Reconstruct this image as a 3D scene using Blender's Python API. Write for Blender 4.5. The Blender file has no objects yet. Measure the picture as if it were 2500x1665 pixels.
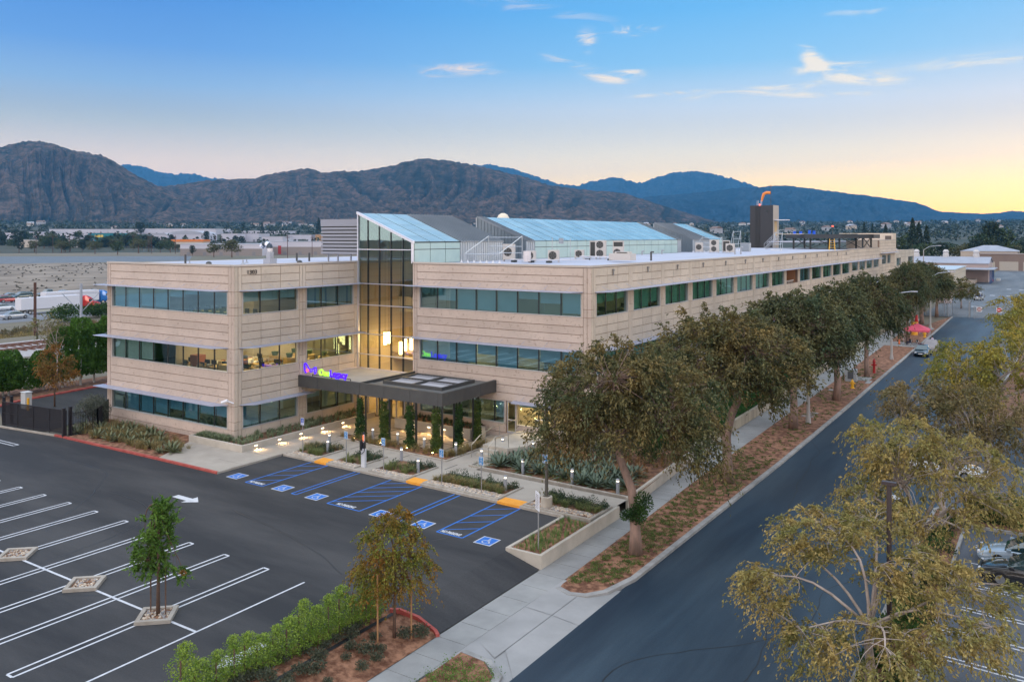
import bpy, math, random
import numpy as np
from mathutils import Vector, Matrix, Quaternion
random.seed(7); rng = np.random.default_rng(7)
R = math.radians
scene = bpy.context.scene
COL = scene.collection

# ------------------------------------------------------------------ camera
F_PX, HOR, YAW = 2036.92, 578.2, -0.579303          # focal length in photo pixels, horizon row, heading
CX, CY, CZ = 51.2018, -40.5700, 15.5240
cam_d = bpy.data.cameras.new('camera'); cam = bpy.data.objects.new('camera', cam_d); COL.objects.link(cam)
cam.location = (CX, CY, CZ); cam.rotation_euler = (R(90), 0, -YAW)
cam_d.sensor_width = 36; cam_d.lens = F_PX / 2500 * 36; cam_d.shift_y = -(832.5 - HOR) / 2500
cam_d.clip_start = 0.5; cam_d.clip_end = 60000
scene.camera = cam

# ------------------------------------------------------------------ colour management / render
scene.view_settings.view_transform = 'Standard'; scene.view_settings.look = 'None'
scene.view_settings.exposure = 0.20; scene.view_settings.gamma = 1.0; scene.view_settings.use_curve_mapping = False
scene.render.engine = 'CYCLES'
cy = scene.cycles
cy.use_denoising = True
cy.max_bounces = 8; cy.diffuse_bounces = 3; cy.glossy_bounces = 3; cy.transmission_bounces = 4
cy.transparent_max_bounces = 12; cy.volume_bounces = 0
cy.sample_clamp_indirect = 4.0; cy.caustics_reflective = False; cy.caustics_refractive = False

# ------------------------------------------------------------------ sky
world = bpy.data.worlds.new("World"); scene.world = world; world.use_nodes = True
def build_world():
    nt = world.node_tree; N = nt.nodes; L = nt.links; N.clear()
    def math_(op, a, b=None, c=None, clamp=False):
        n = N.new('ShaderNodeMath'); n.operation = op; n.use_clamp = clamp
        for i, v in enumerate((a, b, c)):
            if v is None: continue
            if isinstance(v, (int, float)): n.inputs[i].default_value = v
            else: L.new(v, n.inputs[i])
        return n.outputs[0]
    def mixc(f, a, b, mode='MIX'):
        n = N.new('ShaderNodeMix'); n.data_type = 'RGBA'; n.blend_type = mode
        if isinstance(f, (int, float)): n.inputs[0].default_value = f
        else: L.new(f, n.inputs[0])
        for i, v in ((6, a), (7, b)):
            if isinstance(v, tuple): n.inputs[i].default_value = (*v, 1)
            else: L.new(v, n.inputs[i])
        return n.outputs[2]
    def rng_(v, a, b, c, d, smooth=True):
        n = N.new('ShaderNodeMapRange'); n.interpolation_type = 'SMOOTHSTEP' if smooth else 'LINEAR'
        L.new(v, n.inputs[0])
        for i, x in enumerate((a, b, c, d)): n.inputs[i + 1].default_value = x
        return n.outputs[0]
    def ramp(v, stops):
        n = N.new('ShaderNodeValToRGB'); L.new(v, n.inputs[0]); cr = n.color_ramp
        while len(cr.elements) < len(stops): cr.elements.new(0.5)
        for e, (p, c) in zip(cr.elements, stops): e.position = p; e.color = (*c, 1)
        return n.outputs[0]
    tc = N.new('ShaderNodeTexCoord'); sp = N.new('ShaderNodeSeparateXYZ'); L.new(tc.outputs['Generated'], sp.inputs[0])
    X, Y, Z = sp.outputs
    deg = 180 / math.pi
    el = math_('MULTIPLY', math_('ARCSINE', math_('MAXIMUM', math_('MINIMUM', Z, 1.0), -1.0)), deg)
    az = math_('MULTIPLY', math_('ARCTAN2', X, Y), deg)
    sunx, suny = math.sin(R(4)), math.cos(R(4))
    c = math_('ADD', math_('MULTIPLY', X, sunx), math_('MULTIPLY', Y, suny))
    glow = rng_(c, 0.45, 0.985, 0, 1)
    behind = rng_(c, 0.35, -0.5, 0, 1)
    e90 = math_('DIVIDE', el, 40.0, clamp=True)
    q = lambda d: d / 40.0
    right = ramp(e90, [(0, (1.0, .42, .02)), (q(1.4), (1.0, .48, .05)), (q(3.2), (.95, .62, .20)), (q(5.6), (.86, .73, .50)), (q(8.5), (.70, .78, .85)), (q(11.5), (.27, .60, .90)), (q(15), (.14, .50, .90)), (1, (.25, .45, .85))])
    left = ramp(e90, [(0, (.82, .40, .17)), (q(2.6), (.84, .51, .25)), (q(4.8), (.78, .57, .38)), (q(7.2), (.53, .55, .53)), (q(9.6), (.30, .48, .72)), (q(12), (.15, .355, .75)), (q(15.5), (.08, .275, .71)), (1, (.25, .45, .85))])
    sky = mixc(glow, left, right)
    nish = N.new('ShaderNodeTexSky'); nish.sky_type = 'NISHITA'; nish.sun_disc = False
    nish.sun_elevation = R(2.5); nish.sun_rotation = R(4); nish.altitude = 200; nish.dust_density = 2.0
    nb = mixc(1.0, nish.outputs[0], (.12, .12, .12), 'MULTIPLY')
    sky = mixc(0.08, sky, nb)
    # thin wisps of cloud: noise stretched along the horizon, gathered in a few banks
    cv = N.new('ShaderNodeCombineXYZ')
    L.new(math_('MULTIPLY', az, 0.16), cv.inputs[0]); L.new(math_('MULTIPLY', el, 0.75), cv.inputs[1])
    nz = N.new('ShaderNodeTexNoise'); nz.inputs['Scale'].default_value = 1.6; nz.inputs['Detail'].default_value = 8; nz.inputs['Roughness'].default_value = .62
    nz.inputs['Distortion'].default_value = .9
    L.new(cv.outputs[0], nz.inputs['Vector'])
    banks = [(-37.0, 11.25, 2.3, .40, .02, 1.0), (-28.1, 13.1, .55, .55, 0.0, 1.0), (-24.8, 13.75, 1.2, .28, 0.05, 1.), (-30.2, 11.95, .9, .30, -.25, .7),
             (-26.9, 10.85, 1.3, .38, -.25, 1.1), (-25.1, 10.95, .8, .25, 0, 1.1), (-12.2, 10.7, 1.9, .26, .02, 1.35), (-13.4, 11.4, .6, .5, -.5, 1.3), (-10.1, 9.85, 1.7, .26, -.12, 1.3),
             (-16.6, 9.5, 3.0, .22, .07, 1.15), (-13.2, 9.05, 4.0, .16, -.02, 1.0), (-22.6, 9.55, 2.2, .12, .06, .8), (-4.2, 10.4, 3.4, .32, 0.0, .75), (-10, 13.9, 3.4, .2, -.06, .45), (-25.9, 8.5, .7, .05, -.08, 1.0),
             (-46, 10.2, 5, .25, .02, .22), (-31.5, 15.2, 5, .4, -.15, .45), (20, 11, 9, 1.2, 0, .9), (-80, 12, 9, 1.2, 0, .6)]
    tot = None
    for (a0, e0, sa, se, tilt, k) in banks:
        da = math_('SUBTRACT', az, a0)
        de = math_('SUBTRACT', math_('SUBTRACT', el, e0), math_('MULTIPLY', da, tilt))
        r2 = math_('ADD', math_('POWER', math_('ABSOLUTE', math_('DIVIDE', da, sa)), 2.0), math_('POWER', math_('ABSOLUTE', math_('DIVIDE', de, se)), 2.0))
        g = math_('MULTIPLY', math_('EXPONENT', math_('MULTIPLY', r2, -.55)), k)
        tot = g if tot is None else math_('ADD', tot, g)
    den = rng_(math_('MULTIPLY', tot, math_('ADD', math_('MULTIPLY', math_('SUBTRACT', nz.outputs[0], .36), 4.0, clamp=True), .0)), .10, 1.0, 0, 1)
    ccol = mixc(glow, (1.0, .64, .50), (1.0, .88, .70))
    sky = mixc(math_('MULTIPLY', den, .95), sky, ccol)
    # added fill: unseen high sky and sky behind the camera brightened to light walls
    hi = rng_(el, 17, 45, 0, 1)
    up = mixc(1.0, mixc(hi, sky, (.74, .86, 1.0)), (1, 1, 1), 'MULTIPLY')
    east = mixc(rng_(el, 2, 50, 0, 1), (1.0, .86, .78), (.86, .90, 1.0))
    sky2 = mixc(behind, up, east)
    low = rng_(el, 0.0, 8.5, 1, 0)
    lum = math_('ADD', math_('ADD', 1.0, math_('MULTIPLY', low, LOW_K)), math_('ADD', math_('MULTIPLY', hi, HI_FILL_K), math_('MULTIPLY', behind, EAST_FILL_K)))
    below = rng_(el, -1.0, -0.05, 0.25, 1)
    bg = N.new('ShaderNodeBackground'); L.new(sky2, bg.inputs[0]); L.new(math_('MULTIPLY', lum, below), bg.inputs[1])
    out = N.new('ShaderNodeOutputWorld'); L.new(bg.outputs[0], out.inputs[0])
HI_FILL_K, EAST_FILL_K, LOW_K = 0.34, 0.66, 1.3
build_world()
HAZE_D = 0.00005
world.cycles.sampling_method = 'MANUAL'; world.cycles.sample_map_resolution = 1024

sun_d = bpy.data.lights.new('sun', 'SUN'); sun_d.energy = 0.9; sun_d.angle = R(25); sun_d.color = (1.0, .86, .68)
sun = bpy.data.objects.new('sun', sun_d); COL.objects.link(sun)
_sd = Vector((math.sin(R(52)) * math.cos(R(9)), math.cos(R(52)) * math.cos(R(9)), math.sin(R(9))))   # towards the afterglow
sun.rotation_euler = _sd.to_track_quat('Z', 'Y').to_euler()

# ------------------------------------------------------------------ helpers
def G(u, v, z=0.0):
    """world point at height z that the calibrated camera sees at photo pixel (u, v): used to read positions off the survey"""
    d = F_PX * (CZ - z) / (v - HOR); r = (u - 1250) * d / F_PX
    return Vector((CX + math.sin(YAW) * d + math.cos(YAW) * r, CY + math.cos(YAW) * d - math.sin(YAW) * r, z))
def DW(u, d, z=0.0):
    r = (u - 1250) * d / F_PX
    return Vector((CX + math.sin(YAW) * d + math.cos(YAW) * r, CY + math.cos(YAW) * d - math.sin(YAW) * r, z))
ORD = ['first', 'second', 'third', 'fourth', 'fifth', 'sixth', 'seventh', 'eighth', 'ninth', 'tenth', 'eleventh', 'twelfth', 'thirteenth', 'fourteenth', 'fifteenth', 'sixteenth', 'seventeenth', 'eighteenth', 'nineteenth', 'twentieth']
TENS = {20: 'twenty', 30: 'thirty', 40: 'forty', 50: 'fifty', 60: 'sixty', 70: 'seventy', 80: 'eighty', 90: 'ninety'}
def nth(i):
    i += 1
    if i <= 20: return ORD[i - 1]
    if i >= 100: return 'hundred-and-' + nth(i - 101) if i > 100 else 'hundredth'
    t, o = i // 10 * 10, i % 10
    return (TENS[t][:-1] + 'ieth') if o == 0 else TENS[t] + '-' + ORD[o - 1]
def tag(o, label=None, cat=None, group=None, kind=None):
    if label: o['label'] = label
    if cat: o['category'] = cat
    if group: o['group'] = group
    if kind: o['kind'] = kind
    return o
def thing(name, label, cat, loc=(0, 0, 0), rz=0, group=None):
    o = bpy.data.objects.new(name, None); o.empty_display_size = .2; COL.objects.link(o)
    o.location = loc; o.rotation_euler = (0, 0, rz)
    return tag(o, label, cat, group)
def copy_tree(o, loc=None, rz=None, scale=None, label=None, group=None, parent=None):
    c = o.copy(); COL.objects.link(c)
    if parent: c.parent = parent
    if loc is not None: c.location = loc
    if rz is not None: c.rotation_euler = (0, 0, rz)
    if scale is not None: c.scale = scale if hasattr(scale, '__len__') else (scale,) * 3
    if label: c['label'] = label
    if group: c['group'] = group
    for ch in KIDS(o): copy_tree(ch, parent=c)
    return c
_kids = {}
def KIDS(o): return _kids.get(o.name, [])
def set_parent(o, p):
    o.parent = p; _kids.setdefault(p.name, []).append(o)

class MB:
    """collects vertices and faces of ONE part"""
    def __init__(s): s.v = []; s.f = []; s.m = []; s.cur = 0
    def mi(s, i): s.cur = i; return s
    def add(s, vs, fs):
        b = len(s.v); s.v += [tuple(map(float, p)) for p in vs]; s.f += [tuple(b + i for i in f) for f in fs]; s.m += [s.cur] * len(fs); return s
    def box(s, x0, x1, y0, y1, z0, z1):
        if x0 > x1: x0, x1 = x1, x0
        if y0 > y1: y0, y1 = y1, y0
        if z0 > z1: z0, z1 = z1, z0
        return s.add([(x0, y0, z0), (x1, y0, z0), (x1, y1, z0), (x0, y1, z0), (x0, y0, z1), (x1, y0, z1), (x1, y1, z1), (x0, y1, z1)],
                     [(0, 3, 2, 1), (4, 5, 6, 7), (0, 1, 5, 4), (1, 2, 6, 5), (2, 3, 7, 6), (3, 0, 4, 7)])
    def quad(s, a, b, c, d): return s.add([a, b, c, d], [(0, 1, 2, 3)])
    def poly(s, pts): return s.add(pts, [tuple(range(len(pts)))])
    def flat(s, pts, z):
        a = sum(pts[i][0] * pts[(i + 1) % len(pts)][1] - pts[(i + 1) % len(pts)][0] * pts[i][1] for i in range(len(pts)))
        if a < 0: pts = pts[::-1]
        return s.poly([(p[0], p[1], z) for p in pts])
    def prism(s, pts, z0, z1, zt=None):
        a = sum(pts[i][0] * pts[(i + 1) % len(pts)][1] - pts[(i + 1) % len(pts)][0] * pts[i][1] for i in range(len(pts)))
        if a < 0: pts = pts[::-1]
        n = len(pts); vs = [(p[0], p[1], z0) for p in pts] + [(p[0], p[1], z1) for p in pts]
        return s.add(vs, [tuple(range(n))[::-1], tuple(range(n, 2 * n))] + [(i, (i + 1) % n, n + (i + 1) % n, n + i) for i in range(n)])
    def extr(s, prof, axis, a, b):
        """extrude a 2-D profile: axis 'x' -> prof is (y,z); axis 'y' -> prof is (x,z)"""
        n = len(prof)
        P = (lambda p, t: (t, p[0], p[1])) if axis == 'x' else (lambda p, t: (p[0], t, p[1]))
        vs = [P(p, a) for p in prof] + [P(p, b) for p in prof]
        return s.add(vs, [tuple(range(n)), tuple(range(n, 2 * n))[::-1]] + [(i, n + i, n + (i + 1) % n, (i + 1) % n) for i in range(n)])
    def tube(s, pts, rad, n=6, cap=True):
        pts = [Vector(p) for p in pts]; k = len(pts)
        if not hasattr(rad, '__len__'): rad = [rad] * k
        vs = []; up = Vector((0, 0, 1)); x = None
        for i, p in enumerate(pts):
            t = (pts[min(i + 1, k - 1)] - pts[max(i - 1, 0)])
            t = t.normalized() if t.length > 1e-9 else Vector((0, 0, 1))
            if x is None: x = t.orthogonal().normalized()
            else:
                x = x - t * x.dot(t); x = x.normalized() if x.length > 1e-6 else t.orthogonal().normalized()
            y = t.cross(x)
            for j in range(n):
                a = 2 * math.pi * j / n; vs.append(p + (x * math.cos(a) + y * math.sin(a)) * rad[i])
        fs = [(i * n + j, i * n + (j + 1) % n, (i + 1) * n + (j + 1) % n, (i + 1) * n + j) for i in range(k - 1) for j in range(n)]
        if cap: fs += [tuple(range(n))[::-1], tuple(range((k - 1) * n, k * n))]
        return s.add(vs, fs)
    def cyl(s, x, y, z0, z1, r, n=12, r2=None): return s.tube([(x, y, z0), (x, y, z1)], [r, r if r2 is None else r2], n)
    def lathe(s, x, y, prof, n=14):
        vs = []; k = len(prof)
        for r, z in prof:
            for j in range(n): a = 2 * math.pi * j / n; vs.append((x + r * math.cos(a), y + r * math.sin(a), z))
        fs = [(i * n + j, i * n + (j + 1) % n, (i + 1) * n + (j + 1) % n, (i + 1) * n + j) for i in range(k - 1) for j in range(n)]
        return s.add(vs, fs + [tuple(range(n))[::-1], tuple(range((k - 1) * n, k * n))])
    def build(s, name, mats, parent=None, smooth=False, bevel=0, label=None):
        me = bpy.data.meshes.new(name); me.from_pydata(s.v, [], s.f)
        if not isinstance(mats, (list, tuple)): mats = [mats]
        for m in mats: me.materials.append(m)
        if len(mats) > 1: me.polygons.foreach_set('material_index', s.m)
        if smooth: me.polygons.foreach_set('use_smooth', [True] * len(s.f))
        me.update()
        o = bpy.data.objects.new(name, me); COL.objects.link(o)
        if parent is not None: set_parent(o, parent)
        if bevel:
            b = o.modifiers.new('bevel', 'BEVEL'); b.width = bevel; b.segments = 2; b.limit_method = 'ANGLE'
        if label: o['label'] = label
        return o

# ------------------------------------------------------------------ materials
_M = {}
def mat(name, c, rough=.8, c2=None, scale=4.0, metal=0.0, bump=0.0, bscale=None, detail=6, spec=.5, island=0.0, lo=.35, hi=.65, coat=0, emit=None, estr=0, trans=0.0, space='Object', stretch=None):
    if name in _M: return _M[name]
    m = bpy.data.materials.new(name); m.use_nodes = True; nt = m.node_tree; N = nt.nodes; L = nt.links
    b = N['Principled BSDF']; b.inputs['Roughness'].default_value = rough; b.inputs['Metallic'].default_value = metal
    b.inputs['Specular IOR Level'].default_value = spec; b.inputs['Coat Weight'].default_value = coat
    b.inputs['Base Color'].default_value = (*c, 1)
    src = None
    if c2 is not None or bump:
        tc = N.new('ShaderNodeTexCoord'); vec = tc.outputs[space]
        if stretch:
            mp = N.new('ShaderNodeMapping'); mp.inputs['Scale'].default_value = stretch; L.new(vec, mp.inputs[0]); vec = mp.outputs[0]
    if c2 is not None:
        nz = N.new('ShaderNodeTexNoise'); nz.inputs['Scale'].default_value = scale; nz.inputs['Detail'].default_value = detail; nz.inputs['Roughness'].default_value = .6
        L.new(vec, nz.inputs['Vector'])
        cr = N.new('ShaderNodeValToRGB'); cr.color_ramp.elements[0].position = lo; cr.color_ramp.elements[1].position = hi
        cr.color_ramp.elements[0].color = (*c, 1); cr.color_ramp.elements[1].color = (*c2, 1)
        L.new(nz.outputs[0], cr.inputs[0]); src = cr.outputs[0]
    if island:
        gi = N.new('ShaderNodeNewGeometry'); hv = N.new('ShaderNodeHueSaturation'); mr = N.new('ShaderNodeMapRange')
        mr.inputs[3].default_value = 1 - island; mr.inputs[4].default_value = 1 + island
        L.new(gi.outputs['Random Per Island'], mr.inputs[0]); L.new(mr.outputs[0], hv.inputs['Value'])
        if src is not None: L.new(src, hv.inputs['Color'])
        else: hv.inputs['Color'].default_value = (*c, 1)
        src = hv.outputs[0]
    if src is not None: L.new(src, b.inputs['Base Color'])
    if bump:
        n2 = N.new('ShaderNodeTexNoise'); n2.inputs['Scale'].default_value = bscale or scale * 6; n2.inputs['Detail'].default_value = 5
        L.new(vec, n2.inputs['Vector'])
        bp = N.new('ShaderNodeBump'); bp.inputs['Strength'].default_value = bump; bp.inputs['Distance'].default_value = .03
        L.new(n2.outputs[0], bp.inputs['Height']); L.new(bp.outputs[0], b.inputs['Normal'])
    if emit:
        b.inputs['Emission Color'].default_value = (*emit, 1); b.inputs['Emission Strength'].default_value = estr
    if trans:
        out = N['Material Output']; tr = N.new('ShaderNodeBsdfTranslucent'); mx = N.new('ShaderNodeMixShader'); mx.inputs[0].default_value = trans
        if src is not None: L.new(src, tr.inputs[0])
        else: tr.inputs[0].default_value = (*c, 1)
        L.new(b.outputs[0], mx.inputs[1]); L.new(tr.outputs[0], mx.inputs[2]); L.new(mx.outputs[0], out.inputs[0])
    _M[name] = m; return m
def glass(name, tint, refl=.25, rough=.02, wob=.0):
    if name in _M: return _M[name]
    m = bpy.data.materials.new(name); m.use_nodes = True; nt = m.node_tree; N = nt.nodes; L = nt.links
    N.remove(N['Principled BSDF']); out = N['Material Output']
    tr = N.new('ShaderNodeBsdfTransparent'); tr.inputs[0].default_value = (*tint, 1)
    gl = N.new('ShaderNodeBsdfGlossy'); gl.inputs['Roughness'].default_value = rough; gl.inputs[0].default_value = (.62, .93, 1.0, 1)
    fr = N.new('ShaderNodeFresnel'); fr.inputs[0].default_value = 1.5
    ad = N.new('ShaderNodeMath'); ad.operation = 'ADD'; ad.inputs[1].default_value = refl; ad.use_clamp = True; L.new(fr.outputs[0], ad.inputs[0])
    mx = N.new('ShaderNodeMixShader'); L.new(ad.outputs[0], mx.inputs[0]); L.new(tr.outputs[0], mx.inputs[1]); L.new(gl.outputs[0], mx.inputs[2]); L.new(mx.outputs[0], out.inputs[0])
    if wob:
        tc = N.new('ShaderNodeTexCoord'); nz = N.new('ShaderNodeTexNoise'); nz.inputs['Scale'].default_value = .55; nz.inputs['Detail'].default_value = 1.5; L.new(tc.outputs['Object'], nz.inputs['Vector'])
        bp = N.new('ShaderNodeBump'); bp.inputs['Strength'].default_value = wob; bp.inputs['Distance'].default_value = .02; L.new(nz.outputs[0], bp.inputs['Height'])
        L.new(bp.outputs[0], gl.inputs['Normal'])
    _M[name] = m; return m
def lamp_mat(name, c, s): return mat(name, c, emit=c, estr=s, rough=.5)

def text_mesh(name, txt, size, extr, m, parent, loc, rot, align='LEFT', sx=1.0, space=1.0, bold=0.0):
    cu = bpy.data.curves.new(name, 'FONT'); cu.body = txt; cu.size = size; cu.extrude = extr; cu.align_x = align; cu.offset = bold; cu.space_character = space
    cu.resolution_u = 3
    t = bpy.data.objects.new('_t', cu); COL.objects.link(t); bpy.context.view_layer.update()
    me = bpy.data.meshes.new_from_object(t.evaluated_get(bpy.context.evaluated_depsgraph_get())); bpy.data.objects.remove(t)
    me.materials.clear(); me.materials.append(m); me.name = name
    o = bpy.data.objects.new(name, me); COL.objects.link(o); o.location = loc; o.rotation_euler = rot; o.scale = (sx, 1, 1)
    if parent is not None: set_parent(o, parent)
    return o

# value noise in numpy
_tab = np.random.default_rng(3).random((64, 64, 64)).astype(np.float32)
def vnoise(x, y, z=0.0):
    x, y, z = np.broadcast_arrays(np.asarray(x, float), np.asarray(y, float), np.asarray(z, float))
    xi, yi, zi = np.floor(x).astype(int), np.floor(y).astype(int), np.floor(z).astype(int)
    fx, fy, fz = x - xi, y - yi, z - zi
    fx, fy, fz = [t * t * (3 - 2 * t) for t in (fx, fy, fz)]
    g = lambda a, b, c: _tab[(xi + a) & 63, (yi + b) & 63, (zi + c) & 63]
    l = lambda a, b, t: a + (b - a) * t
    return l(l(l(g(0, 0, 0), g(1, 0, 0), fx), l(g(0, 1, 0), g(1, 1, 0), fx), fy), l(l(g(0, 0, 1), g(1, 0, 1), fx), l(g(0, 1, 1), g(1, 1, 1), fx), fy), fz)
def fbm(x, y, z=0.0, o=5, ridged=False, gain=.5):
    t = 0; a = 1; s = 0
    for i in range(o):
        n = vnoise(np.asarray(x) * 2 ** i + 17.3 * i, np.asarray(y) * 2 ** i + 9.1 * i, z)
        if ridged: n = 1 - np.abs(2 * n - 1)
        t = t + a * n; s += a; a *= gain
    return t / s
def np_mesh(name, V, Fq, m, parent=None, smooth=False, mi=None):
    """V (n,3), Fq (k,4) int"""
    me = bpy.data.meshes.new(name); n = len(V); k = len(Fq); w = Fq.shape[1]
    me.vertices.add(n); me.vertices.foreach_set('co', np.asarray(V, np.float32).ravel())
    me.loops.add(k * w); me.loops.foreach_set('vertex_index', np.asarray(Fq, np.int32).ravel())
    me.polygons.add(k); me.polygons.foreach_set('loop_start', np.arange(0, k * w, w, dtype=np.int32)); me.polygons.foreach_set('loop_total', np.full(k, w, np.int32))
    for mm in (m if isinstance(m, (list, tuple)) else [m]): me.materials.append(mm)
    if mi is not None: me.polygons.foreach_set('material_index', mi)
    if smooth: me.polygons.foreach_set('use_smooth', np.ones(k, bool))
    me.update(); me.validate()
    o = bpy.data.objects.new(name, me); COL.objects.link(o)
    if parent is not None: set_parent(o, parent)
    return o
def leaf_quads(P, T, ln, wd, r):
    """P centres, T long axes (n,3); returns V,F of diamond-ish leaf quads"""
    n = len(P); T = T / np.maximum(np.linalg.norm(T, axis=1, keepdims=True), 1e-6)
    Q = r.normal(size=(n, 3)); S = np.cross(T, Q); S /= np.maximum(np.linalg.norm(S, axis=1, keepdims=True), 1e-6)
    ln = np.broadcast_to(np.asarray(ln, float), (n,))[:, None]; wd = np.broadcast_to(np.asarray(wd, float), (n,))[:, None]
    V = np.empty((n, 4, 3)); V[:, 0] = P - T * ln * .5; V[:, 1] = P + S * wd * .5; V[:, 2] = P + T * ln * .5; V[:, 3] = P - S * wd * .5
    return V.reshape(-1, 3), np.arange(n * 4).reshape(n, 4)
# ------------------------------------------------------------------ terrain: ground sheet, hills
m_dirt = mat('dry_ground', (.20, .16, .12), .95, (.11, .11, .075), .004, detail=8, lo=.3, hi=.7)
g = MB()
xs = [-30000, -96, -84, 25.8, 27.6, 300, 30000]; zg = {-30000: -3.06, -96: -3.06, -84: -.06, 25.8: -.06, 27.6: -.74, 300: -.74, 30000: -.74}
for i in range(len(xs) - 1):
    z0, z1 = zg[xs[i]], zg[xs[i + 1]]
    for (a, b) in ((-3000, 600), (600, 30000)):
        g.quad((xs[i], a, z0), (xs[i + 1], a, z1), (xs[i + 1], b, z1), (xs[i], b, z0))
tag(g.build('ground', m_dirt), kind='structure')

def hill_material(name, green, brown, sc):
    m = bpy.data.materials.new(name); m.use_nodes = True; N = m.node_tree.nodes; L = m.node_tree.links
    b = N['Principled BSDF']; b.inputs['Roughness'].default_value = 1; b.inputs['Specular IOR Level'].default_value = 0
    tc = N.new('ShaderNodeTexCoord'); mp = N.new('ShaderNodeMapping'); mp.inputs['Scale'].default_value = (1, 1, 2.2); L.new(tc.outputs['Object'], mp.inputs[0])
    n1 = N.new('ShaderNodeTexNoise'); n1.inputs['Scale'].default_value = sc; n1.inputs['Detail'].default_value = 10; n1.inputs['Roughness'].default_value = .72; L.new(mp.outputs[0], n1.inputs['Vector'])
    cr = N.new('ShaderNodeValToRGB'); e = cr.color_ramp.elements; e[0].position = .36; e[0].color = (*green, 1); e[1].position = .66; e[1].color = (*brown, 1)
    L.new(n1.outputs[0], cr.inputs[0])
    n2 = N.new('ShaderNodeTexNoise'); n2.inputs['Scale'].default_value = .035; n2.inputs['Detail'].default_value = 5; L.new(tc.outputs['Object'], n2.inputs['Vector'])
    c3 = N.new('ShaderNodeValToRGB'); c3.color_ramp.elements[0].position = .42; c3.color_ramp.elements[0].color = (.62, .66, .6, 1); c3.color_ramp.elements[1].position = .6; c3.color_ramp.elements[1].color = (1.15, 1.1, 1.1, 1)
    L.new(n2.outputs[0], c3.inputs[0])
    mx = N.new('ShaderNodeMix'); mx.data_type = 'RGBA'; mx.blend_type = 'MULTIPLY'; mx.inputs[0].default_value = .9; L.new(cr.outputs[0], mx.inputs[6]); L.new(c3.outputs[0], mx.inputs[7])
    at = N.new('ShaderNodeAttribute'); at.attribute_name = 'scrub'; m2 = N.new('ShaderNodeMix'); m2.data_type = 'RGBA'; L.new(at.outputs['Fac'], m2.inputs[0]); L.new(mx.outputs[2], m2.inputs[6]); m2.inputs[7].default_value = (*[v * .8 for v in green], 1)
    L.new(m2.outputs[2], b.inputs['Base Color'])
    return m
def hill_range(name, pts, d0, dr, d1, seed, m, amp=.5, nu=700, nt=150, base=0.0, gully=1.0):
    """a mountain range: foot at distance d0, ridge at dr (heights from the measured skyline), back slope to d1"""
    P = np.array([(x / .94163, y / .94163) for x, y in pts]); us = np.linspace(P[0, 0], P[-1, 0], nu)
    vs = np.interp(us, P[:, 0], P[:, 1])
    kw = 9 if dr < 9000 else 5; vs = np.convolve(np.pad(vs, kw // 2, mode='edge'), np.ones(kw) / kw, 'valid')
    t = np.linspace(0, 1.35, nt)[:, None]
    drr = dr * (1 + .10 * (fbm(us / 240 + seed, seed * 1.3, 0, 3) - .5))[None]
    d = np.where(t <= 1, d0 + (drr - d0) * t, drr + (d1 - drr) * (t - 1) / .35)
    H = CZ + (HOR - vs)[None] / F_PX * drr
    r = (us[None] - 1250) * d / F_PX
    X = CX + math.sin(YAW) * d + math.cos(YAW) * r; Y = CY + math.cos(YAW) * d - math.sin(YAW) * r
    prof = np.where(t <= 1, (t ** 1.25) * .72 + .28 * t ** 3, 1 - ((t - 1) / .35) * .8)
    env = np.clip(np.minimum(t, 1) * (1 - np.abs(np.minimum(t, 1.3) - .55) / .9), 0, 1) * np.clip((1 - t) * 5 + .08, .08, 1)
    w = 1 / 820.0
    wx = X + 260 * (fbm(X / 700, Y / 700, seed, 3) - .5); wy = Y + 260 * (fbm(X / 700 + 40, Y / 700, seed, 3) - .5)
    n = fbm(wx * w, wy * w, seed, 6, True, .44) - .58
    n2 = fbm(us[None] / 26.0 + 9 * (fbm(X / 900, Y / 900, seed + 3, 2) - .5), t * 1.3, seed + 8, 4, True) - .5
    n3 = fbm(wx / 150, wy / 150, seed + 4, 4, True, .6) - .5
    Z = base + (H - base) * prof + H * env * (amp * n * 1.15 + gully * .36 * n2 + .09 * n3)
    Z += np.where((t > .97) & (t < 1.05), 1, 0) * 0 + (fbm(us[None] / 7.0, t * 20, seed, 3) - .5) * H * (.030 if dr < 9000 else .055)
    Z = np.maximum(Z, base - 3)
    V = np.stack([X, Y, Z], -1).reshape(-1, 3)
    i = np.arange(nt - 1)[:, None] * nu + np.arange(nu - 1)[None]
    Fq = np.stack([i, i + 1, i + nu + 1, i + nu], -1).reshape(-1, 4)
    o = np_mesh(name, V, Fq, m, smooth=True); av = np.clip(.5 - (n * 1.5 + n2 * 1.8 + n3 * .6) * 1.7, 0, 1) * .8
    o.data.attributes.new('scrub', 'FLOAT', 'POINT').data.foreach_set('value', np.broadcast_to(av, X.shape).astype(np.float32).ravel())
    return tag(o, kind='structure')
mh1 = hill_material('chaparral', (.016, .022, .015), (.160, .108, .082), .016)
mh2 = hill_material('far_chaparral_hazed', (.010, .030, .055), (.040, .066, .095), .007)  # blue of the distant haze put into the far ranges' own colour
hill_range('hills', [(-500, 420), (-200, 380), (-60, 352), (0, 341), (40, 329), (85, 325), (130, 335), (180, 350), (230, 357), (262, 372), (300, 397), (335, 415), (370, 432), (420, 452), (470, 474), (540, 500), (620, 532), (700, 548)], 2900, 4300, 6200, 1.0, mh1, amp=.62)
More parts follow.
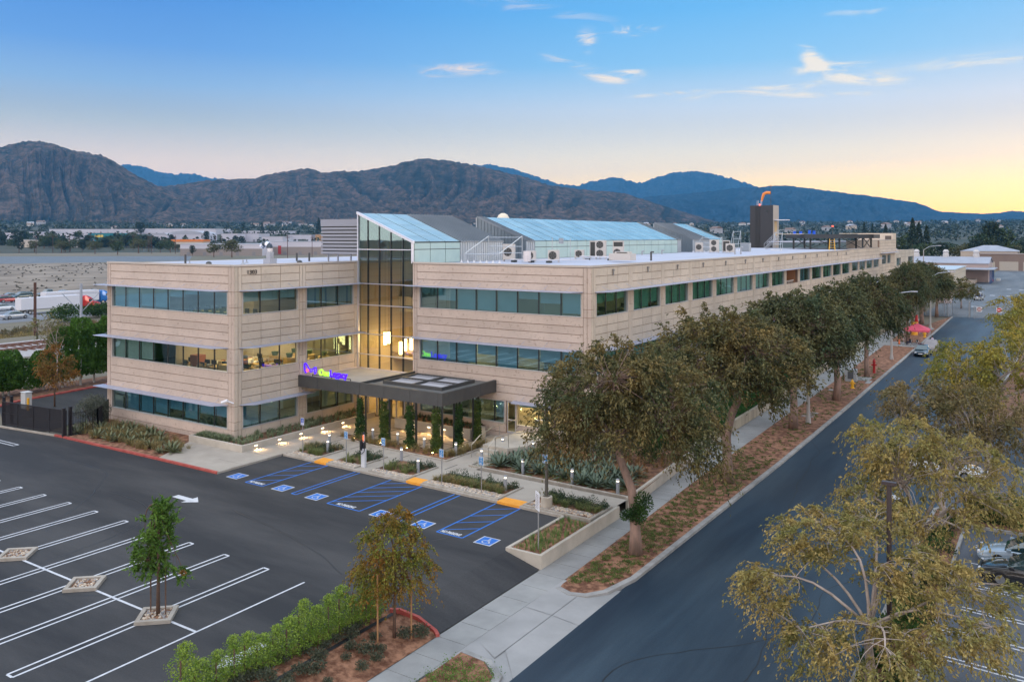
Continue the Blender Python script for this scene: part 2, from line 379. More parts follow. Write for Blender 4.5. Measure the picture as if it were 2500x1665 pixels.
hill_range('hills', [(120, 540), (200, 512), (260, 478), (310, 452), (360, 430), (420, 424), (480, 416), (540, 413), (590, 411), (615, 402), (640, 398), (690, 389), (715, 388), (740, 397), (775, 393), (820, 394), (880, 386), (905, 381), (930, 372), (960, 366), (985, 365), (1020, 368), (1080, 378), (1140, 392), (1200, 405), (1260, 425), (1300, 432), (1370, 440), (1430, 443), (1490, 462), (1560, 484), (1640, 508), (1720, 530), (1800, 546)], 3100, 5000, 7600, 5.0, mh1, amp=.60, nu=1000)
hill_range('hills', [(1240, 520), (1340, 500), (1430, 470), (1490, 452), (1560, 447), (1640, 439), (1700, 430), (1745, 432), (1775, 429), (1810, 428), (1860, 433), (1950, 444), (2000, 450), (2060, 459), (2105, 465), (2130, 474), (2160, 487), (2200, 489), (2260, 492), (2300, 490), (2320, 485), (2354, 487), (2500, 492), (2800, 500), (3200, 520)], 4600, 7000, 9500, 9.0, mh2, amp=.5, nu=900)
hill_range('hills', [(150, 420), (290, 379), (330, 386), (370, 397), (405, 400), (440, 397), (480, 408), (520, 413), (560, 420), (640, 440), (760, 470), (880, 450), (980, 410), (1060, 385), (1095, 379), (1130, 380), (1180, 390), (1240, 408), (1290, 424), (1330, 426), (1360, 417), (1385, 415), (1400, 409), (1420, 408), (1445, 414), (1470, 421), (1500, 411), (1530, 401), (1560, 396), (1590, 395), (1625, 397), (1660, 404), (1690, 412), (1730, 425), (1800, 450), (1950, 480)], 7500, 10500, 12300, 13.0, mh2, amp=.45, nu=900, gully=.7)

# the evening air, one closed box
hz = bpy.data.materials.new('evening_air'); hz.use_nodes = True
for n in list(hz.node_tree.nodes): 
    if n.type == 'BSDF_PRINCIPLED': hz.node_tree.nodes.remove(n)
pv = hz.node_tree.nodes.new('ShaderNodeVolumePrincipled'); pv.inputs['Color'].default_value = (.13, .50, 1.0, 1); pv.inputs['Density'].default_value = HAZE_D
hz.node_tree.links.new(pv.outputs[0], hz.node_tree.nodes['Material Output'].inputs['Volume'])
hb = MB(); hb.box(-13500, 5200, -2200, 13000, -20, 1150)
tag(hb.build('haze', hz), kind='stuff')
# ------------------------------------------------------------------ the office building
def panel_mat(name, c, fleck, smooth=False):
    m = bpy.data.materials.new(name); m.use_nodes = True; N = m.node_tree.nodes; L = m.node_tree.links
    b = N['Principled BSDF']; b.inputs['Roughness'].default_value = .85; b.inputs['Specular IOR Level'].default_value = .25
    tc = N.new('ShaderNodeTexCoord')
    def noise(sc, d, r=.6):
        n = N.new('ShaderNodeTexNoise'); n.inputs['Scale'].default_value = sc; n.inputs['Detail'].default_value = d; n.inputs['Roughness'].default_value = r
        L.new(tc.outputs['Object'], n.inputs['Vector']); return n.outputs[0]
    def ramp(v, p0, c0, p1, c1):
        r = N.new('ShaderNodeValToRGB'); e = r.color_ramp.elements; e[0].position = p0; e[0].color = (*c0, 1); e[1].position = p1; e[1].color = (*c1, 1); L.new(v, r.inputs[0]); return r.outputs[0]
    def mul(a, bb, f=1):
        x = N.new('ShaderNodeMix'); x.data_type = 'RGBA'; x.blend_type = 'MULTIPLY'; x.inputs[0].default_value = f; L.new(a, x.inputs[6]); L.new(bb, x.inputs[7]); return x.outputs[2]
    base = ramp(noise(.5, 4), .3, tuple(v * .90 for v in c), .7, tuple(v * 1.07 for v in c))
    fl = ramp(noise(3.6, 5, .75), .36, fleck, .44, (1, 1, 1))
    gi = N.new('ShaderNodeNewGeometry'); v = N.new('ShaderNodeMapRange'); v.inputs[3].default_value = .93; v.inputs[4].default_value = 1.05; L.new(gi.outputs['Random Per Island'], v.inputs[0])
    hs = N.new('ShaderNodeHueSaturation'); L.new(v.outputs[0], hs.inputs['Value']); L.new(mul(base, fl, .7), hs.inputs['Color']); L.new(hs.outputs[0], b.inputs['Base Color'])
    bp = N.new('ShaderNodeBump'); bp.inputs['Strength'].default_value = .35; bp.inputs['Distance'].default_value = .02; L.new(noise(22, 4), bp.inputs['Height']); L.new(bp.outputs[0], b.inputs['Normal'])
    return m
m_panF = panel_mat('rough_concrete_panel', (.555, .452, .382), (.62, .57, .54))
m_panS = panel_mat('smooth_concrete_panel', (.61, .51, .405), (.82, .8, .78))
m_joint = mat('panel_joint', (.27, .18, .13), .9)
m_silver = mat('silver_aluminium', (.62, .64, .72), .35, metal=.55)
m_shade = mat('sunshade_aluminium', (.40, .44, .57), .4, (.47, .51, .64), .4, metal=.3)
m_frame = mat('window_frame', (.55, .52, .50), .5, metal=.2)
m_black = mat('dark_mullion', (.018, .025, .028), .4)
m_dark = mat('charcoal_metal', (.060, .060, .060), .5, (.072, .072, .070), 1.2)
m_roofw = mat('white_roof_membrane', (.47, .48, .56), .7, (.40, .415, .49), .25, bump=.1)
m_coping = mat('metal_coping', (.50, .44, .39), .5, metal=.1)
m_glass = glass('teal_window_glass', (.52, .86, .98), .36, .015, .10)
m_glassL = glass('clear_window_glass', (.78, .88, .80), .14, .01, .06)
m_glassG = glass('green_window_glass', (.58, .90, .78), .24, .02, .05)
m_int = mat('interior_plaster', (.52, .44, .32), .9)
m_intc = mat('interior_ceiling', (.6, .57, .5), .9)
m_carp = mat('interior_carpet', (.10, .10, .10), .95)
m_blind = mat('roller_blind', (.52, .70, .80), .9, (.44, .62, .72), .8)
m_blindg = mat('green_blind', (.50, .72, .62), .9, (.40, .60, .52), .9)
m_wood = mat('orange_wood', (.62, .23, .035), .5, (.48, .16, .025), 3, stretch=(6, 6, .4))
m_warm = lamp_mat('warm_light', (1.0, .72, .38), 7.0)
m_warm2 = lamp_mat('office_light', (1.0, .78, .46), 11)
m_pend = lamp_mat('pendant_glow', (1.0, .74, .36), 9.0)

bld = thing('office_building', 'long three-storey tan concrete office building with teal ribbon windows, glazed atrium and flat white roof', 'office building')
X0, XB = -16.5, 22.96; D = 13.08; YE = 102.7
FH = 4.267; SILL = [1.10, 5.365, 9.632]; HEAD = [2.866, 7.133, 11.40]; ZR = 13.25
COURSE = [(12.62, ZR), (12.01, 12.62), (11.40, 12.01)]
for k in (2, 1):
    s = SILL[k]; COURSE += [(s - .68, s), (s - 1.28, s - .68), (s - 1.89, s - 1.28), (HEAD[k - 1], s - 1.89)]
COURSE += [(.42, 1.10), (-.15, .42)]

def P3(axis, a, t, z):
    """facade local -> world. axis 'x': facade runs along x in plane y=t; 'y': runs along y in plane x=t"""
    return (a, t, z) if axis == 'x' else (t, a, z)
def fbox(mb, axis, a0, a1, p, o0, o1, z0, z1):
    """box on a facade in plane p, from o0 to o1 outwards (axis x faces -y, axis y faces +x)"""
    if axis == 'x': mb.box(a0, a1, p - o1, p - o0, z0, z1)
    else: mb.box(p + o0, p + o1, a0, a1, z0, z1)

def facade(axis, p, a0, a1, openings, piers, courses, vj, m, gap=.045, left_cap=True):
    """openings: list (a0,a1,z0,z1); piers: list (a0,a1) vertical strips; vj: vertical joints inside panels"""
    back = MB(); pan = MB()
    cuts = sorted({a0, a1, *[o[0] for o in openings], *[o[1] for o in openings]})
    for i in range(len(cuts) - 1):
        c0, c1 = cuts[i], cuts[i + 1]
        mid = (c0 + c1) / 2; zz = sorted([(o[2], o[3]) for o in openings if o[0] < mid < o[1]])
        z = -.4
        for (zl, zh) in zz:
            fbox(back, axis, c0, c1, p, -.34, -.05, z, zl); z = zh
        fbox(back, axis, c0, c1, p, -.34, -.05, z, ZR)
    strips = []
    last = a0
    for (q0, q1) in sorted(piers):
        if q0 > last + .01: strips.append((last, q0, False))
        strips.append((q0, q1, True)); last = q1
    if last < a1 - .01: strips.append((last, a1, False))
    for (s0, s1, pier) in strips:
        if pier:
            js = [s0, (s0 + s1) / 2, s1] if s1 - s0 < 1.3 else [s0, s1]
            zc = [-.15]
            for k in range(3): zc += [SILL[k], SILL[k] + .6, HEAD[k]]
            zc += [ZR]
            for j in range(len(js) - 1):
                for i in range(len(zc) - 1): fbox(pan, axis, js[j] + gap / 2, js[j + 1] - gap / 2, p, -.05, .012, zc[i] + gap * .4, zc[i + 1] - gap * .4)
            continue
        for (z0, z1) in courses:
            segs = [(s0, s1)]
            for o in openings:
                if o[2] < (z0 + z1) / 2 < o[3]:
                    n = []
                    for (u0, u1) in segs:
                        if o[1] <= u0 or o[0] >= u1: n.append((u0, u1)); continue
                        if o[0] > u0 + .02: n.append((u0, o[0]))
                        if o[1] < u1 - .02: n.append((o[1], u1))
                    segs = n
            for (u0, u1) in segs:
                cc = sorted([u0, *[v for v in vj if u0 + .1 < v < u1 - .1], u1])
                for i in range(len(cc) - 1):
                    fbox(pan, axis, cc[i] + gap / 2, cc[i + 1] - gap / 2, p, -.05, 0.0, z0 + gap / 2, z1 - gap / 2)
        # the wall beside and between windows of one strip
        zprev = None
        for k in range(3):
            z0, z1 = SILL[k], HEAD[k]
            segs = [(s0, s1)]
            for o in openings:
                if o[2] < (z0 + z1) / 2 < o[3]:
                    n = []
                    for (u0, u1) in segs:
                        if o[1] <= u0 or o[0] >= u1: n.append((u0, u1)); continue
                        if o[0] > u0 + .02: n.append((u0, o[0]))
                        if o[1] < u1 - .02: n.append((o[1], u1))
                    segs = n
            for (u0, u1) in segs: fbox(pan, axis, u0 + .01, u1 - .01, p, -.05, .003, z0, z1)
    w = back.build('wall', m_joint, bld); pan.build('cladding', m, w)
    return w

def window(axis, p, a0, a1, z0, z1, mull, gl, blinds=(), seed=0, deep=.13):
    fr = MB(); t = .055
    fbox(fr, axis, a0, a1, p, -deep - .03, .025, z0, z0 + t); fbox(fr, axis, a0, a1, p, -deep - .03, .015, z1 - t, z1)
    fbox(fr, axis, a0, a0 + t, p, -deep - .03, .02, z0 + t, z1 - t); fbox(fr, axis, a1 - t, a1, p, -deep - .03, .02, z0 + t, z1 - t)
    fr.mi(1)
    for x in mull: fbox(fr, axis, x - .045, x + .045, p, -deep - .06, -deep + .02, z0 + t - .003, z1 - t + .003)
    w = fr.build('window', [m_frame, m_black], bld)
    g = MB(); c = [a0 + t, *mull, a1 - t]; rr = random.Random(seed)
    for i in range(len(c) - 1):
        tw = rr.uniform(-.012, .012); q = p - deep if axis == 'y' else p + deep; h = p - deep + tw if axis == 'y' else p + deep + tw
        g.quad(P3(axis, c[i], q, z0 + t), P3(axis, c[i + 1], h, z0 + t), P3(axis, c[i + 1], h, z1 - t), P3(axis, c[i], q, z1 - t))
    g.build('pane', gl, w)
    bl = MB(); nb = 0
    for i in range(len(c) - 1):
        f = blinds[i] if i < len(blinds) else 0
        if f > 0:
            q = p - deep - .18 if axis == 'y' else p + deep + .18; nb += 1
            fbox(bl, axis, c[i] + .05, c[i + 1] - .05, p, -deep - .2, -deep - .17, z1 - t - f * (z1 - z0 - 2 * t), z1 - t)
    if nb: bl.build('blind', m_blindg if gl is m_glassG else m_blind, w)
    return w

# --- west wing: front (y=0), side (x=0)
mA = [-14.01, -12.09, -10.16, -8.24, -6.30, -4.42, -2.47]
opA = [(-15.84, -.76, SILL[k], HEAD[k]) for k in range(3)]
facade('x', 0, X0, 0, opA, [(X0, X0 + .5), (-.66, 0)], COURSE, [], m_panF)
mA2 = {0: [*mA, ], 1: mA, 2: mA}
window('x', 0, -15.84, -.76, SILL[2], HEAD[2], mA, m_glass, (1, 1, .9, .9, .35, .2, 0, 0), 1)
window('x', 0, -15.84, -.76, SILL[1], HEAD[1], mA, m_glassL, (1, 1, .95, 0, 0, 0, 0, 0), 2)
window('x', 0, -15.84, -.76, SILL[0], HEAD[0], mA, m_glass, (0, .96, .96, .9, .6, .9, .55, .55), 3)
opS = []
for k in range(3): opS += [(.75, 6.22, SILL[k], HEAD[k]), (7.12, 12.57, SILL[k], HEAD[k])]
facade('y', 0, 0, 13.05, opS, [(0, .68), (6.37, 7.04), (12.68, 13.05)], COURSE, [2.5, 4.42, 8.88, 10.8], m_panS)
window('y', 0, .75, 6.22, SILL[2], HEAD[2], [2.52, 4.43], m_glassL, (.45, .45, .4), 4)
window('y', 0, 7.12, 12.57, SILL[2], HEAD[2], [8.87, 10.78], m_glass, (.82, .8, .84), 5)
window('y', 0, .75, 6.22, SILL[1], HEAD[1], [2.52, 4.43], m_glassL, (), 6)
window('y', 0, 7.12, 12.57, SILL[1], HEAD[1], [8.87, 10.78], m_glassL, (), 7)
window('y', 0, .75, 6.22, SILL[0], HEAD[0], [2.52, 4.43], m_glass, (.95, .9, .2), 8)
window('y', 0, 7.12, 12.57, SILL[0], HEAD[0], [8.87, 10.78], m_glassL, (.3, .9, .9), 9)
# --- east wing front (y=D)
mB = [8.72, 10.66, 12.62, 14.55, 16.52, 18.43, 20.37]
opB = [(6.94, 22.16, SILL[k], HEAD[k]) for k in (1, 2)] + [(6.94, 15.42, SILL[0], HEAD[0]), (15.56, 16.42, .40, HEAD[0]), (16.5, 22.16, SILL[0], HEAD[0])]
facade('x', D, 6.22, XB, opB, [(6.22, 6.68), (22.3, XB)], COURSE, [], m_panF)
window('x', D, 6.94, 22.16, SILL[2], HEAD[2], mB, m_glass, (0, .6, .97, .97, .97, .35, .5, .9), 11)
window('x', D, 6.94, 22.16, SILL[1], HEAD[1], mB, m_glass, (.95, .95, .95, .5, 1, .5, .6, .9), 12)
window('x', D, 6.94, 15.42, SILL[0], HEAD[0], [8.72, 10.66, 12.62, 14.4], m_glass, (0, 0, 0, 0, .8), 13)
window('x', D, 16.5, 22.16, SILL[0], HEAD[0], [18.43, 20.37], m_glassL, (.2, .2, .2), 14)
dr = MB(); dr.box(15.58, 15.66, D + .1, D + .17, .40, 2.84); dr.box(16.32, 16.40, D + .1, D + .17, .40, 2.84); dr.box(15.66, 16.32, D + .1, D + .17, 2.74, 2.84); dr.box(15.66, 16.32, D + .1, D + .17, .40, .55); dr.box(15.66, 16.32, D + .1, D + .17, 1.38, 1.46)
d_ = dr.build('door', m_silver, bld); gq = MB(); gq.quad((15.66, D + .135, .5), (16.32, D + .135, .5), (16.32, D + .135, 2.76), (15.66, D + .135, 2.76)); gq.build('pane', m_glassL, d_)
# --- east side (x=XB)
joints = [19.74 + 6.395 * k for k in range(14)]
wins = [(13.84, 19.22)] + [(19.74 + 6.395 * k + .5, 19.74 + 6.395 * (k + 1) - .52) for k in range(13)]
opE = []
for (w0, w1) in wins: opE += [(w0, w1, SILL[k], HEAD[k]) for k in range(3)]
vj = []
for (w0, w1) in wins: vj += [w0 + (w1 - w0) / 3, w0 + 2 * (w1 - w0) / 3]
facade('y', XB, D, YE, opE, [(D, 13.75)] + [(j - .34, j + .34) for j in joints if j < YE - .4], COURSE, vj, m_panS)
rb = random.Random(5)
for i, (w0, w1) in enumerate(wins):
    for k in range(3):
        if i == 8 and k == 2: continue
        L3 = [w0 + (w1 - w0) / 3, w0 + 2 * (w1 - w0) / 3]
        bl = tuple(rb.choice([.97, .97, .9, .55, 0]) for _ in range(3))
        if i == 0: bl = (.45, .42, .35)
        if i == 1: bl = (.97, .95, .75)
        window('y', XB, w0, w1, SILL[k], HEAD[k], L3, m_glass if (i in (9,) or (k == 2 and i > 13)) else m_glassG, bl, 20 + i * 3 + k)
# open terrace bay: recessed orange room and a small railing
tb = MB(); w0, w1 = wins[8]
tb.box(XB - 2.4, XB - 2.3, w0, w1, SILL[2], HEAD[2]); tb.box(XB - 2.3, XB - .34, w0, w0 + .06, SILL[2], HEAD[2]); tb.box(XB - 2.3, XB - .34, w1 - .06, w1, SILL[2], HEAD[2])
tb.build('terrace_wall', mat('terracotta_plaster', (.52, .27, .14), .9), bld)
rl = MB(); rl.box(XB - .3, XB - .2, w0 + .1, w1 - 1.2, SILL[2] + .28, SILL[2] + .36)
for q in range(6): rl.box(XB - .3, XB - .22, w0 + .3 + q * .7, w0 + .38 + q * .7, SILL[2], SILL[2] + .28)
rl.build('railing', mat('pale_railing', (.6, .55, .5), .6), bld)
# scuppers under the east parapet
for (w0, w1) in wins:
    c = (w0 + w1) / 2; s = MB(); s.box(XB + .01, XB + .16, c - .09, c + .09, 12.92, 13.08); s.box(XB + .04, XB + .12, c - .05, c + .05, 12.62, 12.92); s.build('scupper', mat('zinc', (.32, .31, .30), .5, metal=.5), bld)
# --- far part of the east side (y 102.7 .. 129.7), the raised end block and the low annex
def plain_side(y0, y1, z1, op, name, rows, m):
    b = MB(); pn = MB()
    cuts = sorted({y0, y1, *[o[0] for o in op], *[o[1] for o in op]})
    for i in range(len(cuts) - 1):
        mid = (cuts[i] + cuts[i + 1]) / 2; z = -.4
        for o in sorted([o for o in op if o[0] < mid < o[1]], key=lambda t: t[2]):
            b.box(XB - .34, XB - .04, cuts[i], cuts[i + 1], z, o[2]); z = o[3]
        b.box(XB - .34, XB - .04, cuts[i], cuts[i + 1], z, z1 - .02)
    for j in range(len(rows) - 1):
        za, zb = rows[j], rows[j + 1]
        c = y0
        ys = sorted({y0, y1, *[o[0] for o in op if o[2] < (za + zb) / 2 < o[3]], *[o[1] for o in op if o[2] < (za + zb) / 2 < o[3]]})
        for i in range(len(ys) - 1):
            mid = (ys[i] + ys[i + 1]) / 2
            if any(o[0] < mid < o[1] and o[2] < (za + zb) / 2 < o[3] for o in op): continue
            n = max(1, round((ys[i + 1] - ys[i]) / 3.2))
            for q in range(n):
                a = ys[i] + (ys[i + 1] - ys[i]) * q / n; e = ys[i] + (ys[i + 1] - ys[i]) * (q + 1) / n
                pn.box(XB - .04, XB, a + .03, e - .03, za + .025, zb - .025)
    w = b.build(name, m_joint, bld); pn.build('cladding', m, w)
far_op = []
for (a, b_) in ((104.5, 109.3), (110.5, 115.6), (116.9, 122.3), (123.5, 128.7)):
    for dz in (0, -FH, -2 * FH): far_op.append((a, b_, 9.85 + dz, 11.55 + dz))
def rows_for(levels, top):
    r = []
    for (s, h) in levels: r += [s, h]
    r = sorted(r); out = [-.2]
    for a in r + [top]:
        n = max(1, round((a - out[-1]) / .62)) if (a - out[-1]) < 3.5 else round((a - out[-1]) / .61)
        prev = out[-1]
        if (prev, a) in levels: out.append(a); continue
        for q in range(1, n + 1): out.append(prev + (a - prev) * q / n)
    return out
plain_side(YE, 129.7, 13.44, far_op, 'wall', rows_for([(9.85 + d, 11.55 + d) for d in (0, -FH, -2 * FH)], 13.44), m_panS)
for o in far_op:
    window('y', XB, *o, [(o[0] + o[1]) / 2], m_glass, (.9, .8), int(o[0]))
end_op = [(132.2, 137.3, 10.2, 12.0), (138.3, 142.2, 10.2, 12.0), (132.2, 137.3, 5.9, 7.7), (138.3, 142.2, 5.9, 7.7)]
plain_side(129.7, 149.0, 14.82, end_op, 'wall', rows_for([(10.2, 12.0), (5.9, 7.7)], 14.82), m_panS)
for o in end_op: window('y', XB, *o, [(o[0] + o[1]) / 2], m_glassG, (.5, 0), int(o[0]))
ann = [(149.6, 155.6, 9.44, 11.1), (165.5, 174.3, 9.45, 11.1), (165.5, 174.3, 5.2, 6.9)]
plain_side(149.0, 174.9, 12.5, ann, 'wall', rows_for([(9.45, 11.1), (5.2, 6.9)], 12.5), panel_mat('annex_panel', (.52, .46, .38), (.9, .88, .86)))
for o in ann: window('y', XB, *o, [(o[0] + o[1]) / 2], glass('bronze_glass', (.30, .25, .18), .12), (1, 1), int(o[0]), deep=.3)
for q in ((17, XB - .34, 129.7, 130.0, 13.2, 14.8), (16.2, XB - .01, 145.0, 149.0, 14.83, 16.24), (2, XB - .4, 174.5, 174.85, -.3, 12.45)): e = MB(); e.box(*q); e.build('upper_storey', m_panS, bld)
e = MB(); e.box(21.5, 22.65, 144.9, 144.99, 14.95, 15.7); e.build('louver', mat('bronze_louver', (.13, .10, .08), .6, (.07, .055, .045), 30, stretch=(0, 0, 1)), bld)
e = MB(); e.box(XB - .42, XB - .1, 102.75, 102.95, 0, 13.5); e.build('expansion_joint', m_dark, bld)

# --- sun shades
def shade(axis, p, a0, a1, z, t0=.5, t1=.5, dep=.95, nj=1.95):
    m = MB(); n = max(1, round((a1 - a0) / nj))
    for i in range(n):
        s0 = a0 + (a1 - a0) * i / n + .012; s1 = a0 + (a1 - a0) * (i + 1) / n - .012
        o0 = s0 + (t0 if i == 0 else 0); o1 = s1 - (t1 if i == n - 1 else 0)
        if axis == 'x': q = [(s0, p - .03), (s1, p - .03), (o1, p - dep), (o0, p - dep)]
        else: q = [(p + .03, s0), (p + .03, s1), (p + dep, o1), (p + dep, o0)]
        m.prism(q, z - .01, z + .04)
        m.tube([P3(axis, (s0 + s1) / 2, p - dep * .8 if axis == 'x' else p + dep * .8, z + .05), P3(axis, (s0 + s1) / 2, p - .02 if axis == 'x' else p + .02, z + .40)], .012, 4)
    m.build('sunshade', m_shade, bld)
for k in range(3):
    z = HEAD[k] + .06
    shade('x', 0, -17.05, -.66, z, -.0, .75)
    shade('y', 0, .45, 13.6 if k else 7.3, z, .75, .35 if k else .0)
    shade('x', D, 6.15 if k else 16.2, 22.3, z, 0 if k else .4, .5)
    shade('y', XB, 13.6, 129.5, z, .75, .3, nj=2.1)
shade('y', XB, 130.0, 147.5, 12.35, .3, .3)

# --- copings and roof
c = MB()
def cop(axis, p, a0, a1, z0=ZR + .02, h=.15, w=.40):
    if axis == 'x': c.box(a0, a1, p - .04, p + w, z0, z0 + h)
    else: c.box(p - w, p + .04, a0, a1, z0, z0 + h)
cop('x', 0, X0, -.36); cop('y', 0, -.04, D - .05); cop('x', D, 6.25, XB - .37); cop('y', XB, D - .04, YE); cop('y', XB, YE, 129.6, 13.46, .06)
cop('y', XB, 129.62, 149, 14.84, .1); cop('y', XB, 149.05, 174.9, 12.5, .1)
c.build('coping', m_coping, bld)
rf = MB()
rf.box(X0 + .02, -.42, .42, 128, 13.0, 13.26)
rf.box(-.42, .02, D + .2, 128, 13.0, 13.26); rf.box(.02, 6.2, 30.9, 128, 13.0, 13.25); rf.box(.02, 6.2, 26.6, 30.9, 13.0, 13.25)
rf.box(6.2, XB - .42, D + .42, 129.6, 13.0, 13.26); rf.box(2, XB - .42, 130.0, 144.9, 14.4, 14.6); rf.box(16.3, XB - .42, 145.1, 148.9, 15.9, 16.1); rf.box(2, XB - .42, 149.1, 174.4, 12.1, 12.3)
rf.build('roof', m_roofw, bld)
bk = MB(); bk.box(X0, X0 + .3, .3, 128, -.3, 13.27); bk.box(X0, 2, 127.8, 128.1, -.3, 13.2); bk.box(2, 2.3, 128.1, 174.5, -.3, 12.3)
bk.build('wall', m_panS, bld)

# --- floors, ceilings and rooms behind the glass
fl = MB(); ce = MB(); iw = MB()
for k in range(3):
    zf = .32 + FH * k
    for (a, b_, c0, c1) in ((X0 + .35, -.35, .35, 24), (6.6, XB - .36, D + .35, 128)):
        fl.box(a, b_, c0, c1, zf - .30, zf)
        ce.box(a, b_, c0, c1, zf + 2.95, zf + 3.0)
    iw.box(X0 + .4, -6.3, 7.0, 7.12, zf, zf + 2.94); iw.box(-6.4, -6.3, 7.12, 23, zf, zf + 2.94); iw.box(-8.1, -8.0, .7, 7.0, zf, zf + 2.94) if k == 1 else None
    iw.box(6.65, 16.4, 18.2, 18.32, zf, zf + 2.94); iw.box(17.2, 17.32, 18.32, 120, zf, zf + 2.94); iw.box(11.5, 11.6, D + .6, 18.2, zf, zf + 2.94); iw.box(18.4, 18.5, D + .9, 18, zf, zf + 2.94)
    if k == 0: iw.box(15.0, XB - .4, D + 2.6, D + 2.7, zf, zf + 2.94)
    for j in range(3, 14, 1):
        if (j + k) % 2: iw.box(17.32, XB - .7, joints[j] - .05, joints[j] + .05, zf, zf + 2.94)
fl.build('floor_slab', m_carp, bld); ce.build('ceiling', m_intc, bld); iw.build('partition', m_int, bld)
cl = MB()
def panel_lights(x0, x1, y0, y1, z, nx, ny, w=1.2, h=.3):
    for i in range(nx):
        for j in range(ny):
            x = x0 + (x1 - x0) * (i + .5) / nx; y = y0 + (y1 - y0) * (j + .5) / ny; cl.box(x - w / 2, x + w / 2, y - h / 2, y + h / 2, z - .05, z - .01)
panel_lights(-8, -.8, 1.2, 6.5, .32 + FH + 2.95, 4, 3); panel_lights(-7, -.8, 1, 6.6, .32 + FH * 2 + 2.95, 3, 2)
panel_lights(-6, -.6, 7.5, 12.6, .32 + FH + 2.95, 3, 3); panel_lights(12, 16, 14, 17.8, .32 + FH + 2.95, 2, 2); panel_lights(16.5, 22, 14, 18, .32 + 2.95, 3, 3)
panel_lights(18, 22, 20, 60, .32 + FH * 2 + 2.95, 1, 7, .6, 1.0); panel_lights(-6, -.6, 8, 12.6, .32 + 2.95, 2, 1)
panel_lights(-15, -9, 1.5, 6, .32 + 2.95, 2, 1, .8); panel_lights(7, 15, 14, 17.8, .32 + 2.95, 3, 1, .8)
cl.build('ceiling_light', m_warm2, bld)
# furniture glimpsed through the glass
fu = MB(); fr_ = random.Random(11)
def desk(x, y, z): 
    fu.mi(0).box(x - .75, x + .75, y - .4, y + .4, z + .70, z + .75); fu.box(x - .72, x - .62, y - .38, y + .38, z, z + .7); fu.box(x + .62, x + .72, y - .38, y + .38, z, z + .7)
    fu.mi(1).box(x - .3, x + .3, y + .1, y + .14, z + .85, z + 1.2); fu.mi(2).box(x - .5, x - .2, y - .2, y + .1, z + .76, z + .9)
def chair(x, y, z, a=0):
    fu.mi(1).box(x - .25, x + .25, y - .25, y + .25, z + .42, z + .5); fu.box(x - .23, x + .23, y + .22, y + .28, z + .55, z + 1.05); fu.box(x - .03, x + .03, y - .03, y + .03, z + .05, z + .42); fu.box(x - .25, x + .25, y - .03, y + .03, z + .02, z + .07)
for x in np.arange(-7.2, -.9, .95): chair(x, 1.25, .32 + 2 * FH); chair(x + .4, 2.6, .32 + 2 * FH)
fu.mi(0).box(-7.5, -1.2, 1.7, 2.3, .32 + 2 * FH + .7, .32 + 2 * FH + .75)
for x in (-7.4, -5.3, -3.2, -1.6): desk(x, 1.5, .32 + FH); chair(x, .9, .32 + FH)
for i in range(10): desk(-4.6 + (i % 3) * 1.9, 1.6 + (i // 3) * 1.5, .32 + FH)
for i in range(6): x = -5 + (i % 3) * 1.8; y = 8.2 + (i // 3) * 2.2; fu.mi(0).cyl(x, y, .32 + FH, .32 + FH + .75, .5, 10); fu.mi(3).cyl(x, y, .32 + FH + .76, .32 + FH + 1.1, .22, 8, .3)
for i in range(26): fu.mi(fr_.choice([0, 2, 3, 4])).box(*(lambda x, y, w, h: (x, x + w, y, y + w, .32 + FH + .76, .32 + FH + .76 + h))(fr_.uniform(-6.2, -1), fr_.uniform(.8, 6), fr_.uniform(.15, .5), fr_.uniform(.08, .5)))
fu.mi(4).box(-6.9, -6.0, 1.2, 2.0, .32 + FH, .32 + FH + 1.5); fu.mi(0).box(-2.9, -1.9, .8, 1.5, .32 + FH, .32 + FH + 1.1)
for (w0, w1) in wins[:6]:
    for k in (1, 2): desk(XB - 1.6, (w0 + w1) / 2 - 1.1, .32 + FH * k); desk(XB - 1.6, (w0 + w1) / 2 + 1.2, .32 + FH * k)
fu.build('furniture', [mat('birch_top', (.50, .34, .14), .6), mat('black_mesh', (.02, .025, .025), .7), mat('paper', (.7, .68, .62), .8), mat('dark_leaf', (.03, .08, .03), .8), mat('rust_fabric', (.30, .10, .05), .8)], bld)

# --- atrium: glazed front, lean-to glass roof, pendants, lobby
RX, EX, RZ, EZ = .0, 6.22, 17.55, 15.08; Y1, Y2 = 19.67, 26.6
at = thing('atrium', None, None); set_parent(at, bld); at.location = (0, 0, 0)
m_glassA = glass('atrium_glass', (.78, .76, .60), .14, .01, .05)
m_rglass = mat('frosted_roof_glass', (.22, .36, .40), .22, (.30, .44, .48), .5, spec=.8, coat=.35, island=.12)
m_seam = mat('grey_standing_seam', (.19, .22, .25), .38, (.23, .26, .29), .3, metal=.5)
m_sglass = mat('frosted_wall_glass', (.42, .56, .52), .35, (.36, .50, .48), .7, spec=.6)
def zroof(x): return RZ + (EZ - RZ) * (x - RX) / (EX - RX)
hz_z = [4.25, 5.36, 7.13, 9.63, 11.46, 14.42]
mx_ = [.04, 1.16, 2.47, 3.79, 5.13, 6.18]
g = MB(); zz = [.2] + hz_z
for i in range(5):
    a, b_ = mx_[i], mx_[i + 1]
    for j in range(len(zz) - 1):
        tw = random.uniform(-.01, .01); g.quad((a, D + .05, zz[j]), (b_, D + .05 + tw, zz[j]), (b_, D + .05 + tw, zz[j + 1]), (a, D + .05, zz[j + 1]))
    g.quad((a, D + .05, zz[-1]), (b_, D + .05, zz[-1]), (b_, D + .05, zroof(b_)), (a, D + .05, zroof(a)))
g.build('glass_front', m_glassA, at)
f = MB()
for x in mx_[1:-1]: f.box(x - .04, x + .04, D - .0, D + .16, .2, zroof(x) - .05)
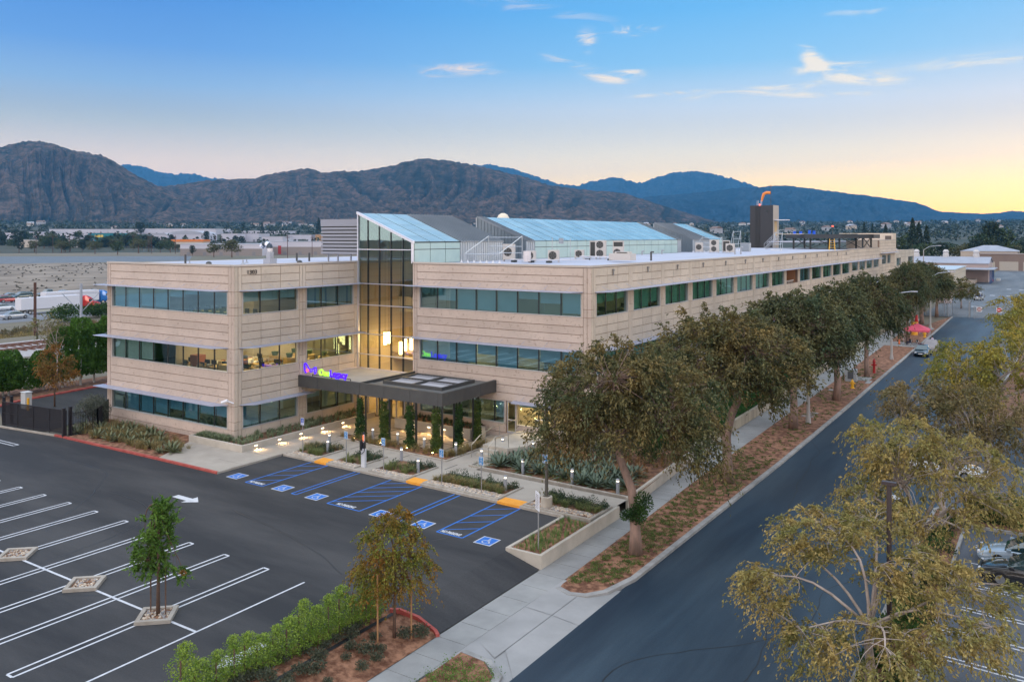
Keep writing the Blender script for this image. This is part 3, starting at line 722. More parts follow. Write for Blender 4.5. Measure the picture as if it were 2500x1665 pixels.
f.build('mullion', m_black, at)
f = MB()
for z in (5.36, 7.13, 9.63, 11.46, 14.42): f.box(.04, 6.18, D - .07, D - .005, z - .035, z + .035)
f.box(0, .09, D - .09, D + .18, .2, 17.5); f.box(6.12, 6.2, D - .09, D + .18, 13.3, 15.0)
f.extr([(RX - .05, RZ - .05), (EX + .1, EZ - .12), (EX + .1, EZ + .10), (RX - .05, RZ + .16)], 'y', D - .12, D + .12)
f.build('frame', m_silver, at)
r = MB(); ys = [D + .13, D + .13 + 2.14, D + .13 + 4.28, Y1]; n = 5
for i in range(3):
    for j in range(n):
        xa = RX + (EX - RX) * j / n + .02; xb = RX + (EX - RX) * (j + 1) / n - .02
        r.extr([(xa, zroof(xa)), (xb, zroof(xb)), (xb, zroof(xb) + .05), (xa, zroof(xa) + .05)], 'y', ys[i] + .07, ys[i + 1] - .07)
r.build('glass_roof', m_rglass, at)
f = MB(); f.extr([(RX + .02, RZ - .06), (EX, EZ - .08), (EX, EZ - .03), (RX + .02, RZ - .01)], 'y', D + .15, Y1); f.build('roof_frame', m_black, at)
def seam_roof(m, y0, y1, name='metal_roof', parent=None):
    r = MB(); r.extr([(RX, RZ - .02), (EX + .08, EZ - .06), (EX + .08, EZ + .04), (RX, RZ + .06)], 'y', y0, y1)
    y = y0 + .05
    while y < y1: r.extr([(RX, RZ + .05), (EX + .08, EZ + .03), (EX + .08, EZ + .11), (RX, RZ + .13)], 'y', y, y + .05); y += .42
    return r.build(name, m, parent)
def seam_wall_y(y0, y1, z0, z1, x, name, parent, m=None):
    r = MB(); r.box(x - .1, x, y0, y1, z0, z1); y = y0 + .02
    while y < y1 - .04: r.box(x, x + .05, y, y + .04, z0, z1 - .02); y += .36
    return r.build(name, m or m_sidemetal, parent)
m_sidemetal = mat('pale_metal_siding', (.40, .44, .47), .4, (.46, .50, .53), .4, metal=.35)
seam_roof(m_seam, Y1, Y2, 'metal_roof', at)
def glass_side(y0, y1, n, parent, x=EX):
    r = MB(); s = (y1 - y0) / n
    for i in range(n):
        a, b_ = y0 + s * i + .03, y0 + s * (i + 1) - .03
        r.box(x - .08, x, a, b_, 13.28, 14.42); r.box(x - .08, x, a, b_, 14.48, EZ - .04)
    r.build('glass_side', m_sglass, parent)
    f = MB(); f.box(x - .07, x - .02, y0, y1, 13.25, EZ - .02); f.build('side_frame', m_black, parent)
glass_side(D + .2, Y1, 3, at); seam_wall_y(Y1, Y2, 13.2, EZ - .02, EX, 'metal_side', at)
b = MB(); b.box(RX - .1, RX, D + .1, Y2, 13.2, RZ - .02); b.box(RX, EX, Y2 - .1, Y2, 13.2, EZ - .1); b.extr([(RX, EZ - .1), (EX, EZ - .1), (RX, RZ - .05)], 'y', Y2 - .1, Y2)
b.build('back_wall', m_sidemetal, at)
# lobby
lb = MB(); lb.mi(0).box(.05, 6.15, D + .3, 24, .02, .20)
lb.mi(1).box(.05, 6.15, 23.6, 23.8, .2, 13); lb.mi(1).box(-.3, .04, D + .35, 23.6, .2, 13.2); lb.mi(1).box(6.2, 6.55, D + .36, 23.6, .2, 13.2)
lb.mi(2).box(4.3, 6.15, 19.5, 19.65, .2, 9.6); lb.box(4.2, 4.3, 19.5, 23.5, .2, 9.6); lb.box(3.0, 4.2, 20, 20.1, 9.2, 12.6)
lb.mi(1).box(.05, 2.6, 17.4, 17.55, 5.0, 5.9); lb.box(.05, 3.0, 17.55, 23.5, 4.4, 4.7); lb.mi(1).box(.05, 4.1, 18.4, 18.5, 9.2, 10.0); lb.box(.05, 4.1, 18.5, 23.5, 8.6, 8.9)
lb.mi(3).box(1.6, 2.6, 16.8, 17.3, .2, 1.25)
lb.build('lobby', [mat('lobby_floor', (.30, .26, .2), .35), m_int, m_wood, mat('reception_desk', (.35, .3, .24), .6)], bld)
pn = MB(); 
for (x, y, z, h) in ((3.2, 16.5, 5.5, 1.1), (3.45, 16.8, 6.1, 1.2), (4.9, 15.6, 5.1, 1.2), (5.2, 16.2, 6.0, 1.3), (5.05, 15.9, 4.6, .9), (4.75, 16.1, 5.7, .9), (1.0, 15.5, 5.9, 1.1), (1.7, 15.2, 6.1, 1.0), (2.9, 15.4, 5.2, 1.1), (3.6, 15.2, 5.6, 1.0)):
    pn.mi(0).cyl(x, y, z, z + h, .15, 10); pn.mi(1).tube([(x, y, z + h), (x, y, 15.2)], .012, 4)
pn.build('pendant_lamp', [m_pend, m_black], bld)
for (x, y, z, e, sz) in ((3.2, 15.8, 7.5, 260, 1.2), (4.6, 17.5, 3.2, 150, 1.0), (2.0, 16.0, 3.6, 110, 1.0), (4.6, 17.5, 8.2, 160, .8), (16.6, 14.4, 3.1, 130, 1.0), (20.3, 14.4, 3.1, 150, 1.0), (-3.5, 3.5, 7.4, 150, 1.5), (-3.2, 10, 7.4, 120, 1.5), (-5, 3.4, 11.6, 70, 1.5), (13.6, 14.6, 7.4, 60, 1.0)):
    ld = bpy.data.lights.new('lobby_light', 'AREA'); ld.energy = e; ld.size = sz; ld.color = (1, .66, .30); lo = bpy.data.objects.new('lobby_light', ld); COL.objects.link(lo); lo.location = (x, y, z); set_parent(lo, bld)
# entrance doors under the canopy
dm = MB()
for x in (.3, 1.25, 2.25, 3.5, 4.45, 5.35): dm.box(x - .06, x + .06, D - .05, D + .02, .2, 2.9)
dm.box(.1, 5.4, D - .05, D + .02, 2.82, 2.95); dm.box(.1, 5.4, D - .05, D + .02, 3.9, 4.1)
dd = dm.build('entrance_door', m_silver, bld); dk = MB(); dk.box(4.0, 4.36, D - .9, D - .55, .18, 1.75); dk.build('intercom', mat('brushed_steel', (.35, .3, .26), .35, metal=.6), bld)
pr = MB(); pr.box(5.42, 6.15, D - .08, D - .01, .18, 3.6); pr.build('perforated_panel', mat('perforated_cream', (.55, .47, .33), .7, (.2, .16, .1), 14, lo=.45, hi=.55), bld)

# --- the two further roof lanterns
def lantern(y0, y1, g0, g1, ng, ncol):
    L_ = thing('roof_lantern', None, None); set_parent(L_, bld)
    if g0 > y0: seam_roof(m_seam, y0, g0, 'metal_roof', L_); seam_wall_y(y0, g0, 13.2, EZ - .02, EX, 'metal_side', L_)
    if y1 > g1: seam_roof(m_seam, g1, y1, 'metal_roof', L_); seam_wall_y(g1, y1, 13.2, EZ - .02, EX, 'metal_side', L_)
    r = MB(); s = (g1 - g0) / ng
    for i in range(ng):
        for j in range(ncol):
            xa = RX + (EX - RX) * j / ncol + .02; xb = RX + (EX - RX) * (j + 1) / ncol - .02
            r.extr([(xa, zroof(xa)), (xb, zroof(xb)), (xb, zroof(xb) + .05), (xa, zroof(xa) + .05)], 'y', g0 + s * i + .10, g0 + s * (i + 1) - .10)
    r.build('glass_roof', m_rglass, L_); glass_side(g0, g1, ng, L_)
    f = MB(); f.extr([(RX + .01, RZ - .06), (EX - .01, EZ - .08), (EX - .01, EZ - .02), (RX + .01, RZ)], 'y', g0, g1); f.build('roof_frame', m_black, L_)
    w = MB(); w.extr([(RX, 13.2), (EX - .02, 13.2), (EX - .02, EZ - .03), (RX, RZ - .03)], 'y', y0 + .05, y0 + .15)
    x = RX + .1
    while x < EX - .1: w.box(x, x + .04, y0, y0 + .05, 13.22, zroof(x) - .08); x += .42
    w.build('gable', mat('slate_siding', (.15, .19, .22), .4, (.18, .22, .25), .4, metal=.4), L_)
    b = MB(); b.box(RX - .1, RX, y0, y1, 13.2, RZ - .02); b.extr([(RX, 13.2), (EX - .02, 13.2), (EX - .02, EZ - .1), (RX, RZ - .1)], 'y', y1 - .15, y1 - .05); b.build('back_wall', m_sidemetal, L_)
lantern(30.9, 72.3, 32.5, 70.9, 17, 5)
lantern(77.0, 90.0, 83.9, 89.8, 4, 5)

# --- louvred screen on the west roof
lv = MB(); lv.mi(2).box(-4.7, -.15, D + .38, D + .45, 13.95, 16.6)
z = 13.98
while z < 16.4: lv.mi(0).box(-4.75, -.1, D + .22, D + .34, z, z + .20); z += .31
lv.mi(0).box(-4.8, -.05, D + .22, D + .5, 16.45, 17.08); lv.box(-4.75, -4.65, D + .45, D + 4, 13.95, 17.0)
for x in (-4.4, -3.2, -1.6, -.6): lv.mi(1).cyl(x, D + .8, 13.2, 14, .08, 8)
lv.build('louvred_screen', [mat('louver_grey', (.27, .28, .32), .5, metal=.3), mat('galvanised', (.35, .37, .42), .4, metal=.6), m_black], bld)

# --- entrance canopy
cn = thing('canopy', None, None); set_parent(cn, bld)
YC, XC, ZT, ZBm = 6.21, 14.69, 4.41, 3.48
f = MB()
xs_ = [.02, 2.19, 4.46, 6.73, 9.2, 11.72, 14.3, XC]
for i in range(len(xs_) - 1): f.box(xs_[i] + .012, xs_[i + 1] - .012, YC, YC + .22, ZBm, ZT)
ysx = [YC + .22, YC + .7, YC + 2.6, YC + 4.7, D - .05]
for i in range(len(ysx) - 1): f.box(XC - .22, XC, ysx[i] + .012, ysx[i + 1] - .012, ZBm, ZT)
f.build('fascia', m_dark, cn)
f = MB(); f.box(.03, XC - .23, YC + .225, YC + .245, ZBm + .02, ZT - .02); f.box(XC - .245, XC - .225, YC + .25, D - .06, ZBm + .02, ZT - .02)
f.box(.02, XC - .25, YC + .3, D - .06, ZBm + .05, ZBm + .12); f.box(6.5, XC - .25, YC + .45, 7.85, 4.14, 4.2); f.box(6.72, 7.6, 7.87, D - .06, 4.14, 4.2); f.box(13.35, XC - .25, 7.87, D - .06, 4.14, 4.2); f.box(7.62, 13.33, 12.05, D - .06, 4.14, 4.2)
f.build('soffit', mat('soffit_grey', (.13, .13, .125), .6), cn)
f = MB(); f.box(.05, 6.4, YC + .3, D - .08, 3.95, 4.12); f.build('canopy_roof', mat('sand_membrane', (.43, .39, .34), .85, (.36, .33, .29), .8), cn)
f = MB(); f.box(.05, .17, YC + .35, D - .2, 4.13, 4.22); f.box(.17, 6.38, D - .2, D - .1, 4.13, 4.22); f.build('flashing', mat('pale_flashing', (.66, .58, .55), .5), cn)
f = MB(); f.box(6.41, 6.55, YC + .3, D - .08, 3.7, 4.38); f.box(7.6, 13.35, 7.87, 7.99, 4.18, 4.45); f.box(7.6, 13.35, 11.9, 12.02, 4.18, 4.45); f.box(7.6, 7.72, 8.0, 11.9, 4.18, 4.45); f.box(13.23, 13.35, 8.0, 11.9, 4.18, 4.45)
f.box(10.4, 10.55, 8.0, 11.9, 4.2, 4.46); f.box(7.73, 10.39, 9.9, 10.02, 4.2, 4.46); f.box(10.56, 13.22, 9.9, 10.02, 4.2, 4.46)
f.build('pergola_frame', m_dark, cn)
f = MB()
for (x0, x1) in ((7.75, 10.38), (10.58, 13.2)):
    for (y0, y1) in ((8.02, 9.88), (10.05, 11.88)):
        y = y0
        while y < y1 - .08: f.add([(x0, y, 4.24), (x1, y, 4.24), (x1, y + .10, 4.31), (x0, y + .10, 4.31)], [(0, 1, 2, 3)]); y += .115
        for q in range(9):
            x = x0 + (x1 - x0) * q / 9; f.prism([(x, y1 - .35), (x + .22, y1 - .3), (x + .26, y1 - .05), (x + .05, y1 - .02)], 4.34, 4.36)
f.build('louvre_blades', mat('white_louvre', (.36, .36, .39), .5), cn)
f = MB()
for (x, y) in ((1.8, 8), (4.5, 8), (8, 7.2), (10.8, 7.2), (13.6, 9.4), (13.6, 11.2), (2.5, 11)): f.cyl(x, y, ZBm + .02, ZBm + .05, .09, 10)
f.build('downlight', lamp_mat('downlight_glow', (1, .82, .55), 14), cn)
for (x, y) in ((2.5, 9.5), (5.2, 9.5), (8.3, 8.2), (11.4, 8.2), (8.3, 11.2), (11.4, 11.2)):
    ld = bpy.data.lights.new('downlight_lamp', 'SPOT'); ld.energy = 85; ld.color = (1, .66, .30); ld.spot_size = R(120); ld.spot_blend = .8; ld.shadow_soft_size = .1; lo = bpy.data.objects.new('downlight_lamp', ld); COL.objects.link(lo); lo.location = (x, y, 3.45); set_parent(lo, cn)
f = MB(); f.mi(0)
for (x, y) in ((7.15, 6.45), (9.55, 6.45), (12.1, 6.45), (14.5, 6.45), (14.35, 8.75), (14.35, 11.1), (6.35, 6.45), (8.8, 6.45), (11.35, 6.45), (13.75, 6.45), (14.35, 8.05), (14.35, 10.4)):
    f.box(x - .06, x + .06, y - .06, y + .06, .15, ZBm + .04)
f.build('post', mat('post_metal', (.05, .055, .055), .45, metal=.3), cn)
# house number
m_num = mat('bronze_letters', (.03, .024, .02), .5)
text_mesh('building_number', '1303', .44, .02, m_num, bld, (.06, 1.10, 12.70), (R(90), 0, R(90)), sx=1.12, bold=.0)
# security camera on the corner
s = MB(); s.tube([(-.02, -.02, 3.15), (-.35, -.25, 3.3)], .05, 6); s.tube([(-.35, -.3, 3.38), (-.75, -.55, 3.2)], .12, 8); s.build('security_camera', mat('white_plastic', (.75, .75, .78), .4), bld)
# ------------------------------------------------------------------ site: lot, street, walks
def asphalt_mat(name, c, c2, streak=(1, 1, 1), rough=.8, spec=.4):
    m = bpy.data.materials.new(name); m.use_nodes = True; N = m.node_tree.nodes; L = m.node_tree.links
    b = N['Principled BSDF']; b.inputs['Roughness'].default_value = rough; b.inputs['Specular IOR Level'].default_value = spec
    tc = N.new('ShaderNodeTexCoord'); mp = N.new('ShaderNodeMapping'); mp.inputs['Scale'].default_value = streak; L.new(tc.outputs['Object'], mp.inputs[0])
    def nz(v, s, d, r=.6):
        n = N.new('ShaderNodeTexNoise'); n.inputs['Scale'].default_value = s; n.inputs['Detail'].default_value = d; n.inputs['Roughness'].default_value = r; L.new(v, n.inputs['Vector']); return n.outputs[0]
    a = nz(mp.outputs[0], .16, 6, .65); r = N.new('ShaderNodeValToRGB'); e = r.color_ramp.elements
    e[0].position = .40; e[0].color = (*c, 1); e[1].position = .62; e[1].color = (*c2, 1); L.new(a, r.inputs[0])
    f = nz(tc.outputs['Object'], 14, 3, .8); r2 = N.new('ShaderNodeValToRGB'); e = r2.color_ramp.elements
    e[0].position = .3; e[0].color = (.82, .82, .82, 1); e[1].position = .72; e[1].color = (1.25, 1.25, 1.25, 1); L.new(f, r2.inputs[0])
    mx = N.new('ShaderNodeMix'); mx.data_type = 'RGBA'; mx.blend_type = 'MULTIPLY'; mx.inputs[0].default_value = 1; L.new(r.outputs[0], mx.inputs[6]); L.new(r2.outputs[0], mx.inputs[7]); L.new(mx.outputs[2], b.inputs['Base Color'])
    bp = N.new('ShaderNodeBump'); bp.inputs['Strength'].default_value = .3; bp.inputs['Distance'].default_value = .01; L.new(nz(tc.outputs['Object'], 60, 2), bp.inputs['Height']); L.new(bp.outputs[0], b.inputs['Normal'])
    return m
m_lot = asphalt_mat('lot_asphalt', (.020, .021, .024), (.050, .049, .050), (.3, 1.4, 1))
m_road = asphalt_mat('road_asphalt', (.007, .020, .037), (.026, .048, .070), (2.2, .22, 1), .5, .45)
m_yard = asphalt_mat('worn_asphalt', (.085, .10, .115), (.14, .155, .17), (1, .2, 1), .75)
m_conc = mat('walk_concrete', (.33, .29, .245), .85, (.40, .355, .30), .6, bump=.15, bscale=30)
m_concg = mat('grey_concrete', (.235, .235, .23), .85, (.32, .32, .31), .45, bump=.15, bscale=30)
m_kerb = mat('kerb_concrete', (.30, .265, .22), .85, (.40, .36, .31), 1.5, bump=.1)
m_kerbg = mat('street_kerb', (.22, .215, .205), .85, (.34, .33, .315), 1.2, bump=.2)
m_redk = mat('red_kerb_paint', (.30, .045, .035), .7, (.42, .09, .07), 2)
m_yel = mat('yellow_paving', (.85, .36, .035), .7, (.75, .30, .03), 3)
m_blue = mat('blue_marking', (.012, .13, .52), .6, (.02, .17, .56), 4)
m_white = mat('white_marking', (.62, .63, .66), .6, (.48, .49, .52), 2.5)
m_wall = mat('planter_concrete', (.40, .36, .30), .85, (.50, .45, .38), .9, bump=.15, bscale=18)
m_rwall = mat('retaining_wall', (.42, .37, .28), .9, (.27, .24, .19), 1.1, stretch=(1, 1.6, .25), bump=.15)
m_mulch = mat('wood_mulch', (.115, .045, .022), .95, (.33, .165, .095), 2.6, detail=14, bump=.9, bscale=14, lo=.40, hi=.60)
m_soil = mat('planting_soil', (.09, .042, .022), .95, (.26, .13, .07), 2.4, detail=14, bump=.8, bscale=14, lo=.4, hi=.6)
m_joint2 = mat('control_joint', (.12, .11, .10), .9)

def struct(o): return tag(o, kind='structure')
# parking lot (level) with the ramp down to the street at its east end
p = MB(); p.flat([(-16.4, -5.45), (5.1, -5.45), (5.1, .1), (25.9, -.35), (28.35, -.5), (28.35, -60), (-60, -60), (-60, -9.5), (-21.4, -6.4)], 0.0)
p.add([(28.35, -6.2, 0), (30.3, -6.2, -.5), (30.3, -14.0, -.5), (28.35, -14.0, 0)], [(0, 3, 2, 1)])
struct(p.build('parking_lot', m_lot))
p = MB(); p.flat([(-29.5, -2.6), (-30.7, -.2), (-32.0, 8.5), (-33.5, 128), (-17.2, 128), (-17.2, -3), (-16.5, -5.2), (-21.3, -6.0)], -.002); struct(p.build('service_road', m_lot))
# street
p = MB(); p.flat([(34.5, -60), (34.45, -7), (34.65, 20), (34.5, 42), (34.1, 84), (33.5, 140), (33.2, 149), (49, 150), (46, 90), (45.1, 20), (45.0, -60)], -.65)
p.flat([(45.1, 19.8), (45.5, 42), (70, 42), (70, 27.6), (47, 27.5)], -.648)
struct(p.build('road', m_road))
p = MB(); p.flat([(46.9, -60), (46.9, 14), (90, 14), (90, -60)], -.652); p.flat([(45.0, 14.9), (45.0, 26.9), (90, 26.9), (90, 14.9)], -.656); struct(p.build('east_lot', asphalt_mat('pale_asphalt', (.07, .082, .10), (.11, .12, .14), (1, .3, 1))))
p = MB(); p.flat([(24, 149), (33.1, 149.2), (49, 150.2), (75, 151), (75, 424), (20, 424)], -.66); struct(p.build('yard', m_yard))
# sidewalk
SWL = [(30.38, -60), (30.35, -6.1), (30.2, -.6), (29.95, 3), (29.0, 17), (28.7, 37), (28.1, 60), (27.6, 84), (27.0, 110), (26.6, 140)]
SWR = [(31.7, -60), (31.8, -13.5), (31.9, -6.3), (31.6, 2.5), (31.25, 12), (30.8, 34), (30.4, 60), (29.9, 84), (29.3, 110), (28.9, 140)]
KER = [(34.35, -6.0), (34.40, 4), (34.5, 20), (34.38, 42), (34.15, 64), (33.95, 86), (33.6, 123), (33.3, 148)]
sw = MB(); n = 0
def lerp_line(L_, y):
    for i in range(len(L_) - 1):
        (x0, y0), (x1, y1) = L_[i], L_[i + 1]
        if y0 <= y <= y1: return x0 + (x1 - x0) * (y - y0) / (y1 - y0)
    return L_[-1][0]
y = -40.0
while y < 138:
    y2 = y + 1.52
    sw.prism([(lerp_line(SWL, y), y + .012), (lerp_line(SWR, y), y + .012), (lerp_line(SWR, y2), y2 - .012), (lerp_line(SWL, y2), y2 - .012)], -.6, -.5); y = y2
struct(sw.build('sidewalk', m_concg))
# driveway apron
p = MB()
def slab(pts, m=0): p.mi(m).poly(pts)
def rows_ap():
    for (ya, yb) in ((-13.55, -10.0), (-9.97, -6.6)):
        for (xa, xb, za, zb) in ((31.87, 33.2, -.5, -.54), (33.23, 34.5, -.54, -.645)):
            yA, yB = ya, yb
            p.add([(xa, yA, za), (xb, yA - (xb - 31.9) * (.55 if ya < -12 else 0), zb), (xb, yB + (xb - 31.9) * (.25 if yb > -8 else 0), zb), (xa, yB, za)], [(0, 1, 2, 3)])
rows_ap()
p.add([(31.2, -18, -.70), (34.7, -18, -.70), (34.7, -4, -.70), (31.2, -4, -.70)], [(0, 1, 2, 3)]); p.add([(31.7, -16.5, -.506), (34.5, -17.0, -.655), (34.5, -6, -.655), (31.7, -6.9, -.506)], [(0, 1, 2, 3)])
p.add([(31.92, -13.55, -.5), (31.92, -14.4, -.5), (34.5, -16.2, -.645), (34.5, -15.0, -.645)], [(0, 1, 2, 3)])
struct(p.build('driveway', mat('apron_concrete', (.24, .24, .235), .85, (.33, .325, .32), .35, bump=.15, bscale=30)))
# street kerb
def kerb_line(mb, L_, w, z0, z1, side=1, closed=False, dz=None):
    """extrude a kerb of width w along a polyline (offset to the left of travel * side)"""
    P = [Vector((a, b, 0)) for a, b in L_]; n = len(P); off = []
    for i in range(n):
        if closed: t0 = (P[i] - P[i - 1]).normalized(); t1 = (P[(i + 1) % n] - P[i]).normalized()
        else:
            t0 = (P[i] - P[max(i - 1, 0)]); t1 = (P[min(i + 1, n - 1)] - P[i])
            t0 = t0.normalized() if t0.length > 0 else t1.normalized(); t1 = t1.normalized() if t1.length > 0 else t0
        nn = Vector((-t0.y - t1.y, t0.x + t1.x, 0)); nn = nn.normalized() / max(.35, math.sqrt((1 + t0.dot(t1)) / 2))
        off.append(P[i] + nn * w * side)
    m = n if closed else n - 1
    vs = []
    for i in range(n): vs += [(P[i].x, P[i].y, z0), (P[i].x, P[i].y, z1 - .015), (P[i].x + (off[i].x - P[i].x) * .1, P[i].y + (off[i].y - P[i].y) * .1, z1), (off[i].x, off[i].y, z1), (off[i].x, off[i].y, z0)]
    fs = []
    for i in range(m):
        a, b = i * 5, ((i + 1) % n) * 5
        for q in range(4): fs.append((a + q, b + q, b + q + 1, a + q + 1) if side > 0 else (a + q, a + q + 1, b + q + 1, b + q))
    if not closed: fs += [(0, 1, 2, 3, 4), tuple((n - 1) * 5 + q for q in (4, 3, 2, 1, 0))]
    if dz: vs = [(a, b, c + dz[i // 5]) for i, (a, b, c) in enumerate(vs)]
    mb.add(vs, fs)
k = MB(); kerb_line(k, [(32.0, -7.6), (32.8, -7.9), (33.6, -7.6), (34.2, -6.7), (34.62, -4.6), (34.68, 4), (34.8, 20), (34.68, 42), (34.45, 64), (34.25, 86), (33.9, 123), (33.6, 148)], .28, -.75, -.49)
kerb_line(k, [(34.6, -60), (34.6, -16.6), (34.2, -15.2), (33.2, -14.5), (31.95, -14.4)], .28, -.75, -.49)
struct(k.build('kerb', m_kerbg))
k = MB(); kerb_line(k, [(44.95, -60), (44.9, 3), (45.05, 14.3), (45.4, 14.9), (60, 14.95)], .2, -.75, -.47, -1); kerb_line(k, [(46.95, -60), (46.95, 12.2), (60, 12.6)], .15, -.75, -.5, 1); kerb_line(k, [(46.3, 27.2), (60, 26.9)], .2, -.75, -.5); kerb_line(k, [(45.6, 42.3), (46, 60), (47, 100), (48, 140)], .2, -.75, -.5, -1)
struct(k.build('kerb', m_kerbg))
# street verge (mulch) and the patch south of the driveway
p = MB()
V_ = [(32.1, -7.3), (32.8, -7.6), (33.5, -7.35), (34.1, -6.4), (34.35, -4.5)] + KER[1:] 
p.flat(V_ + [(x + .0, y) for x, y in reversed([q for q in SWR if -7 < q[1] < 139])], -.505)
struct(p.build('verge', m_mulch))
p = MB(); p.flat([(31.75, -60), (31.9, -14.6), (33.1, -14.8), (33.95, -15.5), (34.3, -16.8), (34.3, -60)], -.505); struct(p.build('verge', m_mulch))
p = MB(); p.flat([(45.15, -60), (45.1, 3), (45.25, 14.1), (45.5, 14.7), (60, 14.75), (60, 12.8), (46.8, 12.3), (46.8, -60)], -.50); p.flat([(45.8, 42.5), (46.2, 60), (47.2, 100), (48.2, 140), (60, 140), (60, 42.5)], -.5)
struct(p.build('planting_strip', m_soil))
# garden ground, between building and sidewalk
p = MB(); p.flat([(17.9, 5.0), (30.2, 4.3), (29.75, 10.3), (29.2, 17), (23.1, 17), (23.0, 12.9), (19.2, 12.9), (19.1, 6.4)], .10)
struct(p.build('garden_bed', m_soil))
p = MB(); g0 = [(XB, .45), (XB + 2.0, .40)]
ivy = MB()
for (ya, yb) in [(17 + i * 8.2, 17 + (i + 1) * 8.2) for i in range(15)]:
    xa, xb = lerp_line(SWL, ya) - .2, lerp_line(SWL, yb) - .2
    ivy.add([(XB, ya, .5), (xa, ya, .12), (xb, yb, .12), (XB, yb, .5)], [(0, 1, 2, 3)])
struct(ivy.build('bank', mat('ivy_ground', (.02, .045, .018), .95, (.035, .07, .025), 5, bump=.6)))
# plaza paving: slabs with dark bands
pl = MB(); ZP = .13
pl.flat([(5.14, -5.4), (5.14, .15), (25.9, -.3), (28.3, -.42), (30.0, .2), (30.1, 4.0), (19, 4.3), (19, 13.0), (.02, 13.0), (.02, 0), (-3.4, -.2), (-3.5, -1.3), (-1.3, -5.36)], ZP)
struct(pl.build('plaza', m_conc))
ed = MB(); ed.box(2.65, 5.14, -5.42, -5.35, -.1, ZP + .003)
bd = MB()
for x in (6.9, 9.3, 11.7, 14.1): bd.flat([(x, 6.9), (x + .14, 6.9), (x + .14, 12.9), (x, 12.9)], ZP + .004)
for y in (8.6, 10.4): bd.flat([(4.6, y), (15.4, y), (15.4, y + .1), (4.6, y + .1)], ZP + .008)
for (x, y0, y1) in ((5.6, 3.9, 5.7), (8.2, 3.7, 4.9), (10.4, 3.7, 4.8), (12.9, 3.6, 4.7), (17.2, 3.2, 4.6)): bd.flat([(x, y0), (x + .1, y0), (x + .1, y1), (x, y1)], ZP + .004)
for y in (-3.3, -.9, 1.5, 3.9, 6.3, 8.7): bd.flat([(2.5, y), (5.0, y), (5.0, y + .02), (2.5, y + .02)], ZP + .004)
for x in (19.7, 21.7, 25.9, 27.9): bd.flat([(x, 2.7), (x + .02, 2.7), (x + .02, 4.2), (x, 4.2)], ZP + .004)
struct(bd.build('paving_band', m_joint2))
# raised kerbs of the lot
k = MB(); kerb_line(k, [(5.16, .02), (5.16, -5.42)], .16, -.05, ZP + .012, -1)
kerb_line(k, [(5.2, .06), (8.4, .0), (8.45, .0)], .16, -.05, ZP + .02); kerb_line(k, [(9.55, -.02), (16.75, -.17)], .16, -.05, ZP + .02); kerb_line(k, [(17.95, -.2), (23.85, -.38)], .16, -.05, ZP + .02); kerb_line(k, [(25.45, -.42), (28.35, -.52)], .16, -.05, ZP + .02)
struct(k.build('kerb', m_kerb))
k = MB(); kerb_line(k, [(5.14, -5.46), (-1.5, -5.5), (-8.4, -5.62), (-14.2, -5.72)], .17, -.05, ZP + .014, -1)
kerb_line(k, [(28.0, -14.35), (28.35, -14.1), (29.2, -13.87), (30.2, -14.0), (30.45, -14.15)], .16, -.30, .15, -1, dz=[0, -.02, -.22, -.47, -.53])
kerb_line(k, [(-29.4, -2.7), (-30.55, -.3), (-31.9, 8.5), (-33.2, 60)], .35, -.05, .14)
struct(k.build('kerb', m_redk))
k = MB(); kerb_line(k, [(-14.2, -5.74), (-19.2, -6.35), (-21.4, -6.6), (-60, -10.5)], .17, -.05, ZP, -1); struct(k.build('kerb', m_kerb))
for i, q in enumerate((((8.42, -.0), (9.56, -.03), (9.56, .95), (8.35, .95)), ((16.77, -.17), (17.95, -.2), (17.95, .75), (16.70, .75)), ((23.87, -.38), (25.45, -.42), (25.45, .5), (23.87, .5)))):
    o = MB(); o.prism(list(q), -.05, ZP + .012)
    tag(o.build('tactile_paving', m_yel), '%s bright yellow ramp panel at the edge of the parking lot, counted from the west' % ORD[i], 'tactile paving', 'yellow ramp panels')
# markings
wm = MB()
def stripe(x, y0, y1, w=.1, gap=.36):
    if gap:
        wm.flat([(x - gap / 2 - w / 2, y0), (x - gap / 2 + w / 2, y0), (x - gap / 2 + w / 2, y1), (x - gap / 2 - w / 2, y1)], .005)
        wm.flat([(x + gap / 2 - w / 2, y0), (x + gap / 2 + w / 2, y0), (x + gap / 2 + w / 2, y1), (x + gap / 2 - w / 2, y1)], .005)
        for y in (y0, y1): wm.flat([(x - gap / 2, y - w / 2), (x + gap / 2, y - w / 2), (x + gap / 2, y + w / 2), (x - gap / 2, y + w / 2)], .0065)
    else: wm.flat([(x - w / 2, y0), (x + w / 2, y0), (x + w / 2, y1), (x - w / 2, y1)], .005)
sx = [-19.1, -16.35, -13.6, -10.85, -8.1, -5.35, -2.6, .16, 2.92, 5.67, 8.6, 11.48, 14.42, 17.25, 20.17]
for i, x in enumerate(sx): stripe(x, -25.6 - max(0, (x - 14) * .0), -13.95 - max(0, x - 8) * .018)
stripe(22.85, -25.6, -14.28, .1, 0)
wm.flat([(-40, -19.84), (22.9, -19.98), (22.9, -19.86), (-40, -19.72)], .0085)
for (y) in (-8.8,): wm.flat([(-30, y - .25), (-13.7, y + .15), (-13.7, y + .25), (-30, y - .15)], .005); wm.flat([(-30, y - .6), (-13.8, y - .22), (-13.8, y - .12), (-30, y - .5)], .005); wm.flat([(-13.8, y - .2), (-13.7, y - .2), (-13.7, y + .2), (-13.8, y + .2)], .0065)
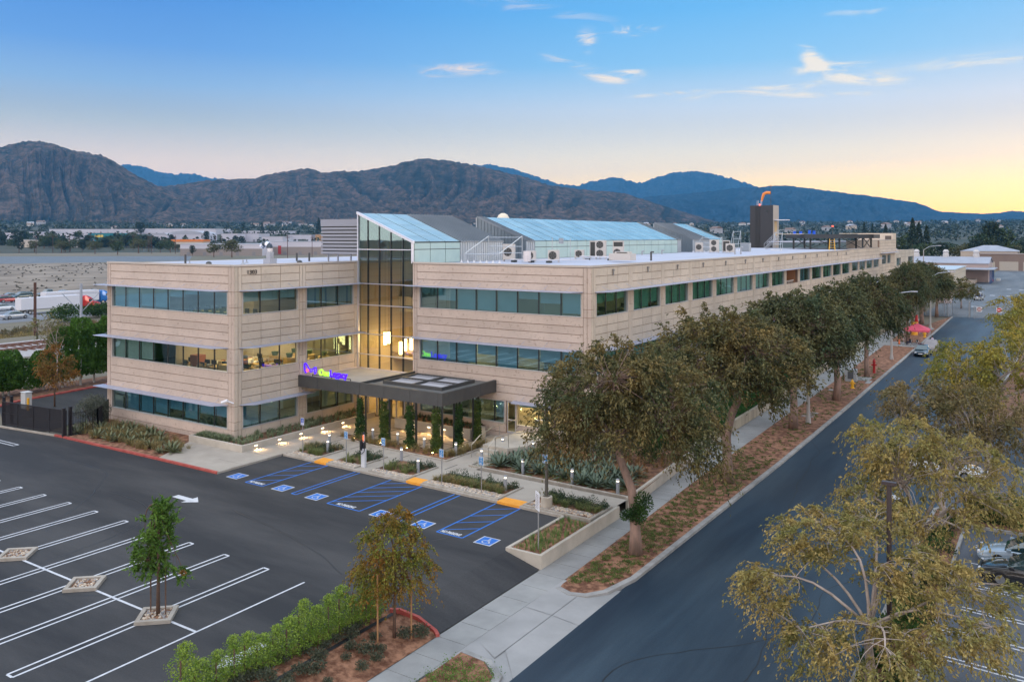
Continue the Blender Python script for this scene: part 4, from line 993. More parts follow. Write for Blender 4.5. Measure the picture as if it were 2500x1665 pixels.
# arrows
def arrow(cx, cy, ang, L_=2.2, w=.22):
    c_, s_ = math.cos(ang), math.sin(ang); T = lambda a, b: (cx + a * c_ - b * s_, cy + a * s_ + b * c_)
    wm.flat([T(-L_ / 2, -w), T(L_ * .12, -w), T(L_ * .12, w), T(-L_ / 2, w)], .005); wm.flat([T(L_ * .12, -w * 2.6), T(L_ / 2, 0), T(L_ * .12, w * 2.6)], .005)
arrow(8.0, -9.75, 0.0); arrow(25.85, -20.2, R(-90))
for q in ([(47.6, 3.6), (55, 3.1)], [(47.6, 3.3), (55, 2.8)], [(47.7, 0.7), (55, .2)], [(47.7, .4), (55, -.1)], [(47.2, -1.9), (55, -2.5)], [(47.2, -2.2), (55, -2.8)], [(47.1, -4.5), (55, -5.0)], [(47.1, -4.8), (55, -5.3)], [(47.6, 6.5), (55, 6.0)], [(47.6, 9.3), (55, 8.8)], [(47.6, 9.0), (55, 8.5)]):
    (a, b), (c_, d) = q; wm.flat([(a, b), (c_, d), (c_, d + .1), (a, b + .1)], -.645)
for (x, y) in ((36.1, 224.4), (40.1, 223.7), (38.6, 258), (42, 256), (35, 180)): wm.flat([(x - .6, y - .8), (x + .6, y - .8), (x + .6, y + .8), (x - .6, y + .8)], -.652)
wm.flat([(45.6, 150), (45.75, 150), (41.2, 400), (41.0, 400)], -.652)
struct(wm.build('white_markings', m_white))
sm = MB(); rs_ = random.Random(12)
for (x, y, a, n_, zz) in ((-6, -9, .12, 26, .003), (3, -11.5, .05, 22, .003), (12, -9.5, -.15, 24, .003), (24, -8, 1.1, 12, .003), (-10, -17, .3, 18, .003), (9, -23, .1, 20, .003), (37.5, -18, 1.5, 40, -.647), (40.2, 0, 1.62, 46, -.647), (42.0, -20, 1.45, 30, -.647), (38, 40, 1.55, 60, -.647)):
    px_, py_ = x, y
    for q in range(n_):
        a += rs_.uniform(-.22, .22); nx_, ny_ = px_ + .62 * math.cos(a), py_ + .62 * math.sin(a); w_ = .016 + .012 * rs_.random(); sn, cs = math.sin(a) * w_, math.cos(a) * w_
        sm.flat([(px_ + sn, py_ - cs), (nx_ + sn, ny_ - cs), (nx_ - sn, ny_ + cs), (px_ - sn, py_ + cs)], zz); px_, py_ = nx_, ny_
struct(sm.build('asphalt_cracks', mat('crack_seal', (.007, .008, .010), .5)))
bm_ = MB()
def bline(a, b, w=.1, z=.005):
    a, b = Vector((*a, 0)), Vector((*b, 0)); t = (b - a).normalized(); nn = Vector((-t.y, t.x, 0)) * w / 2
    bm_.flat([tuple(a - nn)[:2], tuple(b - nn)[:2], tuple(b + nn)[:2], tuple(a + nn)[:2]], z)
def aisle(x0, x1, y0, y1, n):
    bline((x0, y0), (x0, y1)); bline((x1, y0), (x1, y1)); bline((x0, y0), (x1, y0), z=.0065)
    for i in range(n):
        yb = y0 + .35 + (y1 - y0 - .3) * i / n; bline((x0, yb), (x1, yb + (x1 - x0) * .78), .08, .008)
aisle(8.14, 9.75, -5.6, -.02, 4); aisle(15.55, 18.1, -5.77, -.2, 5); aisle(23.82, 25.5, -5.97, -.45, 4)
for x, y1 in ((12.58, -.12), (20.95, -.35)): bline((x - .2, -5.6 - (x - 12) * .04), (x - .2, y1)); bline((x + .2, -5.6 - (x - 12) * .04), (x + .2, y1)); bline((x - .2, -5.6 - (x - 12) * .04), (x + .2, -5.6 - (x - 12) * .04), z=.0065)
struct(bm_.build('blue_markings', m_blue))
m_sign_w = mat('sign_white', (.78, .78, .80), .5); m_sign_b = mat('sign_blue', (.01, .075, .42), .5); m_sign_c = mat('sign_cyan_blue', (.012, .21, .50), .5)
def wheelchair(mb, T, z_or_f, s):
    """pictogram from discs and bars; T maps local (a,b) in -1..1 to world (flat at height z)"""
    def P(pts): mb.poly([T(a * s, b * s) for a, b in pts])
    P([(.02 + .11 * math.cos(t), .72 + .11 * math.sin(t)) for t in np.linspace(0, 2 * math.pi, 11)[:-1]])
    P([(-.08, .58), (.06, .60), (.09, -.02), (-.05, -.02)]); P([(-.02, -.04), (-.02, .10), (.42, .10), (.42, -.04)]); P([(.30, -.04), (.42, .06), (.66, -.52), (.52, -.58)]); P([(.52, -.58), (.58, -.44), (.80, -.44), (.80, -.56)]); P([(.0, .30), (.0, .40), (.34, .40), (.34, .30)])
    n = 16; a0, a1 = R(100), R(345); ro, ri = .50, .38
    for i in range(n):
        u, v = a0 + (a1 - a0) * i / n, a0 + (a1 - a0) * (i + 1) / n; c0 = (-.02, -.28)
        P([(c0[0] + ri * math.cos(u), c0[1] + ri * math.sin(u)), (c0[0] + ro * math.cos(u), c0[1] + ro * math.sin(u)), (c0[0] + ro * math.cos(v), c0[1] + ro * math.sin(v)), (c0[0] + ri * math.cos(v), c0[1] + ri * math.sin(v))])
isa = [(6.64, -5.0), (11.11, -5.16), (14.14, -5.24), (19.47, -5.43), (22.49, -5.48), (26.82, -5.63)]
for i, (x, y) in enumerate(isa):
    mb = MB(); mb.mi(0).flat([(x - .52, y - .52), (x + .52, y - .52), (x + .52, y + .52), (x - .52, y + .52)], .006)
    mb.mi(1).flat([(x - .45, y - .45), (x + .45, y - .45), (x + .45, y + .45), (x - .45, y + .45)], .009); mb.mi(0); wheelchair(mb, lambda a, b: (x + a, y + b, .012), 0, .42)
    struct(mb.build('parking_symbol', [m_white, m_blue]))
for (x, y) in ((8.28, -5.45), (16.1, -5.62), (23.96, -5.85)):
    w_ = 1.36 if x != 16.1 else 1.5
    struct(text_mesh('no_parking_marking', 'NO PARKING', .40, .001, m_white, None, (x, y, .013), (0, 0, 0), sx=w_ / 2.62 * 1.0, bold=.02))

# ------------------------------------------------------------------ low walls, planters, stairs
def wall_thing(mb, mats, label, name='planter_wall', cat='wall', group=None, parent=None, bevel=.012):
    return tag(mb.build(name, mats, bevel=bevel), label, cat, group)
w = MB(); w.prism([(2.48, -1.25), (2.28, -1.25), (.0 - 4.9, -1.45), (-4.9, -1.2), (2.24, -1.02), (2.24, 11.6), (2.48, 11.6)], -.05, .62)
w2 = MB(); w2.box(2.26, 2.48, -1.3, 12.6, -.05, .60); w2.box(-3.6, 2.26, -1.3, -1.08, -.05, .60); w2.box(-3.6, -3.4, -1.08, -.1, -.05, .60)
wl1 = wall_thing(w2, m_wall, 'long low concrete planter wall with recessed lights below the west wing windows')
b = MB(); b.flat([(-3.38, -1.06), (2.24, -1.06), (2.24, 12.55), (.02, 12.55), (.02, -.02), (-3.38, -.02)], .48); struct(b.build('planter_soil', m_soil))
w3 = MB(); w3.box(6.35, 13.9, 10.65, 10.85, -.05, .92); w3.box(6.35, 6.55, 10.85, 13.0, -.05, .92); w3.box(13.72, 14.3, 10.85, 12.1, -.05, .92)
wl2 = wall_thing(w3, m_wall, 'concrete planter wall with recessed lights under the canopy beside the entrance')
b = MB(); b.flat([(6.56, 10.86), (13.7, 10.86), (13.7, 13.0), (6.56, 13.0)], .80); struct(b.build('planter_soil', m_soil))
# recessed wall lights
def wall_light(i, x, y, z, axis, grp, lab):
    t = thing('wall_light', lab, 'wall light', (x, y, z), group=grp)
    m = MB(); 
    if axis == 'y': m.tube([(0, 0, 0), (.035, 0, 0)], .0, 4) if False else m.add([(.012, .16 * math.cos(a), .05 * math.sin(a)) for a in np.linspace(0, 2 * math.pi, 13)[:-1]], [tuple(range(12))])
    else: m.add([(.16 * math.cos(a), -.012, .05 * math.sin(a)) for a in np.linspace(0, 2 * math.pi, 13)[:-1]], [tuple(range(12))])
    m.build('lens', lamp_mat('wall_light_glow', (1, .80, .50), 3.5), t)
    h = MB(); 
    if axis == 'y': h.box(.002, .05, -.19, .19, .055, .075)
    else: h.box(-.19, .19, -.05, -.002, .055, .075)
    h.build('hood', m_silver, t)
    ld = bpy.data.lights.new('lamp', 'SPOT'); ld.energy = 95; ld.color = (1, .62, .26); ld.spot_size = R(125); ld.spot_blend = .7; ld.shadow_soft_size = .06
    lo = bpy.data.objects.new('lamp', ld); COL.objects.link(lo); lo.location = (.10, 0, .02) if axis == 'y' else (0, -.10, .02); lo.rotation_euler = (0, R(-38), 0) if axis == 'y' else (R(-38), 0, 0)
    set_parent(lo, t)
for i, y in enumerate([-.06, 2.13, 4.26, 6.5, 8.75]): wall_light(i, 2.48, y, .38, 'y', 'recessed lights in the long planter wall', '%s oval light from the corner end in the long low planter wall' % ORD[i])
for i, x in enumerate([8.3, 9.9, 11.4, 13.1]): wall_light(i, x, 10.65, .58, 'x', 'recessed lights in the canopy planter wall', '%s oval light from the doors in the planter wall under the canopy' % ORD[i])
# planting islands with kerbs
def island(pts, k_in=.15, z=ZP + .09, soil=m_soil):
    k = MB(); kerb_line(k, pts, k_in, .0, z, 1, closed=True); struct(k.build('island_kerb', m_kerb)); s = MB(); s.flat(pts, z - .05); struct(s.build('island_soil', soil))
ISL = [[(5.35, .05), (8.2, .0), (8.2, 3.35), (5.6, 3.7)], [(9.6, -.02), (12.1, -.08), (12.1, 3.4), (9.6, 3.5)], [(13.3, -.1), (16.65, -.17), (16.65, 3.3), (13.3, 3.35)], [(18.0, -.2), (23.8, -.38), (23.8, 2.6), (18.0, 2.7)], [(25.55, -.42), (28.3, -.5), (30.15, -.55), (30.2, 2.4), (25.55, 2.5)]]
for q in ISL: island([(a, b + .16) for a, b in q[:2]] + q[2:] if len(q) == 4 else [(25.55, -.25), (28.3, -.33), (30.0, -.40), (30.0, 2.3), (25.55, 2.45)])
island([(4.7, 5.7), (10.2, 5.05), (16.2, 4.75), (16.2, 8.8), (16.0, 9.2), (15.9, 10.4), (15.2, 10.4), (15.2, 6.9), (4.7, 6.95)])
k = MB(); kerb_line(k, [(18.9, 6.6), (18.0, 5.6), (18.1, 4.7), (24, 4.55), (30.05, 4.25)], .16, 0, ZP + .10); struct(k.build('garden_kerb', m_kerb))
# retaining walls to the sidewalk
w = MB(); w.prism([(28.3, -6.15), (30.38, -6.15), (30.38, -5.98), (28.3, -5.98)], -.62, .16); w.box(28.3, 28.48, -5.98, -.55, -.1, .16); w.prism([(30.2, -5.98), (30.38, -5.98), (30.3, 2.6), (30.12, 2.6)], -.62, .17)
wall_thing(w, m_wall, 'pale concrete wall round the grass bed at the corner of lot and sidewalk')
b = MB(); b.flat([(28.48, -5.98), (30.2, -5.98), (30.18, -.6), (28.48, -.6)], .08); struct(b.build('bed_soil', m_mulch))
w = MB(); w.prism([(30.1, 4.15), (29.93, 4.15), (29.55, 10.3), (29.1, 16.9), (29.3, 16.9), (29.75, 10.3)], -.62, .22); wall_thing(w, m_wall, 'low concrete kerb wall between agave garden and sidewalk')
w = MB()
for i in range(54):
    ya = 17 + i * 2.2; yb = ya + 2.17; xa, xb = lerp_line(SWL, ya), lerp_line(SWL, yb)
    if yb > 136 or 98 < ya < 106: continue
    w.prism([(xa - .02, ya), (xb - .02, yb), (xb - .30, yb), (xa - .30, ya)], -.62, .30); 
wall_thing(w, m_rwall, 'long stained concrete retaining wall along the inner side of the sidewalk', bevel=0)
# stair and landing to the side door
s = MB(); s.box(16.95, 19.9, 9.3, 12.9, -.02, .78); s.prism([(17.0, 7.9), (19.1, 7.9), (19.9, 9.3), (16.95, 9.3)], 0, .78); s.box(16.95, 18.4, 7.55, 7.9, 0, .56); s.box(16.95, 18.2, 7.2, 7.55, 0, .35)
t = tag(s.build('entry_steps', m_wall, bevel=.015), 'concrete landing with two steps up to the glass side door', 'steps')
r = MB(); 
def rail(pts):
    r.tube([Vector(p) for p in pts], .025, 6)
rail([(16.9, 6.7, 1.0), (16.9, 7.7, 1.45), (16.9, 9.2, 1.72), (16.9, 12.6, 1.72)]); rail([(18.3, 6.7, 1.0), (18.3, 7.6, 1.55), (19.0, 8.2, 1.72), (19.8, 9.4, 1.72), (19.8, 12.6, 1.72)])
for (x, y, z0, z1) in ((16.9, 6.7, .13, 1.0), (16.9, 8.4, .2, 1.6), (16.9, 10.2, .78, 1.72), (16.9, 12.5, .78, 1.72), (18.3, 6.75, .13, 1.0), (18.3, 7.6, .35, 1.5), (19.0, 8.2, .78, 1.72), (19.8, 9.4, .78, 1.72), (19.8, 11, .78, 1.72), (19.8, 12.5, .78, 1.72)): r.cyl(x, y, z0, z1, .022, 6)
tag(r.build('handrail', mat('stainless', (.45, .42, .38), .3, metal=.8)), 'thin stainless steel handrail with posts along the landing of the side door', 'handrail')

# ------------------------------------------------------------------ bollards, signs, lamp, charger
def bollard_proto():
    t = thing('bollard_light', '', 'bollard light')
    m = MB(); m.lathe(0, 0, [(.10, 0), (.10, .78)], 14); m.build('post', mat('bollard_grey', (.34, .36, .40), .45, metal=.3), t, smooth=False)
    m = MB(); m.lathe(0, 0, [(.085, .78), (.085, .86)], 14); m.build('lens', lamp_mat('bollard_glow', (1, .88, .70), 2.2), t)
    m = MB(); m.lathe(0, 0, [(.105, .86), (.105, .93), (.09, .945)], 14); m.build('cap', mat('bollard_grey', (.3, .3, .3)), t)
    return t
bo = bollard_proto()
bpos = [((6.35, 3.45), 'behind the westernmost bed, near the walk'), ((7.67, 2.0), 'in the grass of the westernmost bed'), ((7.83, 6.5), 'between the leftmost two vine trellises'), ((10.3, 6.5), 'between the second and third vine trellis'), ((12.9, 6.4), 'between the third and fourth vine trellis'),
        ((15.75, 6.4), 'in the yellow grass at the right corner of the canopy bed'), ((13.5, 3.2), 'behind the third shrub bed from the west'), ((16.3, 1.6), 'at the right end of the third shrub bed'), ((23.2, 1.5), 'at the right end of the longest shrub bed'), ((18.33, 5.9), 'behind the cyan sign post by the garden'),
        ((17.7, 9.4), 'beside the steps of the side door'), ((20.15, 9.6), 'at the back of the agave garden near the landing'), ((22.1, 5.2), 'at the front left of the agave garden'), ((25.87, 5.0), 'at the front middle of the agave garden'), ((29.2, 4.6), 'at the front right corner of the agave garden')]
for i, ((x, y), s) in enumerate(bpos):
    lab = 'lit grey bollard ' + s
    if i == 0: bo.location = (x, y, ZP); bo['label'] = lab; bo['group'] = 'lit grey bollards'
    else: copy_tree(bo, (x, y, ZP), label=lab, group='lit grey bollards')
def lines_mesh(mb, T, x0, x1, z0, z1, n, seed):
    rr = random.Random(seed); h = (z1 - z0) / n
    for i in range(n):
        e = x1 - rr.uniform(0, .25) * (x1 - x0); a = z1 - (i + .8) * h; mb.poly([T(x0, a), T(e, a), T(e, a + h * .45), T(x0, a + h * .45)])
def isa_sign(x, y, z, h, col, label, wh=True, lamp=None, rz=0):
    t = thing('parking_sign', label, 'sign', (x, y, z), rz, 'accessible parking signs')
    if not lamp:
        m = MB(); m.cyl(0, 0, 0, h + .42, .03, 8); m.build('pole', mat('galvanised_pole', (.36, .36, .36), .4, metal=.5), t)
    m = MB(); oy = -.045 if not lamp else -.16
    m.mi(0).box(-.16, .16, oy, oy + .02, h, h + .5); m.mi(1)
    T = lambda a, b: (a, oy - .003, h + .27 + b); m.mi(1).poly([T(-.145, -.255), T(.145, -.255), T(.145, .215), T(-.145, .215)])
    T2 = lambda a, b: (a, oy - .006, h + .30 + b); m.mi(0)
    if col is m_sign_b:
        m.poly([T2(-.13, -.26), T2(.13, -.26), T2(.13, -.12), T2(-.13, -.12)]); m.mi(1); lines_mesh(m, lambda a, b: (a, oy - .009, b), -.11, .12, h + .06, h + .17, 3, 1); m.mi(0)
        wheelchair(m, lambda a, b: (a, oy - .008, h + .33 + b), 0, .14)
    else:
        wheelchair(m, lambda a, b: (a, oy - .008, h + .29 + b), 0, .13); lines_mesh(m, lambda a, b: (a, oy - .008, b), -.11, .12, h + .04, h + .15, 3, 2); lines_mesh(m, lambda a, b: (a, oy - .008, b), -.11, .12, h + .41, h + .46, 1, 3)
    m.build('sign_panel', [m_sign_w if col is m_sign_b else m_sign_c if False else m_sign_w, col], t)
isa_sign(6.2, 1.0, ZP, 2.0, m_sign_b, 'dark blue accessible parking sign with white border on the westernmost post')
for i, ((x, y), s) in enumerate([((10.95, .5), 'next to the car charger, leftmost of the four on poles'), ((14.3, .5), 'at the third shrub bed, second from the left'), ((19.27, .3), 'at the left part of the longest shrub bed'), ((22.35, .2), 'at the right part of the longest shrub bed')]):
    isa_sign(x, y, ZP, 1.75, m_sign_c, 'cyan blue accessible parking sign ' + s)
# lamp post with concrete base
lx, ly = 26.85, .25
lp = thing('lamp_post', 'tall bronze parking lamp post on a round concrete base beside the steel planter bed', 'street lamp', (lx, ly, ZP))
m = MB(); m.lathe(0, 0, [(.33, 0), (.33, .62), (.31, .65)], 22); m.build('base', m_wall, lp)
m = MB(); m.box(-.16, .16, -.16, .16, .65, .70); m.box(-.07, .07, -.07, .07, .70, 6.6); m.build('pole', mat('bronze_pole', (.13, .12, .10), .45, metal=.4), lp)
m = MB(); m.box(-.65, .1, -.12, .12, 6.55, 6.68); m.build('lamp_head', mat('bronze_pole', (.1, .1, .1)), lp)
m = MB(); m.tube([(-.1, 0, 4.9), (-.35, -.1, 4.95)], .03, 5); m.tube([(-.35, -.2, 4.95), (-.5, -.35, 4.88)], .08, 8); m.tube([(-.2, .1, 4.95), (-.3, .3, 4.88)], .07, 8); m.build('camera', mat('white_plastic', (.7, .7, .7)), lp)
isa_sign(lx, ly - .02, ZP, 2.55, m_sign_c, 'cyan blue accessible parking sign fixed to the bronze lamp post', lamp=True)
# white notice on a post in the corner bed
t = thing('notice_sign', 'white notice sign with small text on a grey post in the corner grass bed', 'sign', (29.72, -5.35, .08), R(-38))
m = MB(); m.cyl(0, 0, 0, 2.75, .035, 8); m.build('pole', mat('galvanised_pole', (.3, .3, .3)), t)
m = MB(); m.mi(0).box(-.27, .27, -.06, -.04, 1.95, 2.85); m.mi(1); lines_mesh(m, lambda a, b: (a, -.064, b), -.2, .22, 2.02, 2.75, 9, 4); m.build('sign_panel', [m_sign_w, mat('grey_print', (.35, .32, .32), .7)], t)
# car charger
t = thing('car_charger', 'white electric car charging post with black holster, cable and red top', 'charging station', (12.4, .65, ZP))
m = MB(); m.box(-.17, .17, -.1, .1, 0, 1.25); m.build('pedestal', mat('charger_white', (.55, .57, .6), .4), t, bevel=.03)
m = MB(); m.box(-.05, .05, -.03, .05, 1.25, 2.25); m.build('mast', mat('charger_white', (.5, .5, .5)), t)
m = MB(); m.box(-.052, .052, -.045, -.03, 1.75, 2.15); m.build('red_panel', lamp_mat('charger_red', (1, .20, .08), .9), t)
m = MB(); m.lathe(0, 0, [(.09, 2.22), (.09, 2.30), (.03, 2.36)], 10); m.build('cap', mat('black_plastic', (.015, .015, .02), .4), t)
m = MB(); m.box(-.22, -.05, -.16, .04, 1.15, 1.75); m.box(.05, .16, -.14, .04, 1.3, 1.7); m.tube([(-.14, -.1, 1.7), (-.05, -.15, 1.85), (.12, -.1, 1.8), (.22, -.1, 1.5), (.15, -.12, 1.1), (-.1, -.16, .9), (-.2, -.14, 1.1)], .025, 6); m.build('holster', mat('black_plastic', (.02, .02, .02)), t)

# ------------------------------------------------------------------ rooftop sign over the canopy
sg = thing('rooftop_sign', 'lit purple and green company name sign with bow emblem on the edge of the canopy', 'sign', (0, 6.9, 4.13))
m = MB(); m.tube([(.9, 0, .30), (5.15, 0, .30)], .035, 5)
for x in (.95, 3.05, 5.12): m.tube([(x, 0, .0), (x, 0, .32)], .04, 5)
m.build('rail', m_black, sg)
m_pur = lamp_mat('purple_neon', (.075, .008, .90), 1.0); m_grn = lamp_mat('lime_neon', (.42, .95, .07), .95); m_pnk = lamp_mat('pink_sign', (.95, .16, .24), .8)
text_mesh('letters', 'One', .72, .05, m_grn, sg, (1.72, -.06, .33), (R(90), 0, 0), sx=.92, bold=.012)
text_mesh('letters', 'Legacy', .74, .05, m_pur, sg, (2.93, -.06, .33), (R(90), 0, 0), sx=.95, bold=.016, space=1.0)
m = MB()
def loop(pts, r=.055): 
    m.tube([(a, -.04, b) for a, b in pts], r, 6)
loop([(.55, .72), (.42, .95), (.2, 1.15), (.08, 1.12), (.04, .85), (.1, .55), (.2, .38), (.3, .45)], .06)
loop([(.50, .78), (.75, .70), (1.0, .74), (1.2, .88), (1.38, .92), (1.42, .7), (1.33, .42), (1.24, .38), (1.18, .55), (1.17, .80)], .05); loop([(.62, .62), (.82, .48), (.98, .62)], .05)
m.build('emblem', m_pur, sg); m = MB(); m.tube([(.42, -.1, .60), (.42, .0, .60)], .15, 16); m.build('emblem_disc', m_pnk, sg)

# ------------------------------------------------------------------ gate and fences at the west
m_blackm = mat('black_steel', (.02, .018, .022), .5, metal=.2)
def bars(mb, a, b, z0, z1, step, th=.02):
    a, b = Vector(a), Vector(b); n = max(1, int((b - a).length / step))
    for i in range(n + 1): p = a.lerp(b, i / n); mb.box(p.x - th / 2, p.x + th / 2, p.y - th / 2, p.y + th / 2, z0, z1)
g = thing('sliding_gate', 'long black steel sliding gate with mesh infill across the service road', 'gate', (0, 0, 0))
m = MB(); pa, pb = (-21.3, -6.15), (-13.35, -5.25)
def gl(t): return (pa[0] + (pb[0] - pa[0]) * t, pa[1] + (pb[1] - pa[1]) * t)
m.tube([(*gl(0), 2.0), (*gl(1), 2.0)], .045, 4); m.tube([(*gl(0), .22), (*gl(1), .22)], .05, 4); m.tube([(*gl(0), 1.1), (*gl(1), 1.1)], .03, 4)
for t_ in (0, .25, .5, .75, 1): m.tube([(*gl(t_), .1), (*gl(t_), 2.03)], .045, 4)
m.build('gate_frame', m_blackm, g); m = MB(); bars(m, gl(0) + (0,), gl(1) + (0,), .22, 1.98, .085, .022); m.build('bars', m_blackm, g)
m = MB(); m.add([(*gl(0), .25), (*gl(1), .25), (*gl(1), 1.95), (*gl(0), 1.95)], [(0, 1, 2, 3)])
pm = bpy.data.materials.new('perforated_mesh'); pm.use_nodes = True; N = pm.node_tree.nodes; L = pm.node_tree.links; tr = N.new('ShaderNodeBsdfTransparent'); mx = N.new('ShaderNodeMixShader'); mx.inputs[0].default_value = .62; N['Principled BSDF'].inputs['Base Color'].default_value = (.02, .018, .025, 1)
L.new(tr.outputs[0], mx.inputs[1]); L.new(N['Principled BSDF'].outputs[0], mx.inputs[2]); L.new(mx.outputs[0], N['Material Output'].inputs[0]); m.build('mesh_infill', pm, g)
m = MB()
for (x, y) in ((-21.6, -5.9), (-21.6, -5.3), (-13.2, -5.0), (-13.05, -5.6)): m = MB(); m.box(x - .1, x + .1, y - .1, y + .1, 0, 2.3); m.build('gate_post', m_blackm, g)
def picket(name, lab, pts, h, step=.12, z=0, m_=m_blackm):
    t = thing(name, lab, 'fence'); r = MB(); b = MB(); q = MB()
    for i in range(len(pts) - 1):
        a, c_ = pts[i], pts[i + 1]; r.tube([(*a, z + h - .12), (*c_, z + h - .12)], .025, 4); r.tube([(*a, z + .2), (*c_, z + .2)], .025, 4); bars(b, (*a, 0), (*c_, 0), z + .05, z + h, step)
        L_ = (Vector(c_) - Vector(a)).length; k_ = max(1, round(L_ / 2.4))
        for j in range(k_ + 1): p_ = Vector(a).lerp(Vector(c_), j / k_); q = MB(); q.box(p_.x - .04, p_.x + .04, p_.y - .04, p_.y + .04, z, z + h + .03); q.build('post', m_, t)
    r.build('rail', m_, t); b.build('pickets', m_, t)
picket('steel_fence', 'black steel picket fence between gate and olive shrub', [(-13.0, -5.0), (-12.5, -3.2), (-15.4, -.6)], 1.9)
picket('steel_fence', 'black picket fence section tight against the west corner of the office building', [(-16.45, .6), (-17.8, 2.8)], 2.4)
m = MB(); m.prism([(-16.6, .3), (-18.6, 3.2), (-18.4, 3.4), (-16.6, .8)], 0, 3.0); tag(m.build('garden_wall', m_wall), 'sloping concrete wall behind the black picket fence at the west corner', 'wall')
m = MB(); m.box(-27.4, -26.6, -1.7, -1.1, 0, 1.45); m.box(-27.45, -26.55, -1.75, -1.05, 1.45, 1.5); tag(m.build('utility_cabinet', mat('cabinet_white', (.55, .56, .56), .5), bevel=.02), 'small white utility cabinet beside the service road behind the gate', 'cabinet')
m = MB(); m.cyl(-25.9, -1.8, 0, 1.1, .11, 10); tag(m.build('safety_bollard', mat('safety_yellow', (.75, .38, .02), .5)), 'yellow steel bollard beside the white utility cabinet', 'bollard')

# street furniture on the verge
def hydrant(x, y, z, col, lab):
    t = thing('fire_hydrant', lab, 'fire hydrant', (x, y, z)); m = MB(); m.lathe(0, 0, [(.20, 0), (.20, .05), (.12, .07), (.12, .50), (.15, .52), (.15, .57), (.12, .60), (.10, .68), (.04, .74), (.04, .80)], 12); m.build('barrel', col, t)
    m = MB(); m.tube([(-.22, 0, .42), (.22, 0, .42)], .06, 8); m.tube([(0, -.24, .40), (0, 0, .40)], .075, 8); m.build('nozzle', col, t); return t
h = hydrant(33.0, 53.1, -.5, mat('hydrant_yellow', (.80, .42, .02), .45), 'bright yellow fire hydrant on the mulch verge near the grey utility box'); h.scale = (1.2, 1.2, 1.2)
t = thing('standpipe', 'slim dark red fire standpipe on the mulch verge', 'standpipe', (33.1, 65.0, -.5)); m = MB(); m.lathe(0, 0, [(.2, 0), (.14, .05), (.14, 1.2), (.2, 1.3), (.12, 1.5), (.05, 1.7)], 10); m.build('pipe', mat('fire_red', (.42, .01, .012), .45), t); m = MB(); m.tube([(-.3, -.05, .95), (.3, -.05, .95)], .09, 8); m.build('outlet', mat('fire_red', (.4, 0, 0)), t)
t = thing('utility_box', 'grey caged utility box on a concrete pad in the verge', 'utility box', (32.0, 57.6, -.5)); m = MB(); m.box(-.6, .6, -.35, .35, 0, 1.35); m.build('cabinet', mat('box_grey', (.33, .36, .38), .5), t, bevel=.02); m = MB(); m.box(-.3, .3, -.38, -.352, .3, 1.1); m.build('door', mat('box_dark', (.08, .09, .10), .5), t)
m = MB(); m.box(32.0, 33.6, 58.6, 61.2, -.6, -.47); m.box(31.1, 32.0, 50.5, 51.2, -.55, -.48); m.box(33.5, 34.0, 57, 58.8, -.55, -.48); struct(m.build('concrete_pad', m_concg))
m = MB()
for i in range(3): m.box(32.0 + i * .0, 33.0, 36.0 + i * .9, 36.35 + i * .9, -.55, -.47)
struct(m.build('stepping_slab', m_concg))
def street_light(x, y, z, h, armx, lab, lit=False, rz=0):
    t = thing('street_light', lab, 'street lamp', (x, y, z), rz); m = MB(); m.lathe(0, 0, [(.24, 0), (.22, .3), (.15, .7), (.10, h)], 12); m.build('pole', mat('concrete_pole', (.40, .38, .36), .8), t)
    m = MB(); m.tube([(0, 0, h - .1), (armx * .4, 0, h + .7), (armx, 0, h + .95)], .05, 6); m.build('arm', m_silver, t)
    m = MB(); m.box(min(armx, armx + .7 * (1 if armx > 0 else -1)), max(armx, armx + .7 * (1 if armx > 0 else -1)), -.14, .14, h + .88, h + 1.02); m.build('lamp_head', m_silver, t)
    return t
street_light(33.2, 33.6, -.5, 7.6, 2.3, 'concrete street light post between the third and fourth verge tree')
street_light(33.0, 78.0, -.5, 8.0, 2.4, 'concrete street light post just before the red tent')
t = street_light(32.5, 122.0, -.5, 9.0, 3.2, 'street light with long curved silver arm above the far verge trees')
m = MB(); m.cyl(45.95, -6.9, -.5, 6.3, .09, 10); m.cyl(45.95, -6.9, -.5, -.1, .16, 10); m.box(45.7, 46.2, -7.0, -6.8, 6.3, 6.42); tag(m.build('lamp_post', mat('dark_bronze', (.05, .035, .035), .5)), 'dark bronze lamp pole standing in the east planting strip among pale branches', 'street lamp')
m = MB(); m.cyl(48.9, 15.5, -.6, 1.0, .04, 8); tag(m.build('sign_post', mat('galvanised_pole', (.3, .3, .3))), 'bare grey sign post beside the clipped hedge of the east lot', 'post')
m = MB(); m.lathe(42.8, 15.85, [(.45, -.66), (.45, -.638), (.40, -.636)], 20); struct(m.build('manhole_cover', mat('pale_cover', (.5, .5, .52), .7)))
# ------------------------------------------------------------------ vegetation
def leafmat(name, a, b, sc=.9, tr=.35, isl=.35, rough=.6):
    return mat(name, a, rough, b, sc, detail=4, island=isl, trans=tr, spec=.25, lo=.38, hi=.62)
m_olive = leafmat('olive_brown_leaves', (.078, .098, .042), (.21, .155, .055), .55, .25, .5)
m_olive2 = leafmat('dark_olive_leaves', (.062, .092, .044), (.15, .135, .055), .4, .25, .5)
m_gold = leafmat('golden_olive_leaves', (.42, .31, .11), (.24, .23, .075), .8, .4, .45)
m_gold2 = leafmat('yellow_green_leaves', (.40, .30, .055), (.20, .21, .042), .5, .35, .45)
m_green = leafmat('fresh_green_leaves', (.07, .15, .025), (.15, .26, .045), 1.4, .35, .4)
m_lime = leafmat('lime_green_leaves', (.13, .24, .03), (.34, .44, .08), 1.6, .4, .4)
m_dkgreen = leafmat('deep_green_leaves', (.018, .05, .014), (.06, .12, .025), 1.2, .25, .5)
